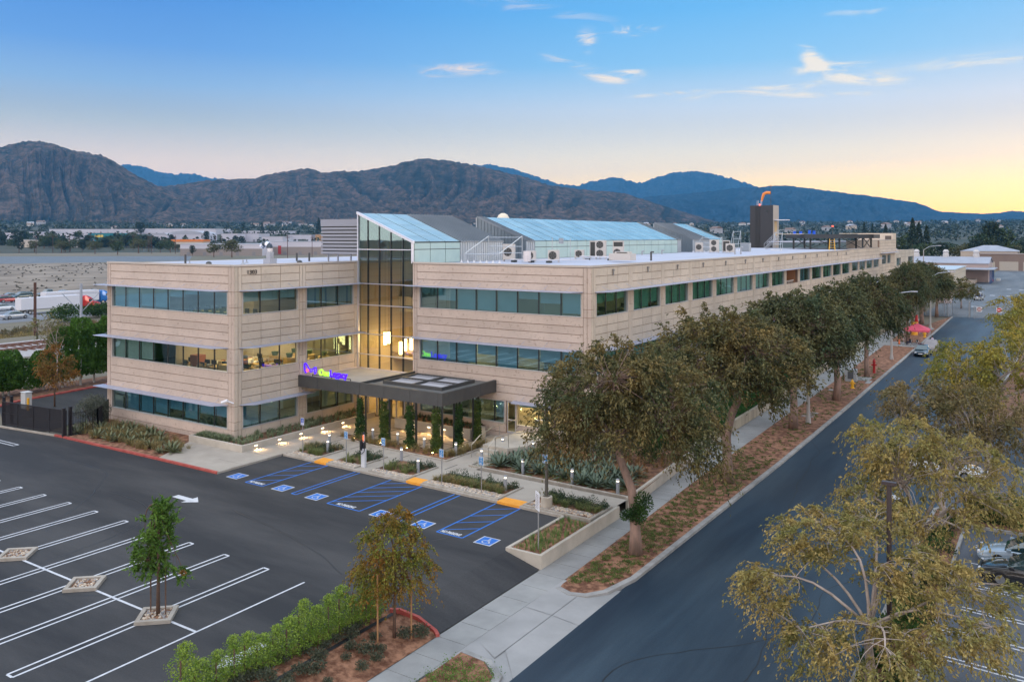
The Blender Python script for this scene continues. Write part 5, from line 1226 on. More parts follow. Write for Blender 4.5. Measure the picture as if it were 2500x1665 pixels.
m_rust = leafmat('rusty_leaves', (.28, .125, .022), (.17, .20, .035), .8, .35, .45)
m_bark = mat('pinkish_bark', (.34, .22, .17), .9, (.17, .12, .095), 2.4, bump=.5, bscale=14, stretch=(1, 1, .35))
m_barkp = mat('pale_bark', (.42, .35, .30), .8, (.27, .22, .19), 3, bump=.3, bscale=10)
m_barkd = mat('brown_bark', (.16, .09, .06), .9, (.09, .06, .045), 4, bump=.4)

def crown_points(lumps, n, r, shell=.55):
    """lumps: (centre, radii, weight)"""
    w = np.array([l[2] for l in lumps], float); w /= w.sum(); out = []
    while len(out) < n:
        l = lumps[r.choice(len(lumps), p=w)]; v = r.normal(size=3); v /= np.linalg.norm(v)
        q = np.array(l[0]) + np.array(l[1]) * v * (shell + (1 - shell) * r.random() ** .6)
        out.append(q)
    return np.array(out)
def twig_path(a, b, r, sag=.0, n=5, wob=.08):
    a, b = np.array(a, float), np.array(b, float); L_ = np.linalg.norm(b - a); t = np.linspace(0, 1, n)[:, None]
    p = a + (b - a) * t; m = np.sin(np.pi * t)
    p += m * r.normal(size=3)[None] * L_ * wob; p[:, 2] += (m[:, 0]) * sag * L_
    return p
def make_tree(name, label, loc, trunk, limbs, lumps, ncl, spray, leaf, lm, bm, seed, group=None, r0=.28, shell=.55, sag=.12, limb_r=.12, twig_r=.012, wisps=(), cat='tree', sides=8):
    """trunk: polyline (local); limbs: number of main limbs or list of target points; spray: (n, length, droop, leaves); leaf:(len,wid)"""
    r = np.random.default_rng(seed); t = thing(name, label, cat, loc, 0, group)
    tr = MB(); T = [Vector(p) for p in trunk]; k = len(T)
    rad = [r0 * (1.25 if i == 0 else 1 - .38 * i / (k - 1)) for i in range(k)]
    tr.tube(T, rad, 10); top = np.array(T[-1])
    pts = crown_points(lumps, ncl, r, shell)
    if isinstance(limbs, int):
        sel = [pts[r.integers(len(pts))]]
        while len(sel) < limbs:
            c = pts[r.integers(len(pts), size=30)]; d = np.min(np.linalg.norm(c[:, None] - np.array(sel)[None], axis=2), axis=1); sel.append(c[d.argmax()])
        limbs = [tuple(top + (s - top) * .78) for s in sel]
    nodes = []; 
    for L_ in limbs:
        st = np.array(T[-1]) if r.random() < .6 or k < 3 else np.array(T[-2]) * .4 + np.array(T[-1]) * .6
        p = twig_path(st, L_, r, sag, 7, .07); rr = np.linspace(limb_r, limb_r * .3, 7)
        tr.tube([tuple(q) for q in p], list(rr), 6, cap=False)
        for i in range(1, 7): nodes.append((p[i], rr[i]))
    NP = np.array([n[0] for n in nodes])
    for q in pts:
        i = int(np.argmin(np.linalg.norm(NP - q, axis=1) + r.random(len(NP)) * .5))
        L_ = np.linalg.norm(q - NP[i])
        if L_ > .15:
            p = twig_path(NP[i], q, r, sag * .6, 4, .06); r1 = min(nodes[i][1] * .6, twig_r * (1 + L_))
            tr.tube([tuple(x) for x in p], list(np.linspace(r1, twig_r * .5, 4)), 4, cap=False)
    tr.build('trunk', bm, t, smooth=True)
    ns, sl, droop, nl = spray
    allp = np.concatenate([pts] + [np.array(w)[None] for w in wisps]) if len(wisps) else pts
    C = np.repeat(allp, ns, axis=0); n = len(C)
    cen = np.mean(pts, axis=0); out = C - cen; out /= np.maximum(np.linalg.norm(out, axis=1, keepdims=True), .01)
    D_ = out * .7 + r.normal(size=(n, 3)) * .75; D_[:, 2] += .15; D_ /= np.linalg.norm(D_, axis=1, keepdims=True)
    Ls = sl * (.6 + .8 * r.random(n))[:, None]
    s = r.random((n, nl)) ; s = np.sort(s, axis=1)
    P = C[:, None] + D_[:, None] * (Ls * s)[:, :, None]; P[:, :, 2] -= droop * (Ls * s ** 2)
    P += r.normal(size=P.shape) * sl * .05
    Tn = D_[:, None] + 0 * P; Tn = Tn.copy(); Tn[:, :, 2] -= 2 * droop * s; Tn += r.normal(size=P.shape) * .55
    P = P.reshape(-1, 3); Tn = Tn.reshape(-1, 3)
    V, Fq = leaf_quads(P, Tn, leaf[0] * (.7 + .6 * r.random(len(P))), leaf[1] * (.7 + .6 * r.random(len(P))), r)
    np_mesh('crown', V, Fq, lm, t)
    return t
MULCHZ = -.505
def V2(x, y, z): return (x, y, z)
# street trees: near ones unique, the rest turned and scaled copies
TL = ['nearest large olive-brown street tree, leaning over the agave garden', 'second street tree from the near end, forked low on its pale trunk', 'third street tree from the near end of the mulch verge', 'fourth street tree from the near end, just before the yellow hydrant', 'fifth street tree from the near end, beside the red standpipe',
      'sixth street tree from the near end, standing beside the red tent', 'seventh street tree from the near end, just past the red tent', 'eighth street tree from the near end, well past the red tent']
GT = 'olive-brown trees along the mulch verge'
lump1 = [((-1.8, .3, 8.2), (3.0, 2.9, 1.9), 3), ((1.6, .8, 8.0), (2.6, 2.6, 1.8), 2.4), ((-3.6, -.4, 6.5), (1.7, 1.9, 1.9), 1.4), ((3.0, 1.2, 6.1), (1.6, 1.8, 1.9), 1.2), ((-.3, -.4, 9.4), (2.2, 2.2, 1.1), 1.2), ((-.6, 2.4, 7.2), (2.2, 1.6, 1.9), 1.1), ((-.4, -1.8, 7.2), (2.0, 1.4, 1.4), .8)]
t1 = make_tree('street_tree', TL[0], (33.35, -1.85, MULCHZ), [(0, 0, 0), (-.05, .05, 1.2), (-.12, .1, 2.0), (-.3, .15, 3.2), (-.95, .2, 4.6), (-1.15, .2, 5.6)], 9,
               [(tuple(np.array(c) + np.array([-.55, .2, -.15])), s, w) for c, s, w in lump1], 430, (8, 1.0, .60, 19), (.18, .072), m_olive, m_bark, 11, GT, r0=.30, limb_r=.15, wisps=[(-1.2, .2, 10.6), (-2.3, .3, 10.2), (.3, .5, 10.4), (1.2, 1.0, 10.1), (-3.0, 0, 9.7), (-5.2, -.5, 4.6), (-5.0, -.3, 5.4), (4.0, 2.0, 4.2)])
lump2 = [((-1.8, .2, 8.4), (3.0, 3.2, 2.0), 3), ((1.5, .6, 8.5), (2.6, 3.0, 1.9), 2.4), ((-3.6, .4, 7.2), (1.9, 2.2, 1.8), 1.4), ((2.8, .4, 7.1), (1.7, 2.2, 1.7), 1.2), ((0, 0, 9.9), (2.4, 2.6, 1.2), 1.3), ((-.3, 2.8, 7.6), (2.2, 1.8, 1.8), 1.2), ((-.3, -2.4, 7.7), (2.2, 1.6, 1.5), 1.0)]
t2 = make_tree('street_tree', TL[1], (33.2, 12.7, MULCHZ), [(0, 0, 0), (-.05, 0, 1.4), (-.1, 0, 3.0), (.15, .1, 4.4), (.55, .15, 5.4), (.2, .2, 6.3)], 9, lump2, 420, (8, 1.0, .55, 17), (.20, .085), m_olive, m_bark, 12, GT, r0=.30, limb_r=.15, wisps=[(-2.6, 0, 10.9), (-1.4, .3, 11.1), (1.2, .5, 10.9), (-3.6, -.3, 9.8)])
t2.scale = (1.13, 1.13, 1.0)
m = MB(); m.tube([(-.05, 0, 2.6), (-.55, .05, 3.6), (-1.3, .1, 4.9), (-2.0, .2, 6.3)], [.2, .15, .12, .08], 7); m.build('side_limb', m_bark, t2, smooth=True)
# basal shoots in the fork of the first and second tree
def tuft_leaves(name, parent, c, rad, n, ln, wd, m_, seed, up=.5):
    r = np.random.default_rng(seed); v = r.normal(size=(n, 3)); v /= np.linalg.norm(v, axis=1, keepdims=True); P = np.array(c) + v * np.array(rad) * (r.random((n, 1)) ** .45)
    T = v + r.normal(size=(n, 3)) * .5; T[:, 2] += up; V, Fq = leaf_quads(P, T, ln * (.7 + .6 * r.random(n)), wd, r); return np_mesh(name, V, Fq, m_, parent)
tuft_leaves('shoots', t1, (.15, -.15, 2.1), (.55, .5, .55), 1300, .13, .05, m_dkgreen, 5)
tuft_leaves('shoots', t1, (.35, .1, 2.65), (.55, .45, .60), 800, .13, .05, m_dkgreen, 15); tuft_leaves('shoots', t1, (-.35, -.2, 1.95), (.45, .4, .30), 420, .13, .05, m_dkgreen, 16)
tuft_leaves('shoots', t2, (-.35, 0, 3.45), (.45, .4, .45), 600, .12, .05, m_dkgreen, 6)
t3 = make_tree('street_tree', TL[2], (32.7, 30.6, MULCHZ), [(0, 0, 0), (.1, -.1, 1.5), (.05, 0, 3.2), (.1, .1, 4.8), (0, 0, 6.0)], 8, lump2, 400, (8, 1.1, .55, 15), (.24, .11), m_olive2, m_bark, 13, GT, r0=.34, limb_r=.15, wisps=[(-2.0, 0, 11), (.4, .3, 11.3), (2, .5, 10.8)])
ys_ = [45.4, 61.7, 96.8, 112, 128]
for i, y in enumerate(ys_):
    src = t3 if i % 2 == 0 else t2
    x = [33.0, 32.9, 32.3, 30.9, 30.4][i]
    copy_tree(t3, (x, y, MULCHZ), rz=1.3 + i * 1.9, scale=((1.0, 1.0, 1.0), (.80, .80, 1.03), (.66, .66, 1.06), (.95, .95, 1.0), (1.05, 1.05, 1.0))[i], label=TL[3 + i], group=GT)
m_far = leafmat('far_olive_leaves', (.085, .10, .03), (.15, .12, .035), .5, .25, .45)
t4 = make_tree('street_tree', 'light olive tree at the end of the verge beside the yard gate', (31.0, 145.0, -.5), [(0, 0, 0), (0, 0, 2), (.1, 0, 4)], 7, [((-2, 0, 6.4), (4.0, 4.0, 2.6), 2), ((2.5, 0, 6.0), (3.5, 3.5, 2.4), 1.5), ((-5.5, 0, 6.0), (3, 3, 2.6), 1)], 170, (6, 1.2, .3, 12), (.30, .15), m_far, m_bark, 14, GT, r0=.3)
copy_tree(t4, (27.0, 158.0, -.5), rz=2.0, scale=1.1, label='light olive tree left of the yard gate against the pale sheds', group=GT); copy_tree(t4, (33.0, 172.0, -.6), rz=4.0, scale=.62, label='small light olive tree just inside the yard', group=GT)

# --- east planting strip: pale-barked golden trees close to the camera
def pale_tree(label, loc, lumps, limbs, ncl, seed, lm=m_gold, leaf=(.12, .045), spray=(6, .75, .9, 15), r0=.2, trunk=None, limb_r=.10, wisps=(), twig=.016):
    return make_tree('golden_tree', label, loc, trunk or [(0, 0, 0), (.05, 0, .9), (-.05, .1, 1.8), (0, .1, 2.5)], limbs, lumps, ncl, spray, leaf, lm, m_barkp, seed, 'golden trees in the east planting strip', r0=r0, sag=.16, limb_r=limb_r, twig_r=twig, shell=.45, wisps=wisps)
pale_tree('nearest golden-leaved tree with twisting pale branches at the bottom right', (45.55, -8.6, -.5),
          [((-1.7, .4, 6.1), (1.7, 1.5, 1.15), 2.2), ((-3.2, -1.3, 4.1), (1.1, 1.1, 1.1), 1.5), ((-.2, 2.4, 6.4), (1.6, 1.4, 1.0), 1.3), ((1.5, .8, 5.0), (1.9, 1.7, 1.0), 2.0), ((.4, -1.6, 2.9), (1.9, 1.6, 1.0), 1.9), ((2.8, -.6, 3.4), (1.7, 1.5, 1.0), 1.5), ((-1.6, -1.9, 2.2), (1.3, 1.1, .9), 1.0), ((2.9, 1.8, 4.4), (1.5, 1.5, .9), 1.2)],
          [(-1.6, .8, 6.4), (-2.9, .2, 5.6), (-3.4, -1.2, 4.4), (-.4, 2.6, 6.3), (1.2, 1.6, 5.6), (2.9, .9, 4.9), (3.8, -.2, 3.9), (.9, -2.3, 3.2), (-1.9, -1.9, 2.8), (2.4, -1.4, 2.6), (.3, .3, 5.3)], 330, 21, m_gold, (.15, .058), (7, .75, .9, 17), r0=.19, limb_r=.075)
pale_tree('second golden tree of the east strip, behind the nearest one', (45.8, 1.0, -.5),
          [((-.8, 0, 6.6), (2.0, 1.8, 1.3), 2), ((1.6, .5, 5.8), (2.2, 2.0, 1.3), 2), ((-1.4, -1.0, 4.5), (1.6, 1.4, 1.2), 1.2), ((.8, -1.2, 4.0), (2.0, 1.6, 1.0), 1.2), ((3.4, .8, 4.6), (1.6, 1.6, 1.2), 1.0)], 8, 240, 22, m_gold, (.16, .065), (7, .85, .85, 14), r0=.17)
pale_tree('third golden tree of the east strip, greyer and denser', (45.9, 10.5, -.5),
          [((-1.2, 0, 6.9), (1.9, 1.9, 1.2), 1.8), ((1.8, .5, 6.7), (2.4, 2.2, 1.3), 2), ((.6, -1.0, 5.2), (2.0, 1.6, 1.1), 1.0), ((3.4, .8, 5.8), (2.2, 2.0, 1.4), 1.0)], 8, 230, 23, leafmat('greyish_olive_leaves', (.24, .175, .075), (.13, .12, .05), .7, .3, .45), (.17, .07), (6, .95, .5, 14), r0=.2)
pd = make_tree('golden_tree', 'wide yellow-green tree hanging over the middle of the street', (47.3, 24.5, -.5), [(0, 0, 0), (-.1, 0, 1.4), (-.3, 0, 3.0), (-.5, 0, 4.2)], 9,
          [((-1.2, 0, 7.0), (2.5, 2.7, 1.7), 2.2), ((2.0, .5, 8.0), (3.0, 3.0, 1.8), 2.2), ((-1.0, -1.6, 5.4), (1.9, 1.4, 1.3), 1.0), ((4.8, .8, 7.4), (2.6, 2.6, 1.8), 1.4)], 260, (7, 1.05, .5, 14), (.20, .085), m_gold2, m_barkp, 24, 'golden trees in the east planting strip', r0=.24, limb_r=.14, shell=.5)
pt_ = bpy.data.objects['golden_tree']; pt_.scale = (1, 1, .80)
copy_tree(pd, (50.2, 45.0, -.5), rz=1.5, scale=1.0, label='yellow-green tree beyond the wide one on the east side', group='golden trees in the east planting strip')
copy_tree(pd, (52.2, 66.0, -.5), rz=3.4, scale=1.05, label='third yellow-green tree up the east side of the street', group='golden trees in the east planting strip')
copy_tree(pd, (55.0, 84.0, -.5), rz=5.0, scale=1.1, label='farthest yellow-green tree on the east side before the gate', group='golden trees in the east planting strip')

# --- young trees of the parking lot
yt = make_tree('young_tree', 'slender young green tree in a diamond planter with three stakes', (20.35, -19.9, .12), [(0, 0, 0), (.02, 0, 1.3), (0, .02, 2.4), (.04, 0, 3.6), (0, 0, 4.5)], 9,
     [((.1, 0, 4.25), (.42, .42, .5), 1.2), ((-.05, .05, 3.5), (.72, .68, .6), 2), ((-.25, 0, 2.7), (.85, .85, .6), 2), ((-.35, -.1, 2.0), (.95, .85, .5), 1.6), ((.85, .35, 1.7), (.35, .35, .3), .3)], 135, (5, .36, .1, 11), (.19, .055), m_green, m_barkd, 31, r0=.07, limb_r=.035, twig_r=.008, shell=.2)
m = MB(); m.cyl(-.35, -.1, 0, 2.0, .03, 6); m.build('stake', m_barkd, yt); m = MB(); m.cyl(.33, .12, 0, 2.0, .03, 6); m.build('stake', m_barkd, yt); tuft_leaves('rusty_shoot', yt, (1.05, .4, 1.75), (.14, .14, .12), 60, .12, .05, m_rust, 8)
yr = make_tree('young_tree', 'young tree with rusty and green drooping leaves at the lot corner', tuple(G(962.3, 1561.3, -.35)), [(0, 0, 0), (.02, 0, 1.2), (0, .05, 2.4), (.05, 0, 3.4)], 9,
     [((0, 0, 4.6), (.85, .8, .6), 1.5), ((-.1, 0, 3.7), (1.4, 1.3, .8), 2.4), ((.2, 0, 2.8), (1.65, 1.5, .7), 2.0), ((-.7, -.3, 2.4), (1.2, 1.1, .6), 1.0)], 190, (6, .52, .80, 14), (.10, .05), m_rust, m_barkd, 32, r0=.06, limb_r=.035, twig_r=.007, shell=.4)
r_ = np.random.default_rng(4); 
tuft = []
for i in range(60):
    a = r_.random() * 6.28; rr = .9 + .6 * r_.random(); z = 2.1 + 2.4 * r_.random(); L_ = .4 + .9 * r_.random()
    s = np.linspace(0, 1, 16)[:, None]; tuft.append(np.array([math.cos(a) * rr * .6, math.sin(a) * rr * .6, z]) + np.array([math.cos(a), math.sin(a), .5]) * s * L_ * .7 - np.array([0, 0, 1]) * s ** 2 * L_ * 1.1)
P = np.concatenate(tuft) + r_.normal(size=(960, 3)) * .03; V, Fq = leaf_quads(P, r_.normal(size=P.shape) + [0, 0, -.5], .09, .05, r_); np_mesh('drooping_shoots', V, Fq, leafmat('spring_green', (.16, .22, .03), (.26, .30, .05), 2), yr)
for (x, y, h) in ((-.05, -.9, 2.9), (.5, .45, 2.6)): m = MB(); m.cyl(x, y, 0, h, .035, 6); m.build('stake', mat('lodgepole', (.36, .19, .085), .9), yr)
# diamond planters
def diamond(cx, cy, lab):
    t = thing('diamond_planter', lab, 'planter', (cx, cy, 0), R(45) - .05, 'diamond planters in the parking lot'); m = MB(); o, i_ = .70, .52
    m.box(-o, o, -o, -i_, -.02, .15); m.box(-o, o, i_, o, -.02, .15); m.box(-o, -i_, -i_, i_, -.02, .15); m.box(i_, o, -i_, i_, -.02, .15); m.build('kerb', m_kerb, t, bevel=.012)
    rr = random.Random(cx); m = MB(); m.mi(0).box(-i_, i_, -i_, i_, .01, .06)
    for k_ in range(90): stone(m, rr.uniform(-i_ + .05, i_ - .05), rr.uniform(-i_ + .05, i_ - .05), .07, rr.uniform(.035, .075), rr)
    m.build('river_stones', [m_soil, m_st1, m_st2, m_st3], t)
m_st1 = mat('river_stone_tan', (.42, .30, .21), .8); m_st2 = mat('river_stone_grey', (.30, .28, .27), .8); m_st3 = mat('river_stone_cream', (.58, .48, .37), .8)
def stone(m, x, y, z, s, rr):
    m.mi(rr.choice([1, 2, 3])); a = rr.uniform(0, 3.14); sx_, sy_ = s * rr.uniform(.9, 1.5), s * rr.uniform(.6, 1.0); c_, s_ = math.cos(a), math.sin(a)
    vs = []
    for (r1, h) in ((1, 0), (.8, s * .55)):
        for q in range(6): t = q * math.pi / 3; u, v = r1 * sx_ * math.cos(t), r1 * sy_ * math.sin(t); vs.append((x + u * c_ - v * s_, y + u * s_ + v * c_, z + h))
    vs.append((x, y, z + s * .72)); m.add(vs, [(q, (q + 1) % 6, 6 + (q + 1) % 6, 6 + q) for q in range(6)] + [(6 + q, 6 + (q + 1) % 6, 12) for q in range(6)])
for (x, y), l in zip(((20.38, -19.98), (14.9, -19.87), (8.75, -19.75), (3.0, -19.7)), ('holding the slender green tree', 'second from the tree, filled with river stones only', 'third from the tree near the left edge', 'cut by the left edge of the picture')): diamond(x, y, 'stone-filled concrete diamond planter ' + l)

# --- river stones in the islands (uncountable)
def stones_area(poly_rows, n, seed, z):
    rr = random.Random(seed); m = MB()
    for i in range(n):
        x0, x1, y0, y1 = rr.choice(poly_rows); stone(m, rr.uniform(x0, x1), rr.uniform(y0, y1), z, rr.uniform(.05, .10), rr)
    tag(m.build('river_stones', [m_soil, m_st1, m_st2, m_st3]), 'tan and grey river stones along the front of the planting islands', 'stones', kind='stuff')
stones_area([(5.55, 8.05, .35, .95), (9.8, 11.95, .28, .8), (13.5, 16.5, .22, .8), (18.2, 23.6, .1, .75), (18.2, 23.6, .1, .75), (25.75, 29.8, .0, .6)], 2100, 2, ZP + .03)

# --- grasses, shrubs, agaves, small tufts
def blades(mb_arrays, cx, cy, cz, n, h, spread, w, r, lean=.5):
    a = r.random(n) * 2 * np.pi; d = np.stack([np.cos(a), np.sin(a)], 1); hh = h * (.6 + .5 * r.random(n)); ln = spread * (.3 + .9 * r.random(n))
    s = np.stack([-d[:, 1], d[:, 0]], 1) * w * .5
    b = np.stack([np.full(n, cx) + r.normal(size=n) * spread * .12, np.full(n, cy) + r.normal(size=n) * spread * .12, np.full(n, cz)], 1)
    m_ = b + np.stack([d[:, 0] * ln * .35, d[:, 1] * ln * .35, hh * .72], 1); t = b + np.stack([d[:, 0] * ln, d[:, 1] * ln, hh * (1 - lean * ln / max(spread, .01) * .4)], 1)
    S = np.concatenate([s, np.zeros((n, 1))], 1)
    V = np.stack([b - S, b + S, m_ + S * .8, m_ - S * .8, t + S * .15, t - S * .15], 1)   # n,6,3
    mb_arrays.append(V)
def blades_build(name, arrs, m_, parent=None):
    V = np.concatenate(arrs); n = len(V); b = np.arange(n)[:, None] * 6; F1 = b + np.array([[0, 1, 2, 3]]); F2 = b + np.array([[3, 2, 4, 5]])
    return np_mesh(name, V.reshape(-1, 3), np.concatenate([F1, F2]), m_, parent)
m_gr1 = mat('grass_green', (.13, .17, .05), .7, (.20, .22, .07), 2, island=.35, trans=.3); m_gr2 = mat('grass_straw', (.33, .24, .09), .7, (.22, .19, .08), 2, island=.3, trans=.3)
m_gr3 = mat('grass_variegated', (.27, .30, .18), .7, (.17, .23, .11), 2.5, island=.45, trans=.3); m_agave = mat('agave_blue_green', (.075, .115, .075), .6, (.13, .17, .115), 3, island=.25); m_agave2 = mat('agave_olive', (.10, .125, .06), .6, (.17, .185, .095), 3, island=.25)
m_rose = leafmat('rosemary', (.035, .065, .035), (.075, .11, .06), 3, .2, .4); m_ivy = leafmat('ivy_leaves', (.025, .085, .02), (.05, .14, .03), 1.2, .25, .45)
r5 = np.random.default_rng(55)
def grass_area(name, rects, n, h, sp, w, m_, z, label, nb=34, kind='stuff'):
    A = []
    for i in range(n):
        x0, x1, y0, y1 = rects[r5.integers(len(rects))]; blades(A, x0 + (x1 - x0) * r5.random(), y0 + (y1 - y0) * r5.random(), z, nb, h * (.7 + .5 * r5.random()), sp, w, r5)
    return tag(blades_build(name, A, m_), label, 'grass', kind=kind)
IZ = ZP + .04
grass_area('ornamental_grass', [(5.6, 7.9, .9, 2.0), (9.9, 11.9, .8, 1.9), (13.6, 16.3, .8, 1.9), (18.4, 23.4, .7, 1.6), (18.4, 23.4, .7, 1.6), (26.3, 29.8, .6, 1.5)], 150, .42, .42, .016, m_gr1, IZ, 'soft green ornamental grass in the planting islands')
grass_area('ornamental_grass', [(5.3, 8.0, 2.0, 3.2), (5.2, 15.8, 5.5, 6.3), (15.3, 16.1, 6.0, 10.2), (15.3, 16.1, 6.0, 10.2), (5.2, 15.8, 5.3, 6.3), (18.3, 23.5, .8, 1.2)], 170, .50, .45, .016, m_gr2, IZ, 'straw-coloured ornamental grass below the vine trellises')
grass_area('variegated_planting', [(.25, 2.1, -.9, 12.4), (-3.2, .2, -.95, -.25)], 330, .42, .34, .035, m_gr3, .48, 'pale variegated strap-leaved planting in the long low planter', 16)
grass_area('dark_planting', [(6.8, 13.5, 11.0, 12.8)], 90, .35, .3, .03, mat('dark_strap', (.06, .09, .04), .7, island=.4), .8, 'dark strap-leaved planting in the planter under the canopy', 14)
grass_area('dry_grass', [(-15.0, -3.8, -4.4, -1.2), (-12.5, -1.0, -4.6, -2.6), (-14.5, -8, -3.5, -.6)], 210, .55, .5, .02, m_gr2, .1, 'straw-coloured dry grass in the bed below the west wing')
grass_area('sparse_grass', [(28.6, 30.1, -5.8, -.8)], 190, .30, .16, .014, mat('sparse_green', (.12, .20, .04), .7, island=.3), .08, 'sparse green grass tufts in the corner bed', 9)
grass_area('bronze_grass', [(18.8, 28.5, 8.0, 12.5), (24, 29.0, 7.0, 14.5)], 120, .55, .42, .02, mat('bronze_grass', (.26, .13, .05), .7, (.33, .20, .08), 2, island=.3), .1, 'bronze ornamental grass at the back of the agave garden')
def shrubs_area(name, rects, n, rad, h, m_, z, label, seed, ln=.10, wd=.035, nl=150, kind='stuff', cat='shrubs'):
    r = np.random.default_rng(seed); Ps = []; Ts = []
    for i in range(n):
        x0, x1, y0, y1 = rects[r.integers(len(rects))]; c = np.array([x0 + (x1 - x0) * r.random(), y0 + (y1 - y0) * r.random(), z]); v = r.normal(size=(nl, 3)); v[:, 2] = np.abs(v[:, 2]); v /= np.linalg.norm(v, axis=1, keepdims=True)
        k_ = rad * (.7 + .6 * r.random()); Ps.append(c + v * np.array([k_, k_, h * (.6 + .7 * r.random())]) * r.random((nl, 1)) ** .4); Ts.append(v + r.normal(size=(nl, 3)) * .35 + [0, 0, .5])
    P, T = np.concatenate(Ps), np.concatenate(Ts); V, Fq = leaf_quads(P, T, ln * (.7 + .6 * r.random(len(P))), wd, r); return tag(np_mesh(name, V, Fq, m_), label, cat, kind=kind)
shrubs_area('rosemary_shrubs', [(6.0, 8.0, 1.9, 3.1), (10.0, 12.0, 1.8, 3.2), (13.8, 16.4, 1.7, 3.1), (18.6, 23.6, 1.4, 2.4), (18.6, 23.6, 1.4, 2.4), (26.0, 29.9, 1.2, 2.2), (26.0, 29.9, 1.2, 2.2)], 110, .36, .50, m_rose, IZ, 'dark green rosemary shrubs at the back of the planting islands', 41)
# ivy bank and far shrubs
r = np.random.default_rng(9); n = 42000; yy = 17 + (r.random(n) ** 1.3) * 60; xx = np.array([lerp_line(SWL, a) for a in yy[:1]]); t_ = r.random(n)
xl_ = np.interp(yy, [a[1] for a in SWL], [a[0] for a in SWL]) - .35; X_ = XB + .1 + (xl_ - XB - .1) * t_; Z_ = .5 - .38 * t_ + .12 + .3 * vnoise(X_ * .9, yy * .9)
V, Fq = leaf_quads(np.stack([X_, yy, Z_], 1), r.normal(size=(n, 3)) + [0, 0, .3], .22, .13, r); tag(np_mesh('ivy', V, Fq, m_ivy), 'glossy green ivy on the bank behind the retaining wall', 'ground cover', kind='stuff')
# verge tufts
def tufts(rects, n, m_, z, seed, label, rad=.13):
    r = np.random.default_rng(seed); P = []; 
    for i in range(n):
        q = rects[r.integers(len(rects))]; y = q[2] + (q[3] - q[2]) * r.random(); x0 = q[0] if q[0] is not None else lerp_line(SWR, y) + .2; x1 = q[1] if q[1] is not None else lerp_line(KER, y) - .25
        x = x0 + (x1 - x0) * r.random(); k_ = rad * (.5 + .9 * r.random()); P.append(np.array([x, y, z]) + r.normal(size=(26, 3)) * [k_, k_, k_ * .35] + [0, 0, k_ * .5])
    P = np.concatenate(P); V, Fq = leaf_quads(P, r.normal(size=P.shape) + [0, 0, .5], .10, .035, r); tag(np_mesh('groundcover_tufts', V, Fq, m_), label, 'ground cover', kind='stuff')
m_tuft = leafmat('tuft_green', (.10, .15, .04), (.15, .19, .05), 3)
tufts([(None, None, -6.6, 20), (None, None, -6.6, 20), (None, None, 20, 70)], 1000, m_tuft, -.5, 61, 'small green groundcover tufts scattered over the mulch verge', .085)
tufts([(31.9, 34.1, -20, -15.2)], 110, leafmat('tuft_bright', (.09, .19, .03), (.15, .26, .05), 3), -.5, 62, 'bright green groundcover clumps on the near mulch patch', .20)
tufts([(18.5, 29.5, 4.8, 6.5), (24, 29.3, 5, 9)], 160, m_tuft, .12, 63, 'low groundcover at the front of the agave garden', .18)
# agaves: one of each kind, then copies
def agave(h, n, seed, m_, w=.075):
    r = np.random.default_rng(seed); m = MB()
    for i in range(n):
        a = i * 2.399 + r.random() * .4; e = .25 + .9 * (i / n) ; L_ = h * (.85 + .3 * r.random()); d = (math.cos(a) * math.cos(e), math.sin(a) * math.cos(e), math.sin(e)); s = (-math.sin(a) * w, math.cos(a) * w, 0)
        p = [np.array(d) * L_ * t - np.array([0, 0, .22 * L_ * t * t * (1.2 - i / n)]) + np.array([0, 0, .05]) for t in (.02, .4, .75, 1.0)]; k_ = (.7, 1.0, .7, .05)
        vs = []
        for q in range(4): vs += [tuple(p[q] - np.array(s) * k_[q]), tuple(p[q] - np.array([0, 0, .03 * k_[q]])), tuple(p[q] + np.array(s) * k_[q])]
        m.add(vs, [(3 * q + j, 3 * q + j + 1, 3 * q + 3 + j + 1, 3 * q + 3 + j) for q in range(3) for j in range(2)])
    return m.build('agave', m_)
def scatter(proto, spots, group, cat, labf, smin, smax, seed, z):
    rr = random.Random(seed)
    for i, (x, y) in enumerate(spots):
        o = proto if i == 0 else proto.copy()
        if i: COL.objects.link(o)
        o.location = (x, y, z); o.rotation_euler = (0, 0, rr.uniform(0, 6.28)); s = rr.uniform(smin, smax); o.scale = (s, s, s * rr.uniform(.9, 1.1)); tag(o, labf(i), cat, group)
def spots(rects, n, dmin, seed):
    rr = random.Random(seed); out = []; k_ = 0
    while len(out) < n and k_ < 6000:
        k_ += 1; q = rr.choice(rects); p = (rr.uniform(q[0], q[1]), rr.uniform(q[2], q[3]))
        if all((p[0] - a) ** 2 + (p[1] - b) ** 2 > dmin * dmin for a, b in out): out.append(p)
    return out
sp = sorted(spots([(18.6, 29.2, 5.6, 7.2), (19.5, 28.8, 6.4, 9.4), (25, 28.6, 5.2, 9)], 52, .62, 3))
scatter(agave(.85, 22, 1, m_agave), sp, 'blue-green agaves in the garden between canopy and sidewalk', 'agave', lambda i: 'blue-green agave in the mulched garden, %s counting from the steps eastward' % nth(i), .75, 1.25, 3, .12)
sp = sorted(spots([(-14.5, -1.5, -4.6, -3.0), (-13.5, -6, -3.2, -1.2)], 34, .75, 4))
scatter(agave(.75, 20, 2, m_agave2), sp, 'agaves in the bed below the west wing', 'agave', lambda i: 'olive-green agave below the west wing, %s counting from the gate eastward' % nth(i), .75, 1.2, 5, .08)
b = MB(); b.flat([(-13.0, -5.35), (-14.2, -5.5), (-8.4, -5.42), (-1.4, -5.3), (-3.6, -1.3), (-3.6, 0), (-16.5, 0), (-15.6, -.6), (-12.6, -3.4)], .075); struct(b.build('bed_soil', m_mulch))
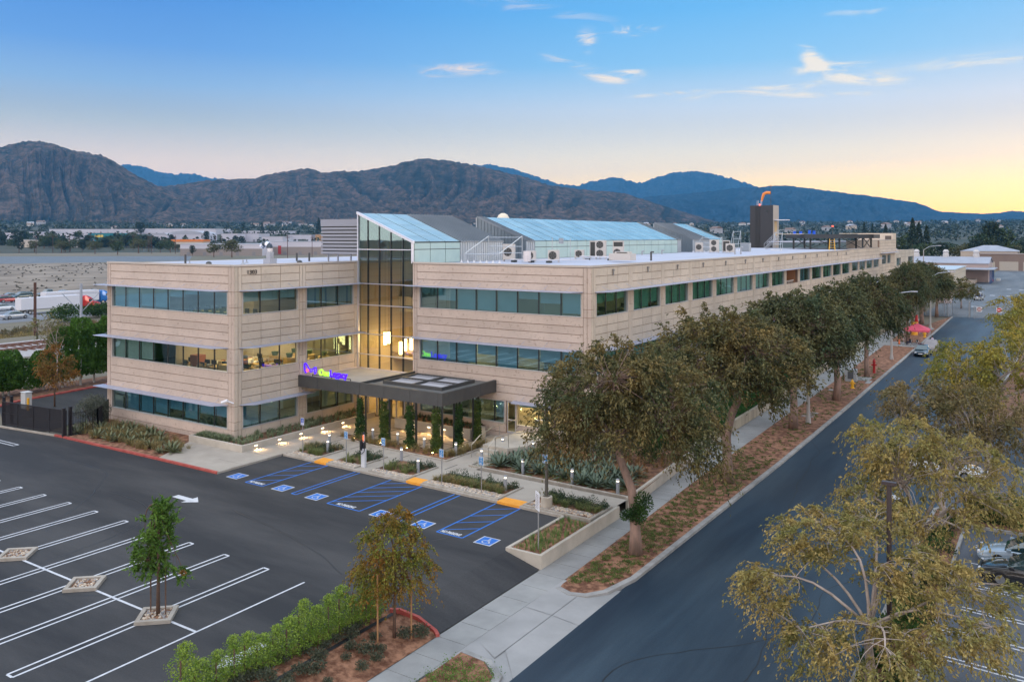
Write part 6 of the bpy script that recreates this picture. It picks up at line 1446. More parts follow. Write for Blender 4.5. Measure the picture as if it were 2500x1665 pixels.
# vine trellises
def vine(x, y, dx, dy, lab, seed):
    t = thing('vine_trellis', lab, 'vine', (x, y, IZ), group='vine-covered trellises round the canopy'); r = np.random.default_rng(seed); n = 2300; h = 3.1
    z = h * (1 - r.random(n) ** .85); top = 1 - .55 * (z / h) ** 2; w_ = .44 * (1.15 - .45 * (z / h)) * (.45 + 1.05 * vnoise(z * 2.6, seed * 3.1, np.sign(np.cos(z * 0 + seed)) + (r.random(n) < .5))); a = r.random(n) * 6.283; q = np.sqrt(r.random(n))
    keep = r.random(n) < (.35 + .65 * top); P = np.stack([np.cos(a) * q * (w_ if dx else .24), np.sin(a) * q * (w_ if dy else .24), z], 1)[keep]
    V, Fq = leaf_quads(P, r.normal(size=P.shape), .15, .09, r); np_mesh('leaves', V, Fq, m_dkgreen if seed % 2 else leafmat('vine_leaves', (.04, .085, .02), (.13, .17, .035), 2.2), t)
    m = MB()
    for k_ in (-.18, 0, .18): m.tube([(k_ * dx, k_ * dy, 0), (k_ * dx * 1.3, k_ * dy * 1.3, 1.2), (k_ * dx, k_ * dy, 3.2)], .012, 4)
    m.build('stems', m_barkd, t)
for i, (x, y, dx, dy, l) in enumerate([(6.75, 6.3, 1, 0, 'leftmost'), (9.15, 6.3, 1, 0, 'second from the left'), (11.7, 6.25, 1, 0, 'third from the left'), (14.15, 6.2, 1, 0, 'at the front right corner'), (14.5, 8.4, 0, 1, 'in the middle of the right side'), (14.5, 10.75, 0, 1, 'closest to the east wing')]):
    vine(x, y, dx, dy, 'tall green vine trellis at the canopy posts, ' + l, 71 + i)
for i, (x, y) in enumerate([(6.6, 5.75), (9.3, 5.7), (11.9, 5.65), (14.3, 5.6), (15.0, 8.2)]):
    t = thing('ground_light', 'small recessed ground uplight in the grass, %s from the left below the trellises' % ORD[i], 'ground light', (x, y, IZ + .05), group='uplights below the trellises')
    m = MB(); m.cyl(0, 0, 0, .08, .08, 10); m.build('housing', m_black, t); m = MB(); m.lathe(0, 0, [(.07, .081), (.07, .085)], 10); m.build('lens', lamp_mat('uplight_glow', (1, .75, .35), 10), t)
    ld = bpy.data.lights.new('lamp', 'POINT'); ld.energy = 5; ld.color = (1, .68, .22); ld.shadow_soft_size = .05; lo = bpy.data.objects.new('lamp', ld); COL.objects.link(lo); lo.location = (0, 0, .25); set_parent(lo, t)
# olive shrub by the gate, the dark shrubs under the first tree
def bush(name, lab, loc, rad, n, m_, seed, ln=.12, wd=.05, group=None, trunk=True, cat='shrub'):
    t = thing(name, lab, cat, loc, 0, group); r = np.random.default_rng(seed); L_ = []
    for k_ in range(9): v = r.normal(size=3); v /= np.linalg.norm(v); L_.append((v * .45 * np.array(rad) + [0, 0, rad[2] * .95], np.array(rad) * .55))
    ch = r.integers(9, size=n); v = r.normal(size=(n, 3)); v /= np.linalg.norm(v, axis=1, keepdims=True); C = np.array([l[0] for l in L_])[ch]; S = np.array([l[1] for l in L_])[ch]; P = C + v * S * (.55 + .5 * r.random((n, 1))); P[:, 2] = np.maximum(P[:, 2], .05)
    V, Fq = leaf_quads(P, v + r.normal(size=(n, 3)) * .6, ln * (.7 + .6 * r.random(n)), wd, r); np_mesh('foliage', V, Fq, m_, t)
    if trunk:
        m = MB()
        for k_ in range(5): a = r.random() * 6.28; m.tube([(0, 0, 0), (.2 * math.cos(a) * rad[0], .2 * math.sin(a) * rad[1], rad[2] * .6), (.5 * math.cos(a) * rad[0], .5 * math.sin(a) * rad[1], rad[2] * 1.2)], [.05, .035, .015], 5)
        m.build('stems', m_barkd, t)
    return t
m_olv = leafmat('silver_olive', (.085, .10, .075), (.15, .16, .12), 1.5, .25, .5)
bush('olive_bush', 'round silvery olive bush at the west corner of the office building', (-14.7, -2.4, .05), (1.55, 1.5, 1.45), 7000, m_olv, 81)
bush('olive_bush', 'silvery bush under the nearest street tree beside the east wing', (25.4, 11.0, .1), (2.0, 1.6, 1.3), 6000, m_olv, 82)
bush('olive_bush', 'darker bush behind the agaves under the nearest street tree', (27.9, 12.2, .1), (1.3, 1.3, 1.1), 3500, m_dkgreen, 83)
# west hedge row
hb_ = None
for i in range(17):
    y = -15 + i * 1.9 if i < 9 else .6 + (i - 9) * 1.75
    big = y > 4.5; lab = 'green hedge shrub on a pale stem by the service road, %s from the south' % ORD[i]
    if hb_ is None:
        hb_ = thing('hedge_shrub', lab, 'shrub', (-34, y, 0), 0, 'row of hedge shrubs beyond the service road'); r = np.random.default_rng(91); n = 4200; z = .7 + 3.2 * r.random(n); a = r.random(n) * 6.283; w_ = 1.25 * np.sqrt(np.clip(1 - ((z - 2.1) / 2.1) ** 2, .02, 1)) * (.8 + .4 * vnoise(a * 1.1, z * 1.2))
        P = np.stack([np.cos(a) * w_, np.sin(a) * w_, z], 1) * [1, 1, 1]; V, Fq = leaf_quads(P, r.normal(size=P.shape) + [0, 0, .4], .26, .12, r); np_mesh('foliage', V, Fq, m_dkgreen if False else leafmat('hedge_green', (.03, .085, .012), (.09, .19, .03), .9), hb_)
        m = MB(); m.cyl(0, 0, 0, 1.6, .10, 7); m.build('stem', mat('whitewashed_stem', (.42, .42, .40), .9), hb_)
    else: copy_tree(hb_, (-34.3 + .3 * math.sin(i * 2.1), y, 0), rz=i * 1.7, scale=(1.1, 1.1, 1.7 + .1 * math.sin(i * 3)) if big else (1.05, 1.05, 1.0 + .14 * math.sin(i * 2.3)), label=lab, group='row of hedge shrubs beyond the service road')
b = MB(); b.flat([(-29.8, -2.9), (-30.95, -.4), (-32.3, 8.4), (-33.5, 60), (-38, 60), (-37, -16), (-33, -16)], .06); struct(b.build('hedge_bed', m_soil))
make_tree('rusty_tree', 'small rusty-leaved staked tree beside the service road', (-25.6, .4, .0), [(0, 0, 0), (0, 0, 1.6), (.05, 0, 2.8)], 7, [((0, 0, 4.4), (1.5, 1.5, 1.3), 2), ((.4, 0, 3.2), (1.7, 1.6, 1.0), 2), ((-.8, 0, 2.8), (1.2, 1.2, .9), 1)], 90, (6, .6, .4, 11), (.17, .09), leafmat('amber_leaves', (.30, .14, .035), (.17, .13, .04), .8), m_barkd, 33, r0=.07, limb_r=.04, twig_r=.01)
make_tree('rusty_tree', 'thin greenish tree with bare grey twigs left of the tall hedge', (-33.0, 4.6, .0), [(0, 0, 0), (0, 0, 2.6), (.05, 0, 4.2)], 8, [((-.6, -.8, 6.6), (1.3, 1.3, 1.2), 2), ((-.4, 0, 5.2), (1.2, 1.2, .8), 1)], 60, (4, .6, .4, 7), (.17, .08), leafmat('sage_leaves', (.15, .17, .06), (.24, .20, .09), .8), m_barkp, 34, r0=.09, limb_r=.05, twig_r=.016)
# near hedge: slim bright shrubs with stakes; low grey-green shrubs in bark
nh = None; rr = random.Random(8)
for i in range(15):
    f = i / 14; x = 27.05 + .85 * f; y = -23.4 + 8.3 * f; lab = 'bright lime-green young shrub with rusty stake, %s from the bottom of the row' % ORD[i]
    if nh is None:
        nh = thing('lime_shrub', lab, 'shrub', (x, y, 0), 0, 'row of young lime-green shrubs at the lot edge'); r = np.random.default_rng(92); n = 2600; z = .1 + 2.0 * r.random(n) ** 1.1; a = r.random(n) * 6.283; w_ = .50 * np.sqrt(np.clip(1 - ((z - .75) / 1.40) ** 2, .03, 1)) * (.25 + 1.5 * vnoise(np.cos(a) * 2.2 + 9, np.sin(a) * 2.2 + z * 2.6)) * np.sqrt(r.random(n))
        V, Fq = leaf_quads(np.stack([np.cos(a) * w_, np.sin(a) * w_, z], 1), r.normal(size=(n, 3)) + [0, 0, .5], .085, .04, r); np_mesh('foliage', V, Fq, m_lime, nh); m = MB(); m.cyl(.12, -.25, 0, 1.65, .028, 6); m.build('stake', m_barkd, nh)
    else: copy_tree(nh, (x, y, 0), rz=rr.uniform(-.6, .6), scale=(.78 + .3 * rr.random(),) * 2 + (.58 + .34 * rr.random(),), label=lab, group='row of young lime-green shrubs at the lot edge')
b = MB(); b.flat([(26.4, -60), (26.6, -24), (27.3, -15.4), (28.0, -14.3), (28.0, -60)], .03); b.add([(28.0, -60, .03), (30.37, -60, -.47), (30.37, -14.2, -.47), (29.3, -13.8, -.24), (28.3, -13.95, -.03), (28.0, -14.3, .03)], [(0, 1, 2, 3, 4, 5)]); struct(b.build('bed_soil', m_mulch))
gsh = bush('grey_shrub', 'x', (28.6, -17, .03), (.34, .34, .22), 420, leafmat('grey_green', (.07, .085, .055), (.13, .14, .09), 3), 93, .09, .035, trunk=False)
sp = sorted(spots([(28.0, 30.1, -22.5, -14.6), (27.4, 28.6, -22, -18)], 34, .52, 9), key=lambda p: p[1])
for i, (x, y) in enumerate(sp):
    o = gsh if i == 0 else copy_tree(gsh)
    o.location = (x, y, .03 - .21 * max(0, x - 28)); o.rotation_euler = (0, 0, i * 1.3); s_ = rr.uniform(.7, 1.35); o.scale = (s_, s_, s_); o['label'] = 'low grey-green shrub in the near bark bed, %s from the bottom' % nth(i); o['group'] = 'low grey-green shrubs in the near bark bed'
# clipped hedge of the east lot and shrubs under the near tree
t = MB(); r = np.random.default_rng(94); n = 16000
P = np.stack([46.9 + 12 * r.random(n), 13.05 + 1.6 * r.random(n), -.4 + 1.15 * r.random(n)], 1); ax = r.integers(4, size=n); P[ax == 0, 2] = .72 + .06 * r.normal(size=(ax == 0).sum()); P[ax == 1, 1] = 13.02 + .06 * r.normal(size=(ax == 1).sum()); P[ax == 2, 0] = 46.9 + .06 * r.normal(size=(ax == 2).sum())
V, Fq = leaf_quads(P, r.normal(size=(n, 3)), .13, .08, r); h_ = thing('clipped_hedge', 'clipped dark green box hedge at the edge of the east lot', 'hedge', (0, 0, 0)); np_mesh('foliage', V, Fq, leafmat('box_hedge', (.022, .075, .012), (.05, .13, .025), 1.5), h_); m = MB(); m.box(47.0, 58.8, 13.15, 14.5, -.5, .6); m.build('stems', mat('hedge_core', (.015, .03, .01), 1), h_)
shrubs_area('strip_shrubs', [(45.2, 46.6, -12, 2), (45.3, 46.6, 2, 14)], 60, .5, .55, m_dkgreen, -.5, 'green and rusty low shrubs in the east planting strip', 95, .14, .07, 150)
# ------------------------------------------------------------------ roof equipment
def condenser(w, d, h, fans, name_l, loc, rz, group='beige condenser units on the east roof'):
    t = thing('condenser_unit', name_l, 'air conditioner', loc, rz, group); m = MB(); m.box(-w / 2, w / 2, -d / 2, d / 2, .12, .12 + h); m.box(-w / 2, -w / 2 + .1, -d / 2, d / 2, 0, .12); m.box(w / 2 - .1, w / 2, -d / 2, d / 2, 0, .12)
    m.build('housing', mat('condenser_beige', (.52, .48, .44), .5), t, bevel=.02); f = MB()
    for i in range(fans):
        z = .12 + h * (i + .5) / fans; R_ = min(w * .36, h / fans * .42); f.mi(0).poly([(-.06 * w + R_ * math.cos(a), -d / 2 - .012, z + R_ * math.sin(a)) for a in np.linspace(0, 2 * math.pi, 19)[:-1]])
        for k_ in range(6): a = k_ * math.pi / 3; f.mi(1).poly([(-.06 * w, -d / 2 - .016, z), (-.06 * w + R_ * math.cos(a), -d / 2 - .016, z + R_ * math.sin(a)), (-.06 * w + R_ * math.cos(a + .12), -d / 2 - .016, z + R_ * math.sin(a + .12))])
    if not fans: f.mi(0).box(-w * .42, w * .42, -d / 2 - .015, -d / 2 + .01, .25, h)
    f.build('fan_grille', [mat('fan_dark', (.045, .045, .042), .6), mat('fan_wire', (.22, .21, .2), .5)], t); return t
ZF = 13.28
for (w, d, h, f, l, x, y) in ((1.1, .45, 1.45, 1, 'beside the tubular frame', 8.9, 23.6), (.95, .4, .85, 1, 'second from the left, behind the white bucket', 11.2, 23.7), (1.0, .4, .95, 1, 'in front, right of the white bucket', 13.9, 23.2), (.95, .4, .8, 1, 'small one left of the tall pair', 10.5, 34.2), (1.1, .5, 1.75, 2, 'tall with two fans', 12.4, 35.2), (1.1, .5, 1.7, 0, 'tall with dark grille, left of the two-fan unit', 11.2, 36.3), (1.1, .5, 1.7, 0, 'tall with dark grille, right of the two-fan unit', 13.7, 36.6), (1.0, .4, 1.15, 1, 'right of the tall group', 14.9, 34.0),
                              (1.3, .6, 1.7, 2, 'far tall one with two fans near the last lantern', 11.1, 72.3), (1.0, .5, 1.6, 0, 'far grille unit beside the far two-fan one', 12.5, 73.2), (1.2, .5, 1.2, 1, 'far single fan one', 13.9, 70.7), (1.1, .5, 1.3, 1, 'farthest left near the last lantern', 8.5, 73.4)):
    condenser(w, d, h, f, 'beige rooftop condenser ' + l, (x, y, ZF), R(18))
t = thing('bucket', 'white plastic bucket pair stacked among the roof units', 'bucket', (13.0, 20.2, ZF)); m = MB(); m.lathe(0, 0, [(.30, .1), (.36, .55), (.38, .6)], 14); m.build('body', mat('bucket_white', (.68, .62, .60), .5), t); m = MB(); m.lathe(0, 0, [(.33, .6), (.33, 1.0), (.36, 1.02)], 14); m.build('lid', mat('bucket_white', (.6, .6, .6)), t)
def frame_rack(lab, x, y, w, d, h, name='pipe_rack'):
    t = thing(name, lab, 'pipe rack', (x, y, ZF)); m = MB()
    for a in (0, w):
        for b in (0, d): m.tube([(a, b, 0), (a, b, h if b else h * .35)], .035, 5)
        m.tube([(a, 0, h * .35), (a, d, h)], .035, 5)
    for z in (.35, .6, .95): m.tube([(0, d, h * z), (w, d, h * z)], .03, 5)
    m.tube([(0, 0, h * .33), (w, 0, h * .33)], .03, 5); m.build('tubes', mat('galvanised_tube', (.42, .46, .50), .35, metal=.6), t); m = MB()
    for i in range(7): m = MB(); m.lathe(-.2 + i * (w + .4) / 6, -.25, [(.16, 0), (.02, .25)], 4); m.build('roof_anchor', mat('anchor_white', (.6, .6, .62), .6), t)
frame_rack('galvanised tube frame on white feet at the west end of the east roof', 8.0, 18.0, 3.6, 3.6, 2.3); frame_rack('short rack of grey pipes near the last roof lantern', 6.9, 76.0, 3.0, 3.0, 2.2)
t = thing('pipe_rack', 'low rack of white refrigerant pipes linking the front roof units', 'pipe rack', (0, 0, ZF)); m = MB()
for i in range(4): m.tube([(10.5, 21.4 + i * .16, .22), (14.6, 21.4 + i * .16, .22), (16.4, 24.6 + i * .16, .22)], .05, 5)
for i in range(3): m.tube([(12, 31.5 + i * .2, .3), (16.2, 31 + i * .2, .3)], .07, 5)
m.build('pipes', mat('pipe_white', (.58, .58, .62), .5), t); m = MB()
for (x, y) in ((11.0, 21.2), (12.8, 21.2), (14.6, 21.2), (13, 31.2), (15.6, 30.9)): m.box(x - .2, x + .2, y - .2, y + .2, 0, .16)
m.build('pipe_block', m_black, t)
t = thing('antenna_mast', 'pair of thin poles with small antenna boxes on the east roof', 'antenna', (11.8, 26.5, ZF)); m = MB(); m.cyl(0, 0, 0, 2.2, .03, 5); m.cyl(1.7, .4, 0, 2.1, .03, 5); m.tube([(0, 0, 1.7), (1.7, .4, 1.7)], .02, 4); m.build('pole', mat('galvanised_tube', (.4, .4, .4)), t); m = MB(); m.box(.7, 1.1, 0, .2, 1.6, 2.1); m.build('antenna_box', mat('antenna_grey', (.3, .33, .36), .5), t)
t = thing('roof_hvac', 'low beige packaged roof unit near the east parapet', 'air conditioner', (18.9, 27.0, ZF)); m = MB(); m.box(-1.2, .9, -.6, .6, .15, .75); m.box(-.7, .6, -.45, .45, .75, .92); m.build('housing', mat('condenser_beige', (.5, .5, .5)), t, bevel=.02); m = MB(); m.box(-.5, .5, -.47, .47, .80, .88); m.build('louver', mat('fan_dark', (.05, .05, .05)), t)
VNT = [(19.0, 32.7, .8, 'dark bent pipe'), (8.0, 55.0, .45, 'white stub'), (8.5, 60.0, .5, 'white stub'), (17, 65.6, .9, 'white boxy'), (16.8, 63.9, .8, 'white slim')]
for i, (x, y, h, l) in enumerate(VNT): m = MB(); m.cyl(x, y, ZF - .02, ZF + h, .10, 8); m.tube([(x, y, ZF + h), (x + .3, y - .1, ZF + h)], .08, 6); tag(m.build('roof_vent', mat('vent_grey', (.35, .36, .38), .5) if i else m_dark), '%s vent on the east roof, %s from the near end' % (l, ORD[i]), 'vent')
for i, (x, y, l) in enumerate([(-9.9, 2.9, 'dark upright pipe'), (-8.0, 1.95, 'small grey cone'), (-6.7, 2.8, 'black bun-shaped cap, left'), (-3.4, 9.5, 'black bun-shaped cap, right'), (-6.8, 13.8, 'dark pipe near the louvred screen'), (-7.8, 13.2, 'cone by the dark pipe'), (-5.2, 5.0, 'grey cone in the middle'), (-7.2, 7.0, 'low pale cone')]):
    m = MB()
    if 'pipe' in l: m.cyl(x, y, ZF - .02, ZF + .75, .09, 8)
    elif 'bun' in l: m.lathe(x, y, [(.25, ZF - .02), (.22, ZF + .15), (.08, ZF + .24)], 10)
    else: m.lathe(x, y, [(.20, ZF - .02), (.05, ZF + .12), (.05, ZF + .3), (.11, ZF + .32)], 8)
    tag(m.build('roof_vent', m_dark if ('dark' in l or 'black' in l) else mat('vent_grey', (.35, .35, .35))), 'west roof vent: ' + l, 'vent')
t = thing('goose_vent', 'striped silver flexible elbow duct on a box on the west roof', 'duct', (-3.3, 6.2, ZF)); m = MB(); m.box(-.42, .42, -.35, .35, 0, .45); m.box(-.22, .22, -.2, .2, .45, 1.0); m.build('curb', mat('galvanised', (.35, .35, .35)), t)
m = MB(); P = [(0, 0, 1.0), (0, 0, 1.3), (-.12, -.04, 1.55), (-.35, -.1, 1.68), (-.6, -.18, 1.6), (-.75, -.22, 1.4)]
for i in range(len(P) - 1): m.mi(i % 2).tube([P[i], P[i + 1]], .25, 10)
m.build('elbow', [mat('duct_silver', (.6, .62, .68), .25, metal=.8), mat('duct_dark', (.06, .08, .10), .4, metal=.5)], t)  # every second duct segment is a darker metal
m = MB(); m.lathe(-1.4, 38.0, [(.75, 13.2), (.75, 17.2), (.72, 17.6), (.5, 18.0), (.2, 18.18)], 18); tag(m.build('exhaust_dome', mat('dome_cream', (.72, .64, .50), .5), smooth=True), 'cream dome vent peeking over the ridge of the long roof lantern', 'vent')
# --- tower, windsock, helipad
tw = thing('rooftop_tower', 'tall dark grey ribbed stair tower standing on the far roof', 'tower', (-5.1, 140.6, 0))
m = MB(); m.mi(0).box(0, 4.95, 0, .2, 12.2, 22.3); m.mi(1).box(4.75, 4.95, .2, 4.5, 12.2, 22.35); m.mi(0).box(0, .2, .2, 4.5, 12.2, 22.3); m.box(.2, 4.75, 4.3, 4.5, 12.2, 22.3); m.box(.2, 4.75, .2, 4.3, 22.0, 22.1); z = 12.4
while z < 22.2: m.mi(0).box(-.02, 4.97, -.05, 0, z, z + .12); z += .32
m.build('wall', [mat('tower_grey', (.040, .043, .052), .6), mat('tower_tan', (.42, .36, .30), .8)], tw); m = MB()
for a in (1.3, 2.0): m.tube([(a, -.2, 12.8), (a, -.2, 22.6)], .05, 4)
z = 13.0
while z < 22.4: m.tube([(1.3, -.2, z), (2.0, -.2, z)], .03, 4); z += .45
m.build('ladder', m_black, tw); m = MB(); m.box(3.5, 4.0, -.08, -.03, 20.8, 21.3); m.build('vent_panel', m_black, tw); m = MB(); m.box(4.96, 5.02, 1.2, 3.0, 15.8, 18.8); m.build('door', mat('glow_tan', (.55, .38, .18), .6), tw); m = MB(); m.box(4.9, 7.6, .8, 3.6, 19.05, 19.2); m.build('awning', m_silver, tw)
t = thing('windsock', 'orange windsock on a thin pole on top of the dark tower', 'windsock', (-1.0, 142, 22.1)); m = MB(); m.cyl(0, 0, 0, 4.4, .05, 5); m.build('pole', m_dark, t); m = MB(); m.tube([(-.05, 0, 2.95), (-.9, -.1, 3.0), (-1.5, -.2, 2.7), (-1.75, -.2, 1.9), (-1.95, -.2, 1.1)], [.32, .34, .32, .26, .18], 10, cap=False); m.build('sock', mat('windsock_orange', (.80, .26, .06), .7), t); m = MB(); m.lathe(0, 0, [(.14, 4.3), (.14, 4.6)], 8); m.build('beacon', mat('beacon_dark', (.2, .04, .02), .5), t)
t = thing('beacon_rack', 'red beacons between thin rods on top of the dark tower', 'beacon', (-3.5, 141.4, 22.1)); m = MB()
for a in (-.3, .0, .5, .7): m.cyl(a, 0, 0, 1.3, .04, 5)
m.build('rods', m_silver, t); m = MB(); m.lathe(.25, 0, [(.13, .05), (.13, .5)], 8); m.build('beacon', lamp_mat('red_beacon', (1, .12, .08), 5), t)
hp = thing('helipad', 'raised dark steel helipad deck on braced legs with side stairs', 'helipad', (16.2, 121.5, ZF))
m = MB(); m.prism([(8.3 * math.cos(R(22.5 + 45 * k_)), 8.3 * math.sin(R(22.5 + 45 * k_))) for k_ in range(8)], 1.95, 2.66); m.build('deck', mat('deck_dark', (.035, .04, .045), .6), hp)
m = MB()
for (x, y) in ((-6, -4), (-2.5, -6), (2.5, -6), (6, -4), (-6, 4), (6, 4), (0, 0), (-2, 6), (3, 6)): m = MB(); m.box(x - .14, x + .14, y - .14, y + .14, 0, 1.95); m.build('leg', m_black, hp)
m = MB()
for a, b in (((-6, -4), (-2.5, -6)), ((2.5, -6), (6, -4)), ((6, -4), (6, 4)), ((-2.5, -6), (2.5, -6))): m.tube([(*a, .1), (*b, 2.2)], .08, 4); m.tube([(*a, 2.2), (*b, .1)], .08, 4)
m.build('leg_brace', m_black, hp); m = MB(); m.box(-7.6, -3.4, -8.2, -7.0, 2.67, 2.76); m.build('edge_panel', mat('deck_panel', (.62, .52, .40), .6), hp); m = MB(); m.box(2.0, 9.0, -4.0, -3.0, 2.75, 2.85); m.build('edge_panel', mat('deck_panel', (.6, .5, .4)), hp)
m = MB()
for i in range(12): m.box(-10.9 + i * .22, -10.6 + i * .22, -5.5, -4.2, .2 * i, .2 * i + .08)
m.tube([(-11, -5.5, .9), (-8.4, -5.5, 3.5), (-7.4, -5.5, 3.5)], .05, 4); m.tube([(-11, -4.2, .9), (-8.4, -4.2, 3.5)], .05, 4); m.tube([(-11, -5.5, .1), (-8.4, -5.5, 2.6)], .08, 4)
for i in range(5): m.tube([(-11 + .65 * i, -5.5, .6 * i), (-11 + .65 * i, -5.5, .9 + .65 * i)], .03, 4)
m.build('stair', mat('galvanised_tube', (.4, .4, .4)), hp)
for (x, y, h) in ((5, 88.6, 3.2), (9.5, 96, 3.0)): frame_rack('white scaffold ladder frame near the %s of the helipad stair' % ('foot' if x > 6 else 'left'), x + 3, y, 1.2, 1.2, h, 'scaffold_frame')
for i, (x, y, z) in enumerate(((9.6, 120.5, 16.0), (10.6, 121, 16.0), (12.1, 121.5, 16.2), (12.8, 122, 16.1))): m = MB(); m.lathe(x, y, [(.28, z - .12), (.26, z + .5), (.3, z + .55)], 8); tag(m.build('blue_drum', mat('drum_blue', (.01, .12, .75), .5)), 'blue drum on the helipad deck, %s from the left' % ORD[i], 'drum', 'blue drums on the helipad')
m = MB(); m.mi(0).cyl(17.0, 118, ZF, 17.3, .05, 5); m.mi(1).lathe(17.0, 118, [(.14, 17.3), (.14, 17.55)], 8); tag(m.build('obstruction_light', [m_dark, mat('red_dim', (.5, .05, .03), .5, emit=(1, .1, .05), estr=2.5)]), 'thin mast with a red light behind the helipad deck', 'beacon')
t = thing('step_ladder', 'yellow step ladder standing below the helipad edge', 'ladder', (19.6, 105.5, ZF), R(20)); m = MB()
for s_ in (-.45, .45): m.tube([(s_, -.4, 0), (s_ * .8, 0, 1.9)], .05, 4); m.tube([(s_, .4, 0), (s_ * .8, 0, 1.9)], .05, 4)
for z in (.4, .8, 1.2, 1.6): m.box(-.42, .42, -.33 + z * .17, -.23 + z * .17, z, z + .05)
m.build('rungs', mat('ladder_yellow', (.75, .42, .05), .5), t)
t = thing('roof_locker', 'grey equipment locker on the roof before the tower', 'cabinet', (11.5, 85, ZF)); m = MB(); m.box(-.7, .7, -.4, .4, 0, 1.3); m.build('housing', mat('box_grey', (.3, .3, .3)), t, bevel=.02); m = MB(); m.box(-.6, .6, -.42, -.4, .1, 1.2); m.build('door', mat('locker_door', (.25, .28, .31), .5), t)

# ------------------------------------------------------------------ people
SKIN = mat('skin', (.32, .17, .11), .6); 
def person(label, loc, rz, pose, shirt, trousers, hair=(.02, .015, .012), pack=None):
    t = thing('person', label, 'person', loc, rz)
    def fig(name, pts, edges, rad, m):
        me = bpy.data.meshes.new(name); me.from_pydata(pts, edges, []); o = bpy.data.objects.new(name, me); COL.objects.link(o); me.materials.append(m); md = o.modifiers.new('skin', 'SKIN'); md.use_smooth_shade = True
        for v, r_ in zip(me.skin_vertices[0].data, rad): v.radius = (r_, r_ * .85)
        me.skin_vertices[0].data[0].use_root = True; s_ = o.modifiers.new('sub', 'SUBSURF'); s_.levels = s_.render_levels = 1; set_parent(o, t); return o
    if pose == 'stand':
        J = dict(pel=(0, 0, .95), ch=(0, -.01, 1.25), nk=(0, 0, 1.46), hd=(0, -.02, 1.60), top=(0, -.02, 1.72), ls=(-.19, 0, 1.40), le=(-.25, .03, 1.12), lh=(-.23, -.08, .88), rs=(.19, 0, 1.40), re=(.26, .02, 1.12), rh=(.20, -.18, .98), lk=(-.11, .02, .50), lf=(-.12, .08, .07), lt=(-.13, -.10, .05), rk=(.11, -.05, .50), rf=(.12, -.02, .07), rt=(.13, -.2, .05), lhp=(-.1, 0, .90), rhp=(.1, 0, .90))
    else:
        J = dict(pel=(0, 0, .52), ch=(0, -.06, .83), nk=(0, -.12, 1.04), hd=(0, -.17, 1.17), top=(0, -.18, 1.29), ls=(-.19, -.1, .98), le=(-.24, -.2, .72), lh=(-.16, -.42, .74), rs=(.19, -.1, .98), re=(.24, -.2, .72), rh=(.14, -.42, .76), lk=(-.14, -.45, .52), lf=(-.15, -.42, .08), lt=(-.15, -.6, .05), rk=(.14, -.45, .52), rf=(.15, -.5, .08), rt=(.15, -.68, .05), lhp=(-.1, -.03, .5), rhp=(.1, -.03, .5))
    K_ = list(J); E = [('pel', 'ch'), ('ch', 'nk'), ('nk', 'hd'), ('hd', 'top'), ('ch', 'ls'), ('ls', 'le'), ('le', 'lh'), ('ch', 'rs'), ('rs', 're'), ('re', 'rh'), ('pel', 'lhp'), ('lhp', 'lk'), ('lk', 'lf'), ('lf', 'lt'), ('pel', 'rhp'), ('rhp', 'rk'), ('rk', 'rf'), ('rf', 'rt')]
    RR = dict(pel=.14, ch=.14, nk=.055, hd=.095, top=.075, ls=.07, le=.045, lh=.04, rs=.07, re=.045, rh=.04, lk=.06, lf=.045, lt=.035, rk=.06, rf=.045, rt=.035, lhp=.09, rhp=.09)
    fig('body', [J[k_] for k_ in K_], [(K_.index(a), K_.index(b)) for a, b in E], [RR[k_] for k_ in K_], SKIN)
    def sub(name, ks, es, grow, m): fig(name, [J[k_] for k_ in ks], [(ks.index(a), ks.index(b)) for a, b in es], [RR[k_] + grow for k_ in ks], m)
    sub('shirt', ['ch', 'pel', 'nk', 'ls', 'le', 'rs', 're'], [('ch', 'pel'), ('ch', 'nk'), ('ch', 'ls'), ('ls', 'le'), ('ch', 'rs'), ('rs', 're')], .02, shirt)
    sub('trousers', ['pel', 'lhp', 'lk', 'lf', 'rhp', 'rk', 'rf'], [('pel', 'lhp'), ('lhp', 'lk'), ('lk', 'lf'), ('pel', 'rhp'), ('rhp', 'rk'), ('rk', 'rf')], .02, trousers)
    h = MB(); hx, hy, hz_ = J['hd']; h.lathe(hx, hy + .02, [(.10, hz_), (.115, hz_ + .07), (.10, hz_ + .14), (.05, hz_ + .18)], 10); h.build('hair', mat('hair_dark', hair, .7), t)
    if pack: m = MB(); m.box(-.16, .16, .12, .30, 1.05, 1.48); m.build('backpack', pack, t, bevel=.05)
navy = mat('navy_cloth', (.012, .018, .05), .9); black = mat('black_cloth', (.012, .012, .015), .9); lilac = mat('pale_lilac_cloth', (.50, .45, .55), .9)
tx, ty = 32.9, 96.8
person('person seated under the red tent in dark clothes, bent forward', (33.0, 94.6, -.5), R(-80), 'sit', black, navy)
person('person standing by the tent edge in pale top with dark backpack', (36.0, 93.8, -.55), R(60), 'stand', lilac, navy, pack=black)
def folding_chair(loc, rz, lab):
    t = thing('folding_chair', lab, 'chair', loc, rz); m = MB(); m.box(-.22, .22, -.2, .2, .43, .46); m.build('seat', black, t); m = MB(); m.box(-.22, .22, .2, .23, .55, .9); m.build('backrest', black, t)
    for sx_ in (-.2, .2): m = MB(); m.tube([(sx_, -.22, 0), (sx_, .2, .85)], .015, 4); m.tube([(sx_, .25, 0), (sx_, -.18, .45)], .015, 4); m.build('leg', m_silver, t)
folding_chair((33.05, 94.62, -.5), R(-80), 'folding chair carrying the seated person under the tent'); folding_chair((34.1, 94.3, -.5), R(60), 'empty black folding chair beside the seated person')
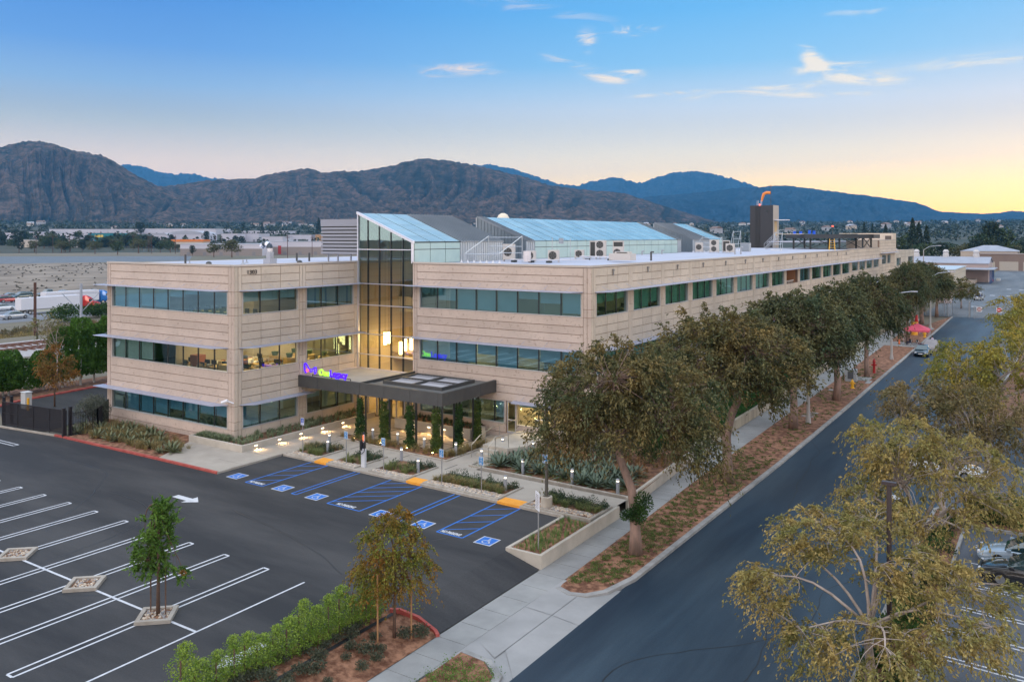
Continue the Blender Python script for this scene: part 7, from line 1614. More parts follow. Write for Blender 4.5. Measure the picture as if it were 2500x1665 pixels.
tn = thing('canopy_tent', 'red pop-up canopy tent with pyramid roof at the kerb', 'tent', (33.6, 96.6, -.5), R(4)); m = MB(); h = 1.75
m.add([(-h, -h, 2.25), (h, -h, 2.25), (h, h, 2.25), (-h, h, 2.25), (0, 0, 3.15), (-h, -h, 2.0), (h, -h, 2.0), (h, h, 2.0), (-h, h, 2.0)], [(0, 1, 4), (1, 2, 4), (2, 3, 4), (3, 0, 4), (5, 6, 1, 0), (6, 7, 2, 1), (7, 8, 3, 2), (8, 5, 0, 3)]); m.build('canopy', mat('tent_red', (.62, .085, .14), .7), tn)
for (a, b) in ((-h, -h), (h, -h), (h, h), (-h, h)): m = MB(); m.tube([(a * .98, b * .98, 0), (a * .98, b * .98, 2.2)], .03, 4); m.build('leg', m_silver, tn)
def cone(x, y, lab, s_=1, c=(.85, .16, .03)):
    t = thing('traffic_cone', lab, 'traffic cone', (x, y, -.5)); m = MB(); m.box(-.2 * s_, .2 * s_, -.2 * s_, .2 * s_, 0, .05); m.build('base', m_black, t); m = MB(); m.lathe(0, 0, [(.15 * s_, .05), (.03 * s_, .8 * s_)], 10); m.build('cone', mat('cone_%d' % int(c[1] * 100), c, .5), t)
cone(31.4, 95.2, 'orange traffic cone at the back of the red tent'); hydrant(33.4, 107, -.5, mat('hydrant_yellow', (.8, .4, .02)), 'small yellow fire hydrant just past the red tent').scale = (1.3, 1.3, 1.3)
m = MB(); m.lathe(31.6, 109.5, [(.5, -.5), (.5, 1.6)], 12); tag(m.build('yellow_bin', mat('bin_yellow', (.80, .38, .03), .5)), 'yellow round bin behind the red tent', 'bin')
m = MB(); m.lathe(31.6, 112.0, [(.35, -.5), (.3, 1.6), (.15, 2.6)], 10); tag(m.build('fire_pipe', mat('fire_red', (.4, 0, 0))), 'red fire riser behind the yellow bin', 'standpipe')
m = MB(); m.prism([(28.4, 98.4), (34.1, 98.0), (36.2, 92.9), (35.5, 92.2), (34.2, 92.6), (28.6, 93)], -.62, -.49); struct(m.build('driveway', m_concg)); m = MB(); m.prism([(29, 112), (31.5, 111), (33.3, 121), (32.5, 124), (29, 118)], -.6, -.49); struct(m.build('sidewalk', m_concg))

# ------------------------------------------------------------------ vehicles (x forward)
def loft(m, secs):
    """secs: list of (x, halfwidth_bottom, halfwidth_top, z0, z1)"""
    vs = []
    for (x, wb, wt, z0, z1) in secs: vs += [(x, -wb, z0), (x, -wb * 1.0, z0 + (z1 - z0) * .55), (x, -wt, z1), (x, wt, z1), (x, wb * 1.0, z0 + (z1 - z0) * .55), (x, wb, z0)]
    k_ = len(secs); fs = [(6 * i + j, 6 * i + (j + 1) % 6, 6 * (i + 1) + (j + 1) % 6, 6 * (i + 1) + j) for i in range(k_ - 1) for j in range(6)]
    m.add(vs, [f[::-1] for f in fs] + [tuple(range(6)), tuple(6 * (k_ - 1) + j for j in range(6))[::-1]])
m_tyre = mat('tyre', (.012, .012, .013), .85); m_rim = mat('alloy_rim', (.35, .36, .38), .3, metal=.8); m_cglass = mat('car_glass', (.02, .05, .055), .05, spec=1.0, coat=1.0); m_head = mat('headlight_glass', (.7, .7, .72), .15, spec=.9); m_tail = mat('tail_light', (.55, .02, .015), .3, emit=(1, .05, .02), estr=.6)
def wheel(t, x, y, r_, w=.22):
    m = MB(); m.tube([(0, -w / 2, 0), (0, w / 2, 0)], r_, 16); o = m.build('wheel', m_tyre, t, bevel=.02); o.location = (x, y, r_)
    m = MB(); s_ = 1 if y > 0 else -1; m.tube([(0, s_ * (w / 2 - .02), 0), (0, s_ * (w / 2 + .012), 0)], r_ * .62, 12); m.build('rim', m_rim, o)
def car(label, loc, rz, paint, kind='sedan', cat='car', name='parked_car', group=None, lights=True):
    t = thing(name, label, cat, loc, rz, group); L_, W, H = {'sedan': (4.7, .91, 1.44), 'suv': (4.7, .95, 1.72), 'pickup': (5.6, .98, 1.85)}[kind]; h = L_ / 2; b = MB()
    zb = .24 if kind == 'sedan' else .36; zt = .90 if kind == 'sedan' else 1.06
    loft(b, [(-h, W * .80, W * .70, zb + .12, zt - .16), (-h + .14, W * .94, W * .86, zb, zt - .03), (-h + .9, W, W * .90, zb - .04, zt + .04), (-.4, W, W * .92, zb - .06, zt + .03), (.9, W, W * .92, zb - .04, zt), (h - .75, W, W * .88, zb - .02, zt - .10), (h - .16, W * .93, W * .80, zb + .02, zt - .24), (h, W * .78, W * .66, zb + .14, zt - .36)])
    o = b.build('body', paint, t, smooth=True, bevel=.05); c = MB()
    if kind == 'sedan': S = [(-h + .75, W * .80, W * .74, zt - .02, zt + .02), (-h + 1.45, W * .86, W * .66, zt - .02, H - .05), (-.5, W * .87, W * .66, zt - .02, H), (.35, W * .87, W * .66, zt - .02, H - .04), (1.15, W * .84, W * .76, zt - .04, zt + .02)]
    elif kind == 'suv': S = [(-h + .12, W * .82, W * .76, zt - .02, zt + .1), (-h + .45, W * .88, W * .72, zt - .02, H - .04), (-.3, W * .90, W * .72, zt - .02, H), (.5, W * .9, W * .70, zt - .02, H - .05), (1.3, W * .86, W * .78, zt - .04, zt + .02)]
    else: S = [(-.55, W * .86, W * .80, zt - .02, zt + .02), (-.4, W * .88, W * .74, zt - .02, H - .06), (.2, W * .9, W * .74, zt - .02, H), (.8, W * .9, W * .72, zt - .02, H - .06), (1.4, W * .86, W * .8, zt - .04, zt + .02)]
    loft(c, S); c.build('windows', m_cglass, t, smooth=False, bevel=.03); r_ = MB(); S2 = [(x + (.12 if i == 1 else -.1 if i == len(S) - 2 else 0), wb * .3 + wt * .72, wt + .01, z1 - .05, z1 + .015) for i, (x, wb, wt, z0, z1) in enumerate(S) if 0 < i < len(S) - 1]; loft(r_, S2); r_.build('roof', paint, t, smooth=True, bevel=.03)
    if kind == 'pickup': m = MB(); m.box(-h + .15, -.7, -W * .78, W * .78, zt + .02, zt + .05); m.build('bed_cover', m_black, t)
    for x in (-h + .95, h - .95):
        for y in (-W + .08, W - .08): wheel(t, x, y, .33 if kind == 'sedan' else .39)
    if lights:
        for s_ in (-1, 1):
            m = MB(); m.box(h - .22, h - .02, s_ * W * .50, s_ * W * .80, zt - .40, zt - .27); m.build('headlight', m_head, t, bevel=.02)
            m = MB(); m.box(-h - .005, -h + .12, s_ * W * .48, s_ * W * .82, zt - .24, zt - .10); m.build('taillight', m_tail, t, bevel=.02)
            m = MB(); m.box(.85, 1.05, s_ * W, s_ * (W + .16), zt - .0, zt + .13); m.build('mirror', paint, t, bevel=.02)
        m = MB(); m.box(h - .02, h + .02, -.26, .26, zb + .14, zb + .26); m.build('number_plate', m_sign_w, t); m = MB(); m.box(h - .1, h - .005, -.45, .45, zb + .30, zb + .42); m.build('grille', m_black, t)
    return t
def paint(n, c, r_=.22): return mat(n, c, r_, coat=1.0, spec=.6, metal=.2)
p_navy = paint('paint_navy', (.012, .04, .07)); p_white = paint('paint_white', (.62, .64, .66)); p_black = paint('paint_black', (.01, .011, .013)); p_silver = paint('paint_silver', (.35, .37, .40)); p_red = paint('paint_red', (.35, .02, .02)); p_green = paint('paint_green', (.02, .05, .05))
ck = car('dark blue sedan parked at the kerb, nose toward the camera', (35.75, 85.6, -.65), R(-90), p_navy)
cv = thing('covered_car', 'car under a pale grey fitted cover behind the dark blue sedan', 'car', (36.0, 92.0, -.65), R(-90)); m = MB()
loft(m, [(-2.35, .6, .45, .15, .55), (-2.2, .92, .75, .08, .85), (-1.5, 1.0, .82, .06, 1.02), (-.9, 1.0, .62, .06, 1.42), (.1, 1.0, .62, .06, 1.46), (.9, 1.0, .72, .06, 1.05), (1.7, 1.0, .8, .06, .92), (2.2, .9, .7, .08, .75), (2.35, .6, .45, .15, .5)]); m.build('cover', mat('car_cover', (.24, .22, .225), .9, (.30, .28, .285), 1.5, bump=.4), cv, smooth=True, bevel=.06)
for x in (-1.4, 1.4): wheel(cv, x, .9, .3)
car('white sedan with orange rear lights leaving the east driveway', (44.9, 23.0, -.645), R(-12), p_white); car('light blue-silver sedan half hidden by the golden trees in the east lot', (50.2, 7.4, -.65), R(178), paint('paint_ice', (.30, .38, .46))); car('black sedan in the shade of the golden trees in the east lot', (50.4, 5.0, -.65), R(178), p_black)
car('dark pickup truck parked far across the pale yard', (46.5, 311, -.66), R(4), p_black, 'pickup')
gc = thing('utility_cart', 'small white utility cart with roof and blue seat in the yard', 'cart', (34.4, 202, -.66), R(80)); m = MB(); m.box(-1.6, 1.6, -.8, .8, .35, 1.0); m.build('body', p_white, gc, bevel=.1); m = MB(); m.box(-1.1, 1.1, -.75, .75, 1.95, 2.05); m.build('roof', p_white, gc, bevel=.03); m = MB(); m.box(-.4, .3, -.7, .7, 1.0, 1.5); m.build('seat', mat('seat_blue', (.03, .08, .3), .7), gc)
for x in (-1.1, 1.1):
    for y in (-.7, .7): wheel(gc, x, y, .32); m = MB(); m.tube([(x, y, .9), (x * .9, y, 1.95)], .04, 4); m.build('roof_post', m_silver, gc)
m = MB(); m.box(27.8, 29.8, 343, 348, -.66, 2.2); tag(m.build('dumpster', mat('dumpster_green', (.015, .05, .05), .6), bevel=.1), 'dark green dumpster beside the loading dock of the white shed', 'dumpster')
m = MB(); m.box(32.4, 33.6, 312, 313.5, -.66, .3); tag(m.build('pallet_crate', mat('crate_white', (.5, .5, .48), .8), bevel=.05), 'small pale crate lying in the middle of the yard', 'crate'); cone(31.6, 305, 'dark orange cone beside the pale crate in the yard', 1.3)

# gate and fence of the yard
m_chain = bpy.data.materials.new('chain_link'); m_chain.use_nodes = True; N = m_chain.node_tree.nodes; L = m_chain.node_tree.links; tr = N.new('ShaderNodeBsdfTransparent'); mx = N.new('ShaderNodeMixShader'); mx.inputs[0].default_value = .28; N['Principled BSDF'].inputs['Base Color'].default_value = (.32, .34, .36, 1); L.new(tr.outputs[0], mx.inputs[1]); L.new(N['Principled BSDF'].outputs[0], mx.inputs[2]); L.new(mx.outputs[0], N['Material Output'].inputs[0])
def chain_fence(lab, pts, h, z, step=3.2, name='chain_link_fence', rot=False):
    t = thing(name, lab, 'gate' if 'gate' in name else 'fence'); m = MB(); q = MB()
    for i in range(len(pts) - 1):
        a, b = Vector((*pts[i], z)), Vector((*pts[i + 1], z)); m.add([a, b, b + Vector((0, 0, h)), a + Vector((0, 0, h))], [(0, 1, 2, 3)]); n = max(1, round((b - a).length / step)); q.tube([a + Vector((0, 0, h)), b + Vector((0, 0, h))], .04, 4)
        for j in range(n + 1): p_ = a.lerp(b, j / n); q.tube([p_, p_ + Vector((0, 0, h + .1))], .05, 5)
    m.build('mesh', m_chain, t); q.build('post', mat('galvanised_pole', (.3, .3, .3)), t); return t
chain_fence('tall chain-link vehicle gate across the end of the street', [(37.3, 148.2), (52, 149.4)], 2.4, -.65, 4.8, 'chain_link_gate'); chain_fence('narrow chain-link pedestrian gate with frame at the end of the street', [(32.6, 149.2), (32.9, 154), (36.2, 154), (36.4, 148.4)], 3.1, -.65, 2.4, 'chain_link_gate'); chain_fence('chain-link fence with green screen left of the street gate', [(24.5, 150), (32.4, 149.4)], 2.6, -.6)
for i, (x, y, l) in enumerate([(38.2, 148.2, 'faded'), (41.6, 148.5, 'middle'), (45.0, 148.8, 'right')]):
    t = thing('gate_sign', 'round red do-not-enter sign on the vehicle gate, the %s one' % l, 'sign', (x, y, 1.15), R(4), 'red disc signs on the vehicle gate'); m = MB(); m.mi(1).box(-.48, .48, -.06, -.03, -.48, .48); m.mi(0).poly([(.42 * math.cos(a), -.065, .42 * math.sin(a)) for a in np.linspace(0, 2 * math.pi, 17)[:-1]]); m.mi(1).box(-.28, .28, -.075, -.066, -.07, .07); m.build('sign_panel', [mat('stop_red' if i else 'faded_red', (.62, .05, .03) if i else (.45, .22, .20), .6), m_sign_w], t)
t = thing('flood_light', 'bright warm flood light on a pole beside the yard gate', 'flood light', (31.8, 150.4, -.6)); m = MB(); m.cyl(0, 0, 0, 5.6, .07, 6); m.build('pole', m_silver, t); m = MB(); m.lathe(0, 0, [(.22, 5.6), (.24, 5.9)], 8); m.build('lamp', lamp_mat('flood_glow', (1, .72, .3), 22), t)
# yard buildings
def simple_building(name, lab, x0, x1, y0, y1, h, wall_m, roof_m, roof='flat', doors=(), cat='building', z=-.66, parts=True):
    t = thing(name, lab, cat, (x0, y0, z)); w, d = x1 - x0, y1 - y0; m = MB(); m.box(0, w, 0, d, 0, h); m.build('wall', wall_m, t); m = MB()
    if roof == 'flat': m.box(-.15, w + .15, -.15, d + .15, h, h + .25)
    elif roof == 'gabley': m.extr([(-.4, h - .1), (w / 2, h + w * .22), (w + .4, h - .1), (w + .4, h + .1), (w / 2, h + w * .22 + .2), (-.4, h + .1)], 'y', -.4, d + .4); m.extr([(0, h - .02), (w, h - .02), (w / 2, h + w * .22 - .03)], 'y', .02, d - .02)
    elif roof == 'gablex': m.extr([(-.4, h - .1), (d / 2, h + d * .09), (d + .4, h - .1), (d + .4, h + .1), (d / 2, h + d * .09 + .2), (-.4, h + .1)], 'x', -.4, w + .4); m.extr([(0, h - .02), (d, h - .02), (d / 2, h + d * .09 - .03)], 'x', .02, w - .02)
    elif roof == 'hip': m.add([(-.3, -.3, h), (w + .3, -.3, h), (w + .3, d + .3, h), (-.3, d + .3, h), (w * .38, d / 2, h + 3), (w * .62, d / 2, h + 3)], [(0, 1, 5, 4), (1, 2, 5), (2, 3, 4, 5), (3, 0, 4), (3, 2, 1, 0)])
    m.build('roof', roof_m, t)
    for (a, b, c0, c1, mm) in doors: m = MB(); m.box(a, b, -.06, -.005, c0, c1); m.build('door', mm, t)
    return t
m_brown = mat('brown_stucco', (.185, .135, .115), .9, (.21, .155, .13), .2); m_tanw = mat('tan_wall', (.40, .34, .29), .9, (.46, .39, .33), .3); m_wsh = mat('pale_roof', (.33, .345, .40), .6, (.27, .29, .34), .3); m_pinkw = mat('pale_pink_wall', (.40, .32, .30), .9); m_grroof = mat('grey_roof', (.30, .30, .33), .8)
m_doorb = mat('blue_door', (.01, .10, .42), .5); m_roll = mat('roller_door', (.38, .34, .29), .7)
simple_building('industrial_building', 'long brown industrial building with pale roller doors and a blue entrance closing the yard', 17, 100, 421, 450, 7.6, m_brown, m_brown, 'flat', [(5, 9, 0, 4.2, m_roll), (10.8, 18.6, 0, 4.3, m_roll), (20.5, 24.6, 0, 4.2, m_roll), (21.1, 23.6, 0, 2.9, m_doorb), (27, 33, 0, 4.2, m_roll), (40, 46, 0, 4.2, m_roll)])
simple_building('hip_roof_hall', 'hall with pale hipped roof behind the brown industrial building, right one', 42, 75, 455, 480, 9.2, m_tanw, m_wsh, 'hip'); simple_building('hip_roof_hall', 'hall with pale hipped roof and roof vents left behind the brown building', 8, 34, 460, 486, 8.6, m_tanw, m_wsh, 'hip')
sd = simple_building('shed', 'long pale gabled shed with ventilator stacks behind the low sheds', -22, 30.5, 300, 322, 6.6, m_pinkw, m_wsh, 'gablex')
for i, x in enumerate((28, 38, 48)): m = MB(); m.lathe(x, 11, [(1.1, 7.4), (1.1, 9.6), (.9, 9.7), (.9, 10.4), (1.15, 10.6), (.5, 11.4)], 12); m.build('ventilator', mat('vent_white', (.5, .48, .47), .6), sd)
s2 = simple_building('shed', 'low pale flat-roofed shed with small round roof vents', -30, 23.5, 232, 262, 5.6, m_tanw, m_wsh, 'flat')
for i in range(6): m = MB(); m.lathe(22 + i * 4.2, 20 - (i % 3) * 4, [(.7, 5.8), (.7, 7.0), (.9, 7.1), (.9, 7.8), (.4, 8.3)], 10); m.build('roof_vent', mat('vent_rust' if i % 2 else 'vent_white', (.36, .26, .22), .6), s2)
s3 = simple_building('shed', 'cream ribbed metal shed with pale blue roof beside the yard', 12, 24.8, 246, 284, 6.0, mat('cream_ribbed', (.50, .44, .34), .7, (.40, .36, .28), 1.5, stretch=(.01, .01, 3)), mat('pale_blue_roof', (.40, .48, .55), .6), 'flat')
m = MB(); m.box(12.8, 15.2, 38.0, 76, 0, 1.3); m.build('loading_dock', m_tanw, s3); m = MB(); m.box(8, 21, 40, 62, 4.8, 5.1)
m.build('dock_canopy', m_wsh, s3)
for i in range(4): m = MB(); m.cyl(19.8, 42 + i * 6, 0, 4.8, .15, 6); m.build('dock_post', mat('dock_blue', (.05, .1, .25), .6), s3)
m = MB(); m.box(26.5, 29.4, 187, 192, -.66, 2.4); tag(m.build('guard_hut', m_pinkw, bevel=.05), 'small pink-brown hut just inside the yard gate', 'hut')
street_light(24.8, 176.5, -.5, 13.0, 3.0, 'tall silver lamp post at the corner of the office annex'); street_light(60, 430, -.6, 15, 4, 'tall lamp post on the far side of the brown building')

# ------------------------------------------------------------------ west: railway, freeway, quarry floor
ZL = -3.0
m = MB(); m.flat([(-75, -60), (-58, -60), (-66, 160), (-83, 160)], -.02); struct(m.build('railway_ballast', mat('ballast', (.28, .26, .25), .95, (.42, .40, .40), 3)))
rt = MB()
for off in (0, 1.5, 5.2, 6.7): rt.prism([(-71.2 + off, -60), (-71.08 + off, -60), (-79.0 + off, 160), (-79.12 + off, 160)], .12, .28)
y = -40
while y < 90:
    xo = -(y + 60) * .0359
    for off in (0, 5.2): rt.box(-71.7 + off + xo, -68.9 + off + xo, y, y + .25, -.01, .13)
    y += 1.1
tag(rt.build('railway_track', mat('rust_rail', (.16, .07, .045), .7)), 'two rusty parallel railway tracks on pale ballast', 'railway track')
chain_t = thing('post_fence', 'row of dark fence posts with thin wires along the far side of the railway', 'fence'); 
for i in range(14): y = 2 + i * 6.0; m = MB(); m.cyl(-77.5 - y * .04, y, -.06, 2.4, .10, 6); m.build('post', mat('dark_post', (.035, .025, .025), .9), chain_t)
m = MB(); 
for z in (.8, 1.5, 2.2): m.tube([(-77.6, 2, z), (-80.8, 80, z)], .015, 3)
m.build('wire', mat('wire', (.12, .12, .12), .6), chain_t)
m = MB(); m.box(-77.8, -76.9, 13.4, 13.5, 1.1, 1.7); tag(m.build('track_sign', m_sign_w), 'small blank white sign on the railway fence', 'sign')
cp = thing('catenary_pole', 'grey steel catenary pole with V-shaped braces beside the railway', 'pole', (-66.5, 26.0, 0)); m = MB(); m.cyl(0, 0, 0, 8.8, .19, 8); m.build('mast', mat('steel_blue_grey', (.33, .36, .42), .5, metal=.3), cp); m = MB(); m.tube([(-.9, -2.2, 7.4), (0, 0, 4.6), (.9, 2.2, 7.4)], .06, 4); m.tube([(-.95, -2.3, 7.4), (.95, 2.3, 7.4)], .05, 4); m.build('brace', mat('steel_blue_grey', (.3, .3, .3)), cp)
m = MB(); m.cyl(-86, 29.5, -2, 8.2, .22, 8); tag(m.build('wooden_pole', mat('wood_pole', (.09, .045, .035), .95)), 'short dark wooden utility pole before the freeway', 'pole')
m = MB(); m.cyl(-35.0, -.4, 0, 8.6, .09, 8); m.box(-35.3, -34.7, -.7, -.1, 1.6, 2.9); tag(m.build('control_pole', mat('steel_blue_grey', (.3, .3, .3))), 'thin grey pole with control box at the left edge behind the gate', 'pole')
m = MB(); m.flat([(-196, -160), (-128, -160), (-140, 90), (-152, 420), (-220, 420), (-208, 90)], ZL - .04); struct(m.build('freeway', asphalt_mat('freeway_surface', (.13, .14, .16), (.18, .19, .21), (1, .05, 1))))
m = MB()
for xo in (-6, -10, -26, -30, -34): m.flat([(-128 + xo, -160), (-127.8 + xo, -160), (-139.8 + xo, 90), (-140 + xo, 90)], ZL - .03)
struct(m.build('lane_marking', m_white))
m = MB(); m.flat([(-700, 40), (-205, 90), (-218, 420), (-430, 300), (-900, 260)], ZL - .05); m.flat([(-400, -400), (-205, -160), (-205, 90), (-700, 40), (-900, -100)], ZL - .05); struct(m.build('quarry_floor', mat('gravel_floor', (.14, .112, .085), .95, (.26, .215, .17), .05, detail=14, lo=.38, hi=.60, bump=.6, bscale=.8)))
FWD = R(93)
def truck(lab, u, v, cab_col, cabname):
    p_ = G(u, v, ZL); t = thing('truck', lab, 'truck', (p_.x, p_.y, ZL), FWD); m = MB(); m.box(-15.5, -.6, -1.28, 1.28, 1.15, 3.95); m.build('trailer', mat('trailer_white', (.60, .60, .64), .5), t, bevel=.04); m = MB(); m.box(-12, -4, -1.2, 1.2, .45, 1.0); m.box(-15.5, -.6, -.5, .5, .85, 1.15); m.build('side_skirt', mat('skirt_cream', (.5, .5, .42), .6), t)
    c = paint(cabname, cab_col); m = MB(); loft(m, [(.0, 1.2, 1.15, .6, 3.6), (.9, 1.22, 1.15, .6, 3.75), (2.4, 1.22, 1.05, .6, 3.1), (2.9, 1.22, 1.0, .6, 2.2), (4.3, 1.1, .85, .6, 1.9), (4.9, 1.1, .8, .55, 1.55)]); m.build('cab', c, t, bevel=.08, smooth=True); m = MB(); m.box(2.35, 2.9, -1.0, 1.0, 2.15, 2.85); m.box(1.5, 2.3, -1.24, 1.24, 2.1, 2.75); m.build('windscreen', m_cglass, t); m = MB(); m.box(4.85, 5.0, -.9, .9, .5, .9); m.build('bumper', m_silver, t)
    for x in (-14.6, -13.4, .6, 1.8, 4.0):
        for y in (-1.1, 1.1): wheel(t, x, y, .5, .3)
    return t
truck('white-trailer truck with bright red cab in the near freeway lane', 196, 757, (.55, .02, .015), 'paint_truck_red'); truck('white-trailer truck with bright blue cab just ahead of the red one', 240, 741, (.01, .16, .50), 'paint_truck_blue')
for i, (u, v, pt, k_, l) in enumerate([(18, 739, p_red, 'suv', 'red car at the left edge of the freeway'), (28, 729, p_silver, 'sedan', 'silver car behind the red one on the freeway'), (53, 730, p_green, 'suv', 'dark green car in the far freeway lane'), (120, 724, p_green, 'pickup', 'dark teal pickup with lit headlights in the far lane'), (152, 722, p_silver, 'sedan', 'small pale car just ahead of the teal pickup'), (6, 758, p_white, 'sedan', 'white car in the near lane at the left edge'), (36, 778, p_silver, 'sedan', 'pale car low in the nearest lane')]):
    p_ = G(u, v, ZL); c = car(l, (p_.x, p_.y, ZL), FWD if i not in (3, 4, 2) else FWD + math.pi, pt, k_, name='car', lights=False); c.scale = (1.25, 1.25, 1.25)
shrubs_area('roadside_brush', [(-122, -98, 10, 90)], 330, 1.0, .9, leafmat('dry_brush', (.20, .14, .07), (.10, .10, .05), .3), -3.0, 'dry brown brush between railway and freeway', 101, .35, .14, 90); shrubs_area('quarry_brush', [(-520, -215, 50, 330)], 700, .55, .45, leafmat('dark_brush', (.06, .055, .04), (.04, .045, .03), .2), ZL, 'dark scrub dotted over the quarry floor', 102, .4, .2, 26); shrubs_area('grass_bank', [(-96, -83, 0, 90)], 300, .9, .7, m_gr2, -1.2, 'straw-coloured grass on the bank beside the railway', 103, .4, .10, 90)
for i, (u, v, s_) in enumerate([(165, 780, 2.6), (235, 770, 2.3), (262, 765, 2.0)]): p_ = G(u, v, -2.5); bush('roadside_shrub', 'dark green roadside shrub before the freeway, %s from the left' % ORD[i], (p_.x, p_.y, -3), (s_ * 1.7, s_ * 1.7, s_ * .8), 1500, m_dkgreen, 110 + i, .5, .25, 'roadside shrubs before the freeway', trunk=False)

# ------------------------------------------------------------------ the plain beyond: rising ground, warehouses, trees, suburbs
def ground_z(d): 
    return -3.2 + 56 * max(0.0, (d - 1130) / 1950) ** .85
nu, nd = 60, 40; ang = np.radians(np.linspace(-75, 20, nu)); dd = np.linspace(700, 5200, nd)
X = CX + np.sin(ang)[None] * dd[:, None]; Y = CY + np.cos(ang)[None] * dd[:, None]; Z = np.array([ground_z(d) - .3 for d in dd])[:, None] + 0 * X
i = np.arange(nd - 1)[:, None] * nu + np.arange(nu - 1)[None]; struct(np_mesh('terrain', np.stack([X, Y, Z], -1).reshape(-1, 3), np.stack([i, i + 1, i + nu + 1, i + nu], -1).reshape(-1, 4), mat('suburb_ground', (.020, .032, .018), .95, (.06, .058, .04), .006, detail=8), smooth=True))
def at_px(u, d):
    p_ = DW(u, d); return p_.x, p_.y, ground_z(math.hypot(p_.x - CX, p_.y - CY))
m_wwh = mat('white_warehouse', (.50, .49, .55), .85, (.58, .56, .62), .02); m_taup = mat('taupe_band', (.28, .24, .22), .9); m_wroof = mat('warehouse_roof', (.38, .39, .44), .7)
def warehouse(lab, u0, u1, d, h, zb=None, vt=None, wall=m_wwh, band=None, name='warehouse', roof=m_wroof, depth=60, arch=False, rt=.5):
    x0, y0, z0 = at_px(u0, d); x1, y1, z1 = at_px(u1, d); z = min(z0, z1) if zb is None else zb; h = h if vt is None else CZ + (HOR - vt) / F_PX * d - z; a = math.atan2(y1 - y0, x1 - x0); L_ = math.hypot(x1 - x0, y1 - y0); t = thing(name, lab, 'building', (x0, y0, z), a); m = MB(); m.box(0, L_, 0, depth, -3, h); m.build('wall', wall, t); m = MB()
    if arch: m.extr([(L_ * (1 - math.cos(q)) / 2, h + L_ * .10 * math.sin(q)) for q in np.linspace(0, math.pi, 13)], 'y', -.5, depth)
    else: m.box(-.3, L_ + .3, -.3, depth, h - max(0, rt - .5), h + .5)
    m.build('roof', roof, t)
    if band: m = MB(); m.box(0, L_, -.15, -.01, 0, h * .62); m.build('base_band', band, t)
    m = MB(); n = max(1, int(L_ / 14))
    for k_ in range(n): m.box((k_ + .4) * L_ / n, (k_ + .4) * L_ / n + 3.2, -.25, -.16, 0, min(3.6, h * .6))
    m.build('door', mat('dock_door', (.22, .21, .22), .7), t); return t
w1 = warehouse('long low taupe and white warehouse with red banner behind the west wing', 440, 640, 815, 11.0, -3, band=m_taup, depth=70); w2_ = warehouse('taller eastern half of the taupe and white warehouse', 640, 900, 845, 13.2, -3, band=m_taup, depth=70)
m = MB(); x0, y0, _ = at_px(683, 838); m.box(x0 - 2, x0 + 2, y0 - .5, y0, -2, 6.5); tag(m.build('banner', mat('banner_red', (.35, .03, .03), .7)), 'tall red banner on the taupe warehouse wall', 'banner')
for (u0, u1, d, h, l, kw) in [(-60, 43, 1340, 569, 'at the far left edge', {}), (43, 101, 1380, 567, 'second from the left edge', {}), (101, 215, 1360, 570.5, 'left of the teal building', {}), (215, 268, 1300, 569.5, 'teal-blue one with yellow sign', dict(wall=mat('teal_wall', (.02, .20, .24), .6), name='store')), (120, 340, 1700, 560, 'in the long far row, left part', dict(depth=90)), (340, 527, 1720, 559, 'in the long far row, right part', dict(depth=90)), (372, 408, 1320, 573, 'with arched roof, left', dict(arch=True)), (408, 498, 1340, 572.5, 'with arched roof, right', dict(arch=True)),
                               (540, 580, 1300, 571, 'small, above the taupe warehouse', {}), (585, 632, 1340, 571, 'small second, above the taupe warehouse', {}), (640, 690, 1250, 578, 'small third, above the taupe warehouse', {}), (700, 760, 1350, 574, 'near the louvred screen', {}), (560, 700, 1800, 564, 'thin and pale far behind', dict(depth=80)), (770, 812, 1350, 573, 'half hidden by the louvred screen', dict(wall=mat('ochre_wall', (.45, .26, .12), .8)))]:
    warehouse('pale warehouse ' + l, u0, u1, d, 9, vt=h, **kw)
for (u0, u1, l) in ((48, 72, 'left'), (157, 172, 'right, with green sign')): warehouse('cream restaurant building among parking trees, ' + l, u0, u1, 1080, 8.5, -3, vt=586, wall=mat('cream_wall', (.58, .50, .42), .9), name='restaurant', depth=20)
m = MB(); x0, y0, _ = at_px(160, 1074); m.box(x0, x0 + 4.2, y0 - .5, y0, 3.5, 7.0); tag(m.build('green_sign', mat('sign_green', (.01, .16, .08), .6)), 'small green sign on the cream restaurant', 'sign')
warehouse('low building with bright orange fascia beside the arched roofs', 418, 496, 1100, 6.2, -3, vt=586, wall=mat('cream_wall', (.5, .5, .5)), name='store', depth=25, roof=mat('orange_fascia', (.70, .20, .03), .6), rt=3.0)
m = MB(); x0, y0, _ = at_px(236, 1290); m.box(x0, x0 + 22, y0 - 3, y0 - 2.5, 14.5, 18.2); tag(m.build('store_sign', mat('sign_yellow', (.75, .55, .12), .6)), 'pale yellow strip sign on the teal store', 'sign')
m = MB(); m.flat([tuple(at_px(-80, 560))[:2], tuple(at_px(460, 640))[:2], tuple(at_px(470, 800))[:2], tuple(at_px(-80, 780))[:2]], ZL - .045); struct(m.build('far_lot', asphalt_mat('far_asphalt', (.10, .12, .14), (.14, .16, .18))))
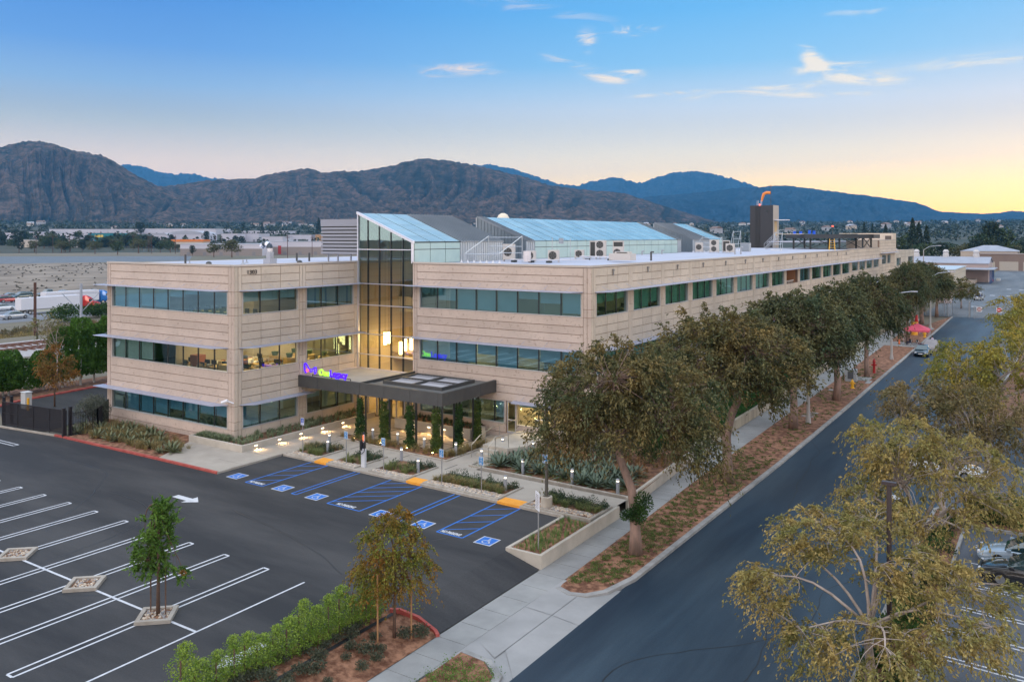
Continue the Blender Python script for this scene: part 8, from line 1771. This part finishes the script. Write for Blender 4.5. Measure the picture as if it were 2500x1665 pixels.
# distant trees: three prototypes, copied
def far_tree(seed, w, h, m_, n, ls, conic=False):
    t = thing('distant_tree', 'x', 'tree'); r = np.random.default_rng(seed); K_ = 10; v = r.normal(size=(K_, 3)); v /= np.linalg.norm(v, axis=1, keepdims=True); C = v * [w * .32, w * .32, h * .24] + [0, 0, h * .60]; ch = r.integers(K_, size=n); q = r.normal(size=(n, 3)); q /= np.linalg.norm(q, axis=1, keepdims=True)
    if conic: z = h * (.12 + .88 * r.random(n)); a = r.random(n) * 6.283; rr_ = w * .5 * (1 - z / h) ** .8 * (.5 + .5 * r.random(n)); P = np.stack([np.cos(a) * rr_, np.sin(a) * rr_, z], 1)
    else: P = C[ch] + q * [w * .26, w * .26, h * .20] * (.6 + .4 * r.random((n, 1)))
    V, Fq = leaf_quads(P, r.normal(size=(n, 3)) + q * .5, ls, ls * .6, r); np_mesh('crown', V, Fq, m_, t); m = MB(); m.cyl(0, 0, 0, h * .55, w * .035, 6, w * .02); m.build('trunk', m_barkd, t); return t
fm1 = leafmat('distant_green', (.028, .055, .022), (.075, .10, .035), .15, .2, .4); fm2 = leafmat('distant_olive', (.06, .075, .03), (.13, .12, .05), .15, .2, .4); fm3 = leafmat('distant_dark', (.018, .035, .022), (.04, .06, .03), .15, .2, .4)
protos = [far_tree(201, 9, 10, fm1, 900, .9), far_tree(202, 10, 9, fm2, 900, .9), far_tree(203, 8, 12, fm3, 900, .9), far_tree(204, 7, 16, fm3, 900, .9, True)]
used = set(); ti = 0
def put_tree(k_, u, d, s_, lab, grp, zb=None):
    global ti
    x, y, z = at_px(u, d); z = z if zb is None else zb; rz = (ti * 2.39) % 6.28; ti += 1
    if k_ not in used: used.add(k_); o = protos[k_]; o.location = (x, y, z); o.rotation_euler = (0, 0, rz); o.scale = (s_,) * 3; o['label'] = lab; o['group'] = grp
    else: copy_tree(protos[k_], (x, y, z), rz, s_, lab, grp)
rr = random.Random(77); n = 0
GM = 'parking-lot trees in front of the far warehouses'
for (u, v, s_, k_) in sorted([(8, 598, 1.5, 2), (30, 612, 1.3, 0), (52, 590, 1.9, 2), (66, 600, 1.5, 0), (84, 617, 1.35, 1), (104, 612, 1.3, 0), (112, 596, 1.2, 0), (128, 605, 1.2, 2), (140, 590, 1.5, 0), (150, 618, 1.4, 1), (168, 598, 1.0, 2), (186, 585, 1.2, 0), (197, 612, 1.4, 0), (214, 600, 1.5, 2), (232, 620, 1.3, 1), (248, 598, 1.4, 0), (258, 612, 1.2, 2), (272, 592, 1.6, 1), (287, 622, 1.55, 0), (296, 590, 1.6, 1), (310, 600, 1.5, 2), (326, 612, 1.5, 0), (338, 618, 1.6, 1), (352, 592, 1.5, 2), (360, 606, 1.5, 0), (372, 610, 1.4, 0), (384, 595, 1.3, 2), (396, 590, 1.2, 1), (416, 617, 1.2, 0), (470, 625, .9, 2), (522, 628, 1.5, 1), (566, 629, 1.9, 1)]):
    put_tree(k_, u, min(1120, F_PX * 18.5 / (v - HOR)), s_ * 1.18 if v < 622 else s_ * .95, 'rounded tree in the far parking lots, %s from the left edge' % nth(n), GM, -3); n += 1
re_ = random.Random(5)
for i in range(34): put_tree(re_.choice([0, 0, 1, 2]), re_.uniform(-10, 436), re_.uniform(940, 1290), re_.uniform(1.1, 1.75), 'leafy tree amid the shops and far lots, %s of the scattered ones' % nth(i), GM)
for i, (u, d, s_, k_) in enumerate([(342, 1480, 2.3, 2), (503, 1250, 1.6, 2), (575, 1120, 1.5, 2), (590, 1160, 1.3, 2), (640, 1150, 1.1, 0), (740, 1150, 1.3, 0), (700, 1350, 1.2, 1), (640, 1600, 1.8, 3), (778, 1500, 2.4, 3), (520, 1400, 1.2, 1), (452, 1300, 1.0, 0)]): put_tree(k_, u, d, s_, 'tall dark tree among the warehouse roofs at photo left, number %s of the row' % nth(i), 'tall trees among the far warehouses')
GR = 'trees behind the yard on the right'
for i, (u, d, s_, k_) in enumerate(sorted([(2060, 330, 1.0, 1), (2090, 360, .9, 2), (1960, 330, 1.0, 1), (1905, 420, 1.0, 0), (2000, 420, .9, 2), (2215, 560, 1.9, 0), (2228, 520, 1.75, 3), (2243, 540, 1.6, 3), (2262, 560, 1.5, 3), (2248, 500, 1.3, 0), (2278, 540, 1.3, 0), (2300, 520, 1.1, 2), (2318, 560, 1.3, 0), (2340, 540, 1.2, 1), (2362, 560, 1.4, 1), (2385, 520, 1.3, 2), (2400, 540, 1.9, 0), (2418, 540, 2.2, 2), (2432, 560, 2.4, 0), (2450, 560, 1.7, 2), (2470, 600, 1.3, 1), (2492, 620, 1.5, 0), (2510, 600, 1.4, 2), (2110, 1200, 2.0, 3), (2130, 1250, 1.8, 3), (2162, 900, 2.0, 3), (2190, 1000, 1.5, 2), (2498, 430, .9, 0)])): put_tree(k_, u, d, s_, 'tree behind the yard and its sheds, %s from the left' % nth(i), GR, -1 if d < 700 else None)
# town beyond: a wood of crowns that reads as one mass, and single pale houses
r = np.random.default_rng(300); PC = []; TC = []; SZ = []
N_ = 6500; u_ = r.uniform(-250, 2800, N_); d_ = 1150 + 2900 * r.random(N_) ** .85
for a, d in zip(u_, d_):
    if 100 < a < 540 and 1350 < d < 1720: continue
    x, y, z = at_px(a, d); s_ = r.uniform(5, 12) * (1.25 if r.random() < .12 else 1); q = r.normal(size=(11, 3)) * [s_ * .33, s_ * .33, s_ * .28] + [x, y, z + s_ * .6]; PC.append(q); SZ += [s_ * .42] * 11
PC = np.concatenate(PC); V, Fq = leaf_quads(PC, r.normal(size=PC.shape) * [1, 1, .6], np.array(SZ) * 1.25, np.array(SZ), r); tag(np_mesh('town_trees', V, Fq, leafmat('wood_green', (.014, .030, .016), (.045, .055, .026), .02, .1, .45)), 'belt of dark trees across the plain below the mountains', 'trees', kind='stuff')
hp0 = None; rr = random.Random(31); wl = [mat('house_white', (.55, .53, .50), .8), mat('house_cream', (.5, .42, .33), .8), mat('house_grey', (.38, .38, .40), .8)]; rfm = mat('house_roof', (.20, .13, .10), .8)
HP = []
for k_ in range(3):
    t = thing('house', 'x', 'house'); m = MB(); m.box(-7, 7, -5, 5, 0, 4.5 + k_); m.build('wall', wl[k_], t); m = MB(); m.extr([(-5.6, 4.4 + k_), (0, 7 + k_), (5.6, 4.4 + k_)], 'x', -7.5, 7.5); m.build('roof', [rfm, m_wroof, rfm][k_], t); HP.append(t)
hs = sorted([(rr.uniform(620, 830), rr.uniform(2500, 3300)) for _ in range(16)] + [(rr.uniform(850, 2450), rr.uniform(1500, 3600)) for _ in range(46)] + [(rr.uniform(0, 600), rr.uniform(1900, 2600)) for _ in range(6)])
for i, (u, d) in enumerate(hs):
    x, y, z = at_px(u, d); k_ = i % 3; lab = 'small pale house below the hills, %s from the left among the town trees' % nth(i); s_ = rr.uniform(1.0, 1.7)
    if i < 3: o = HP[k_]; o.location = (x, y, z + 3); o.rotation_euler = (0, 0, rr.uniform(0, 3)); o.scale = (s_,) * 3; o['label'] = lab; o['group'] = 'houses below the hills'
    else: copy_tree(HP[k_], (x, y, z + 3), rr.uniform(0, 3), s_, lab, 'houses below the hills')
warehouse('white two-storey house beside the end block of the office building', 2188, 2203, 640, 9, 0, name='house', depth=12)
# utility poles in the plain
m = MB(); m.cyl(0, 0, 0, 15, .28, 6); m.box(-1.6, 1.6, -.1, .1, 13.2, 13.5); pp = tag(m.build('utility_pole', mat('wood_pole', (.1, .1, .1))), 'x', 'utility pole', 'wooden utility poles across the plain')
for i, (u, d) in enumerate([(88, 900), (129, 950), (170, 980), (220, 1100), (246, 1150), (325, 1050), (362, 1000), (366, 960), (370, 920), (428, 900), (526, 900), (540, 1000), (702, 700), (762, 760)]):
    o = pp if i == 0 else pp.copy(); 
    if i: COL.objects.link(o)
    x, y, z = at_px(u, d); o.location = (x, y, z); o.scale = (1, 1, 1.35); o.rotation_euler = (0, 0, .5); o['label'] = 'thin wooden utility pole over the western plain, %s from the left' % nth(i)
# parked cars in the far lots, one prototype per colour
cols = [p_white, p_silver, p_black, p_red]; cp_ = []
for k_ in range(4): cp_.append(car('x', (0, 0, -500), 0, cols[k_], 'suv' if k_ % 2 else 'sedan', name='distant_car', group='cars parked in the far lots', lights=False))
for i in range(34):
    u = [380, 386, 392, 399, 405, 411, 418, 424, 430, 436][i] if i < 10 else rr.uniform(20, 440); v = 603 + (i % 3) * 3 if i < 10 else rr.choice([608, 611, 614]); d = F_PX * 18.5 / (v - HOR); p_ = DW(u, d, -3); lab = 'car parked in the far lots beyond the quarry, %s placed from the warehouse side' % nth(i)
    if i < 4: o = cp_[i]; o.location = (p_.x, p_.y, -3); o.rotation_euler = (0, 0, .5 + (i % 2) * 1.57); o['label'] = lab
    else: copy_tree(cp_[i % 4], (p_.x, p_.y, -3), .5 + (i % 2) * 1.57, None, lab, 'cars parked in the far lots')
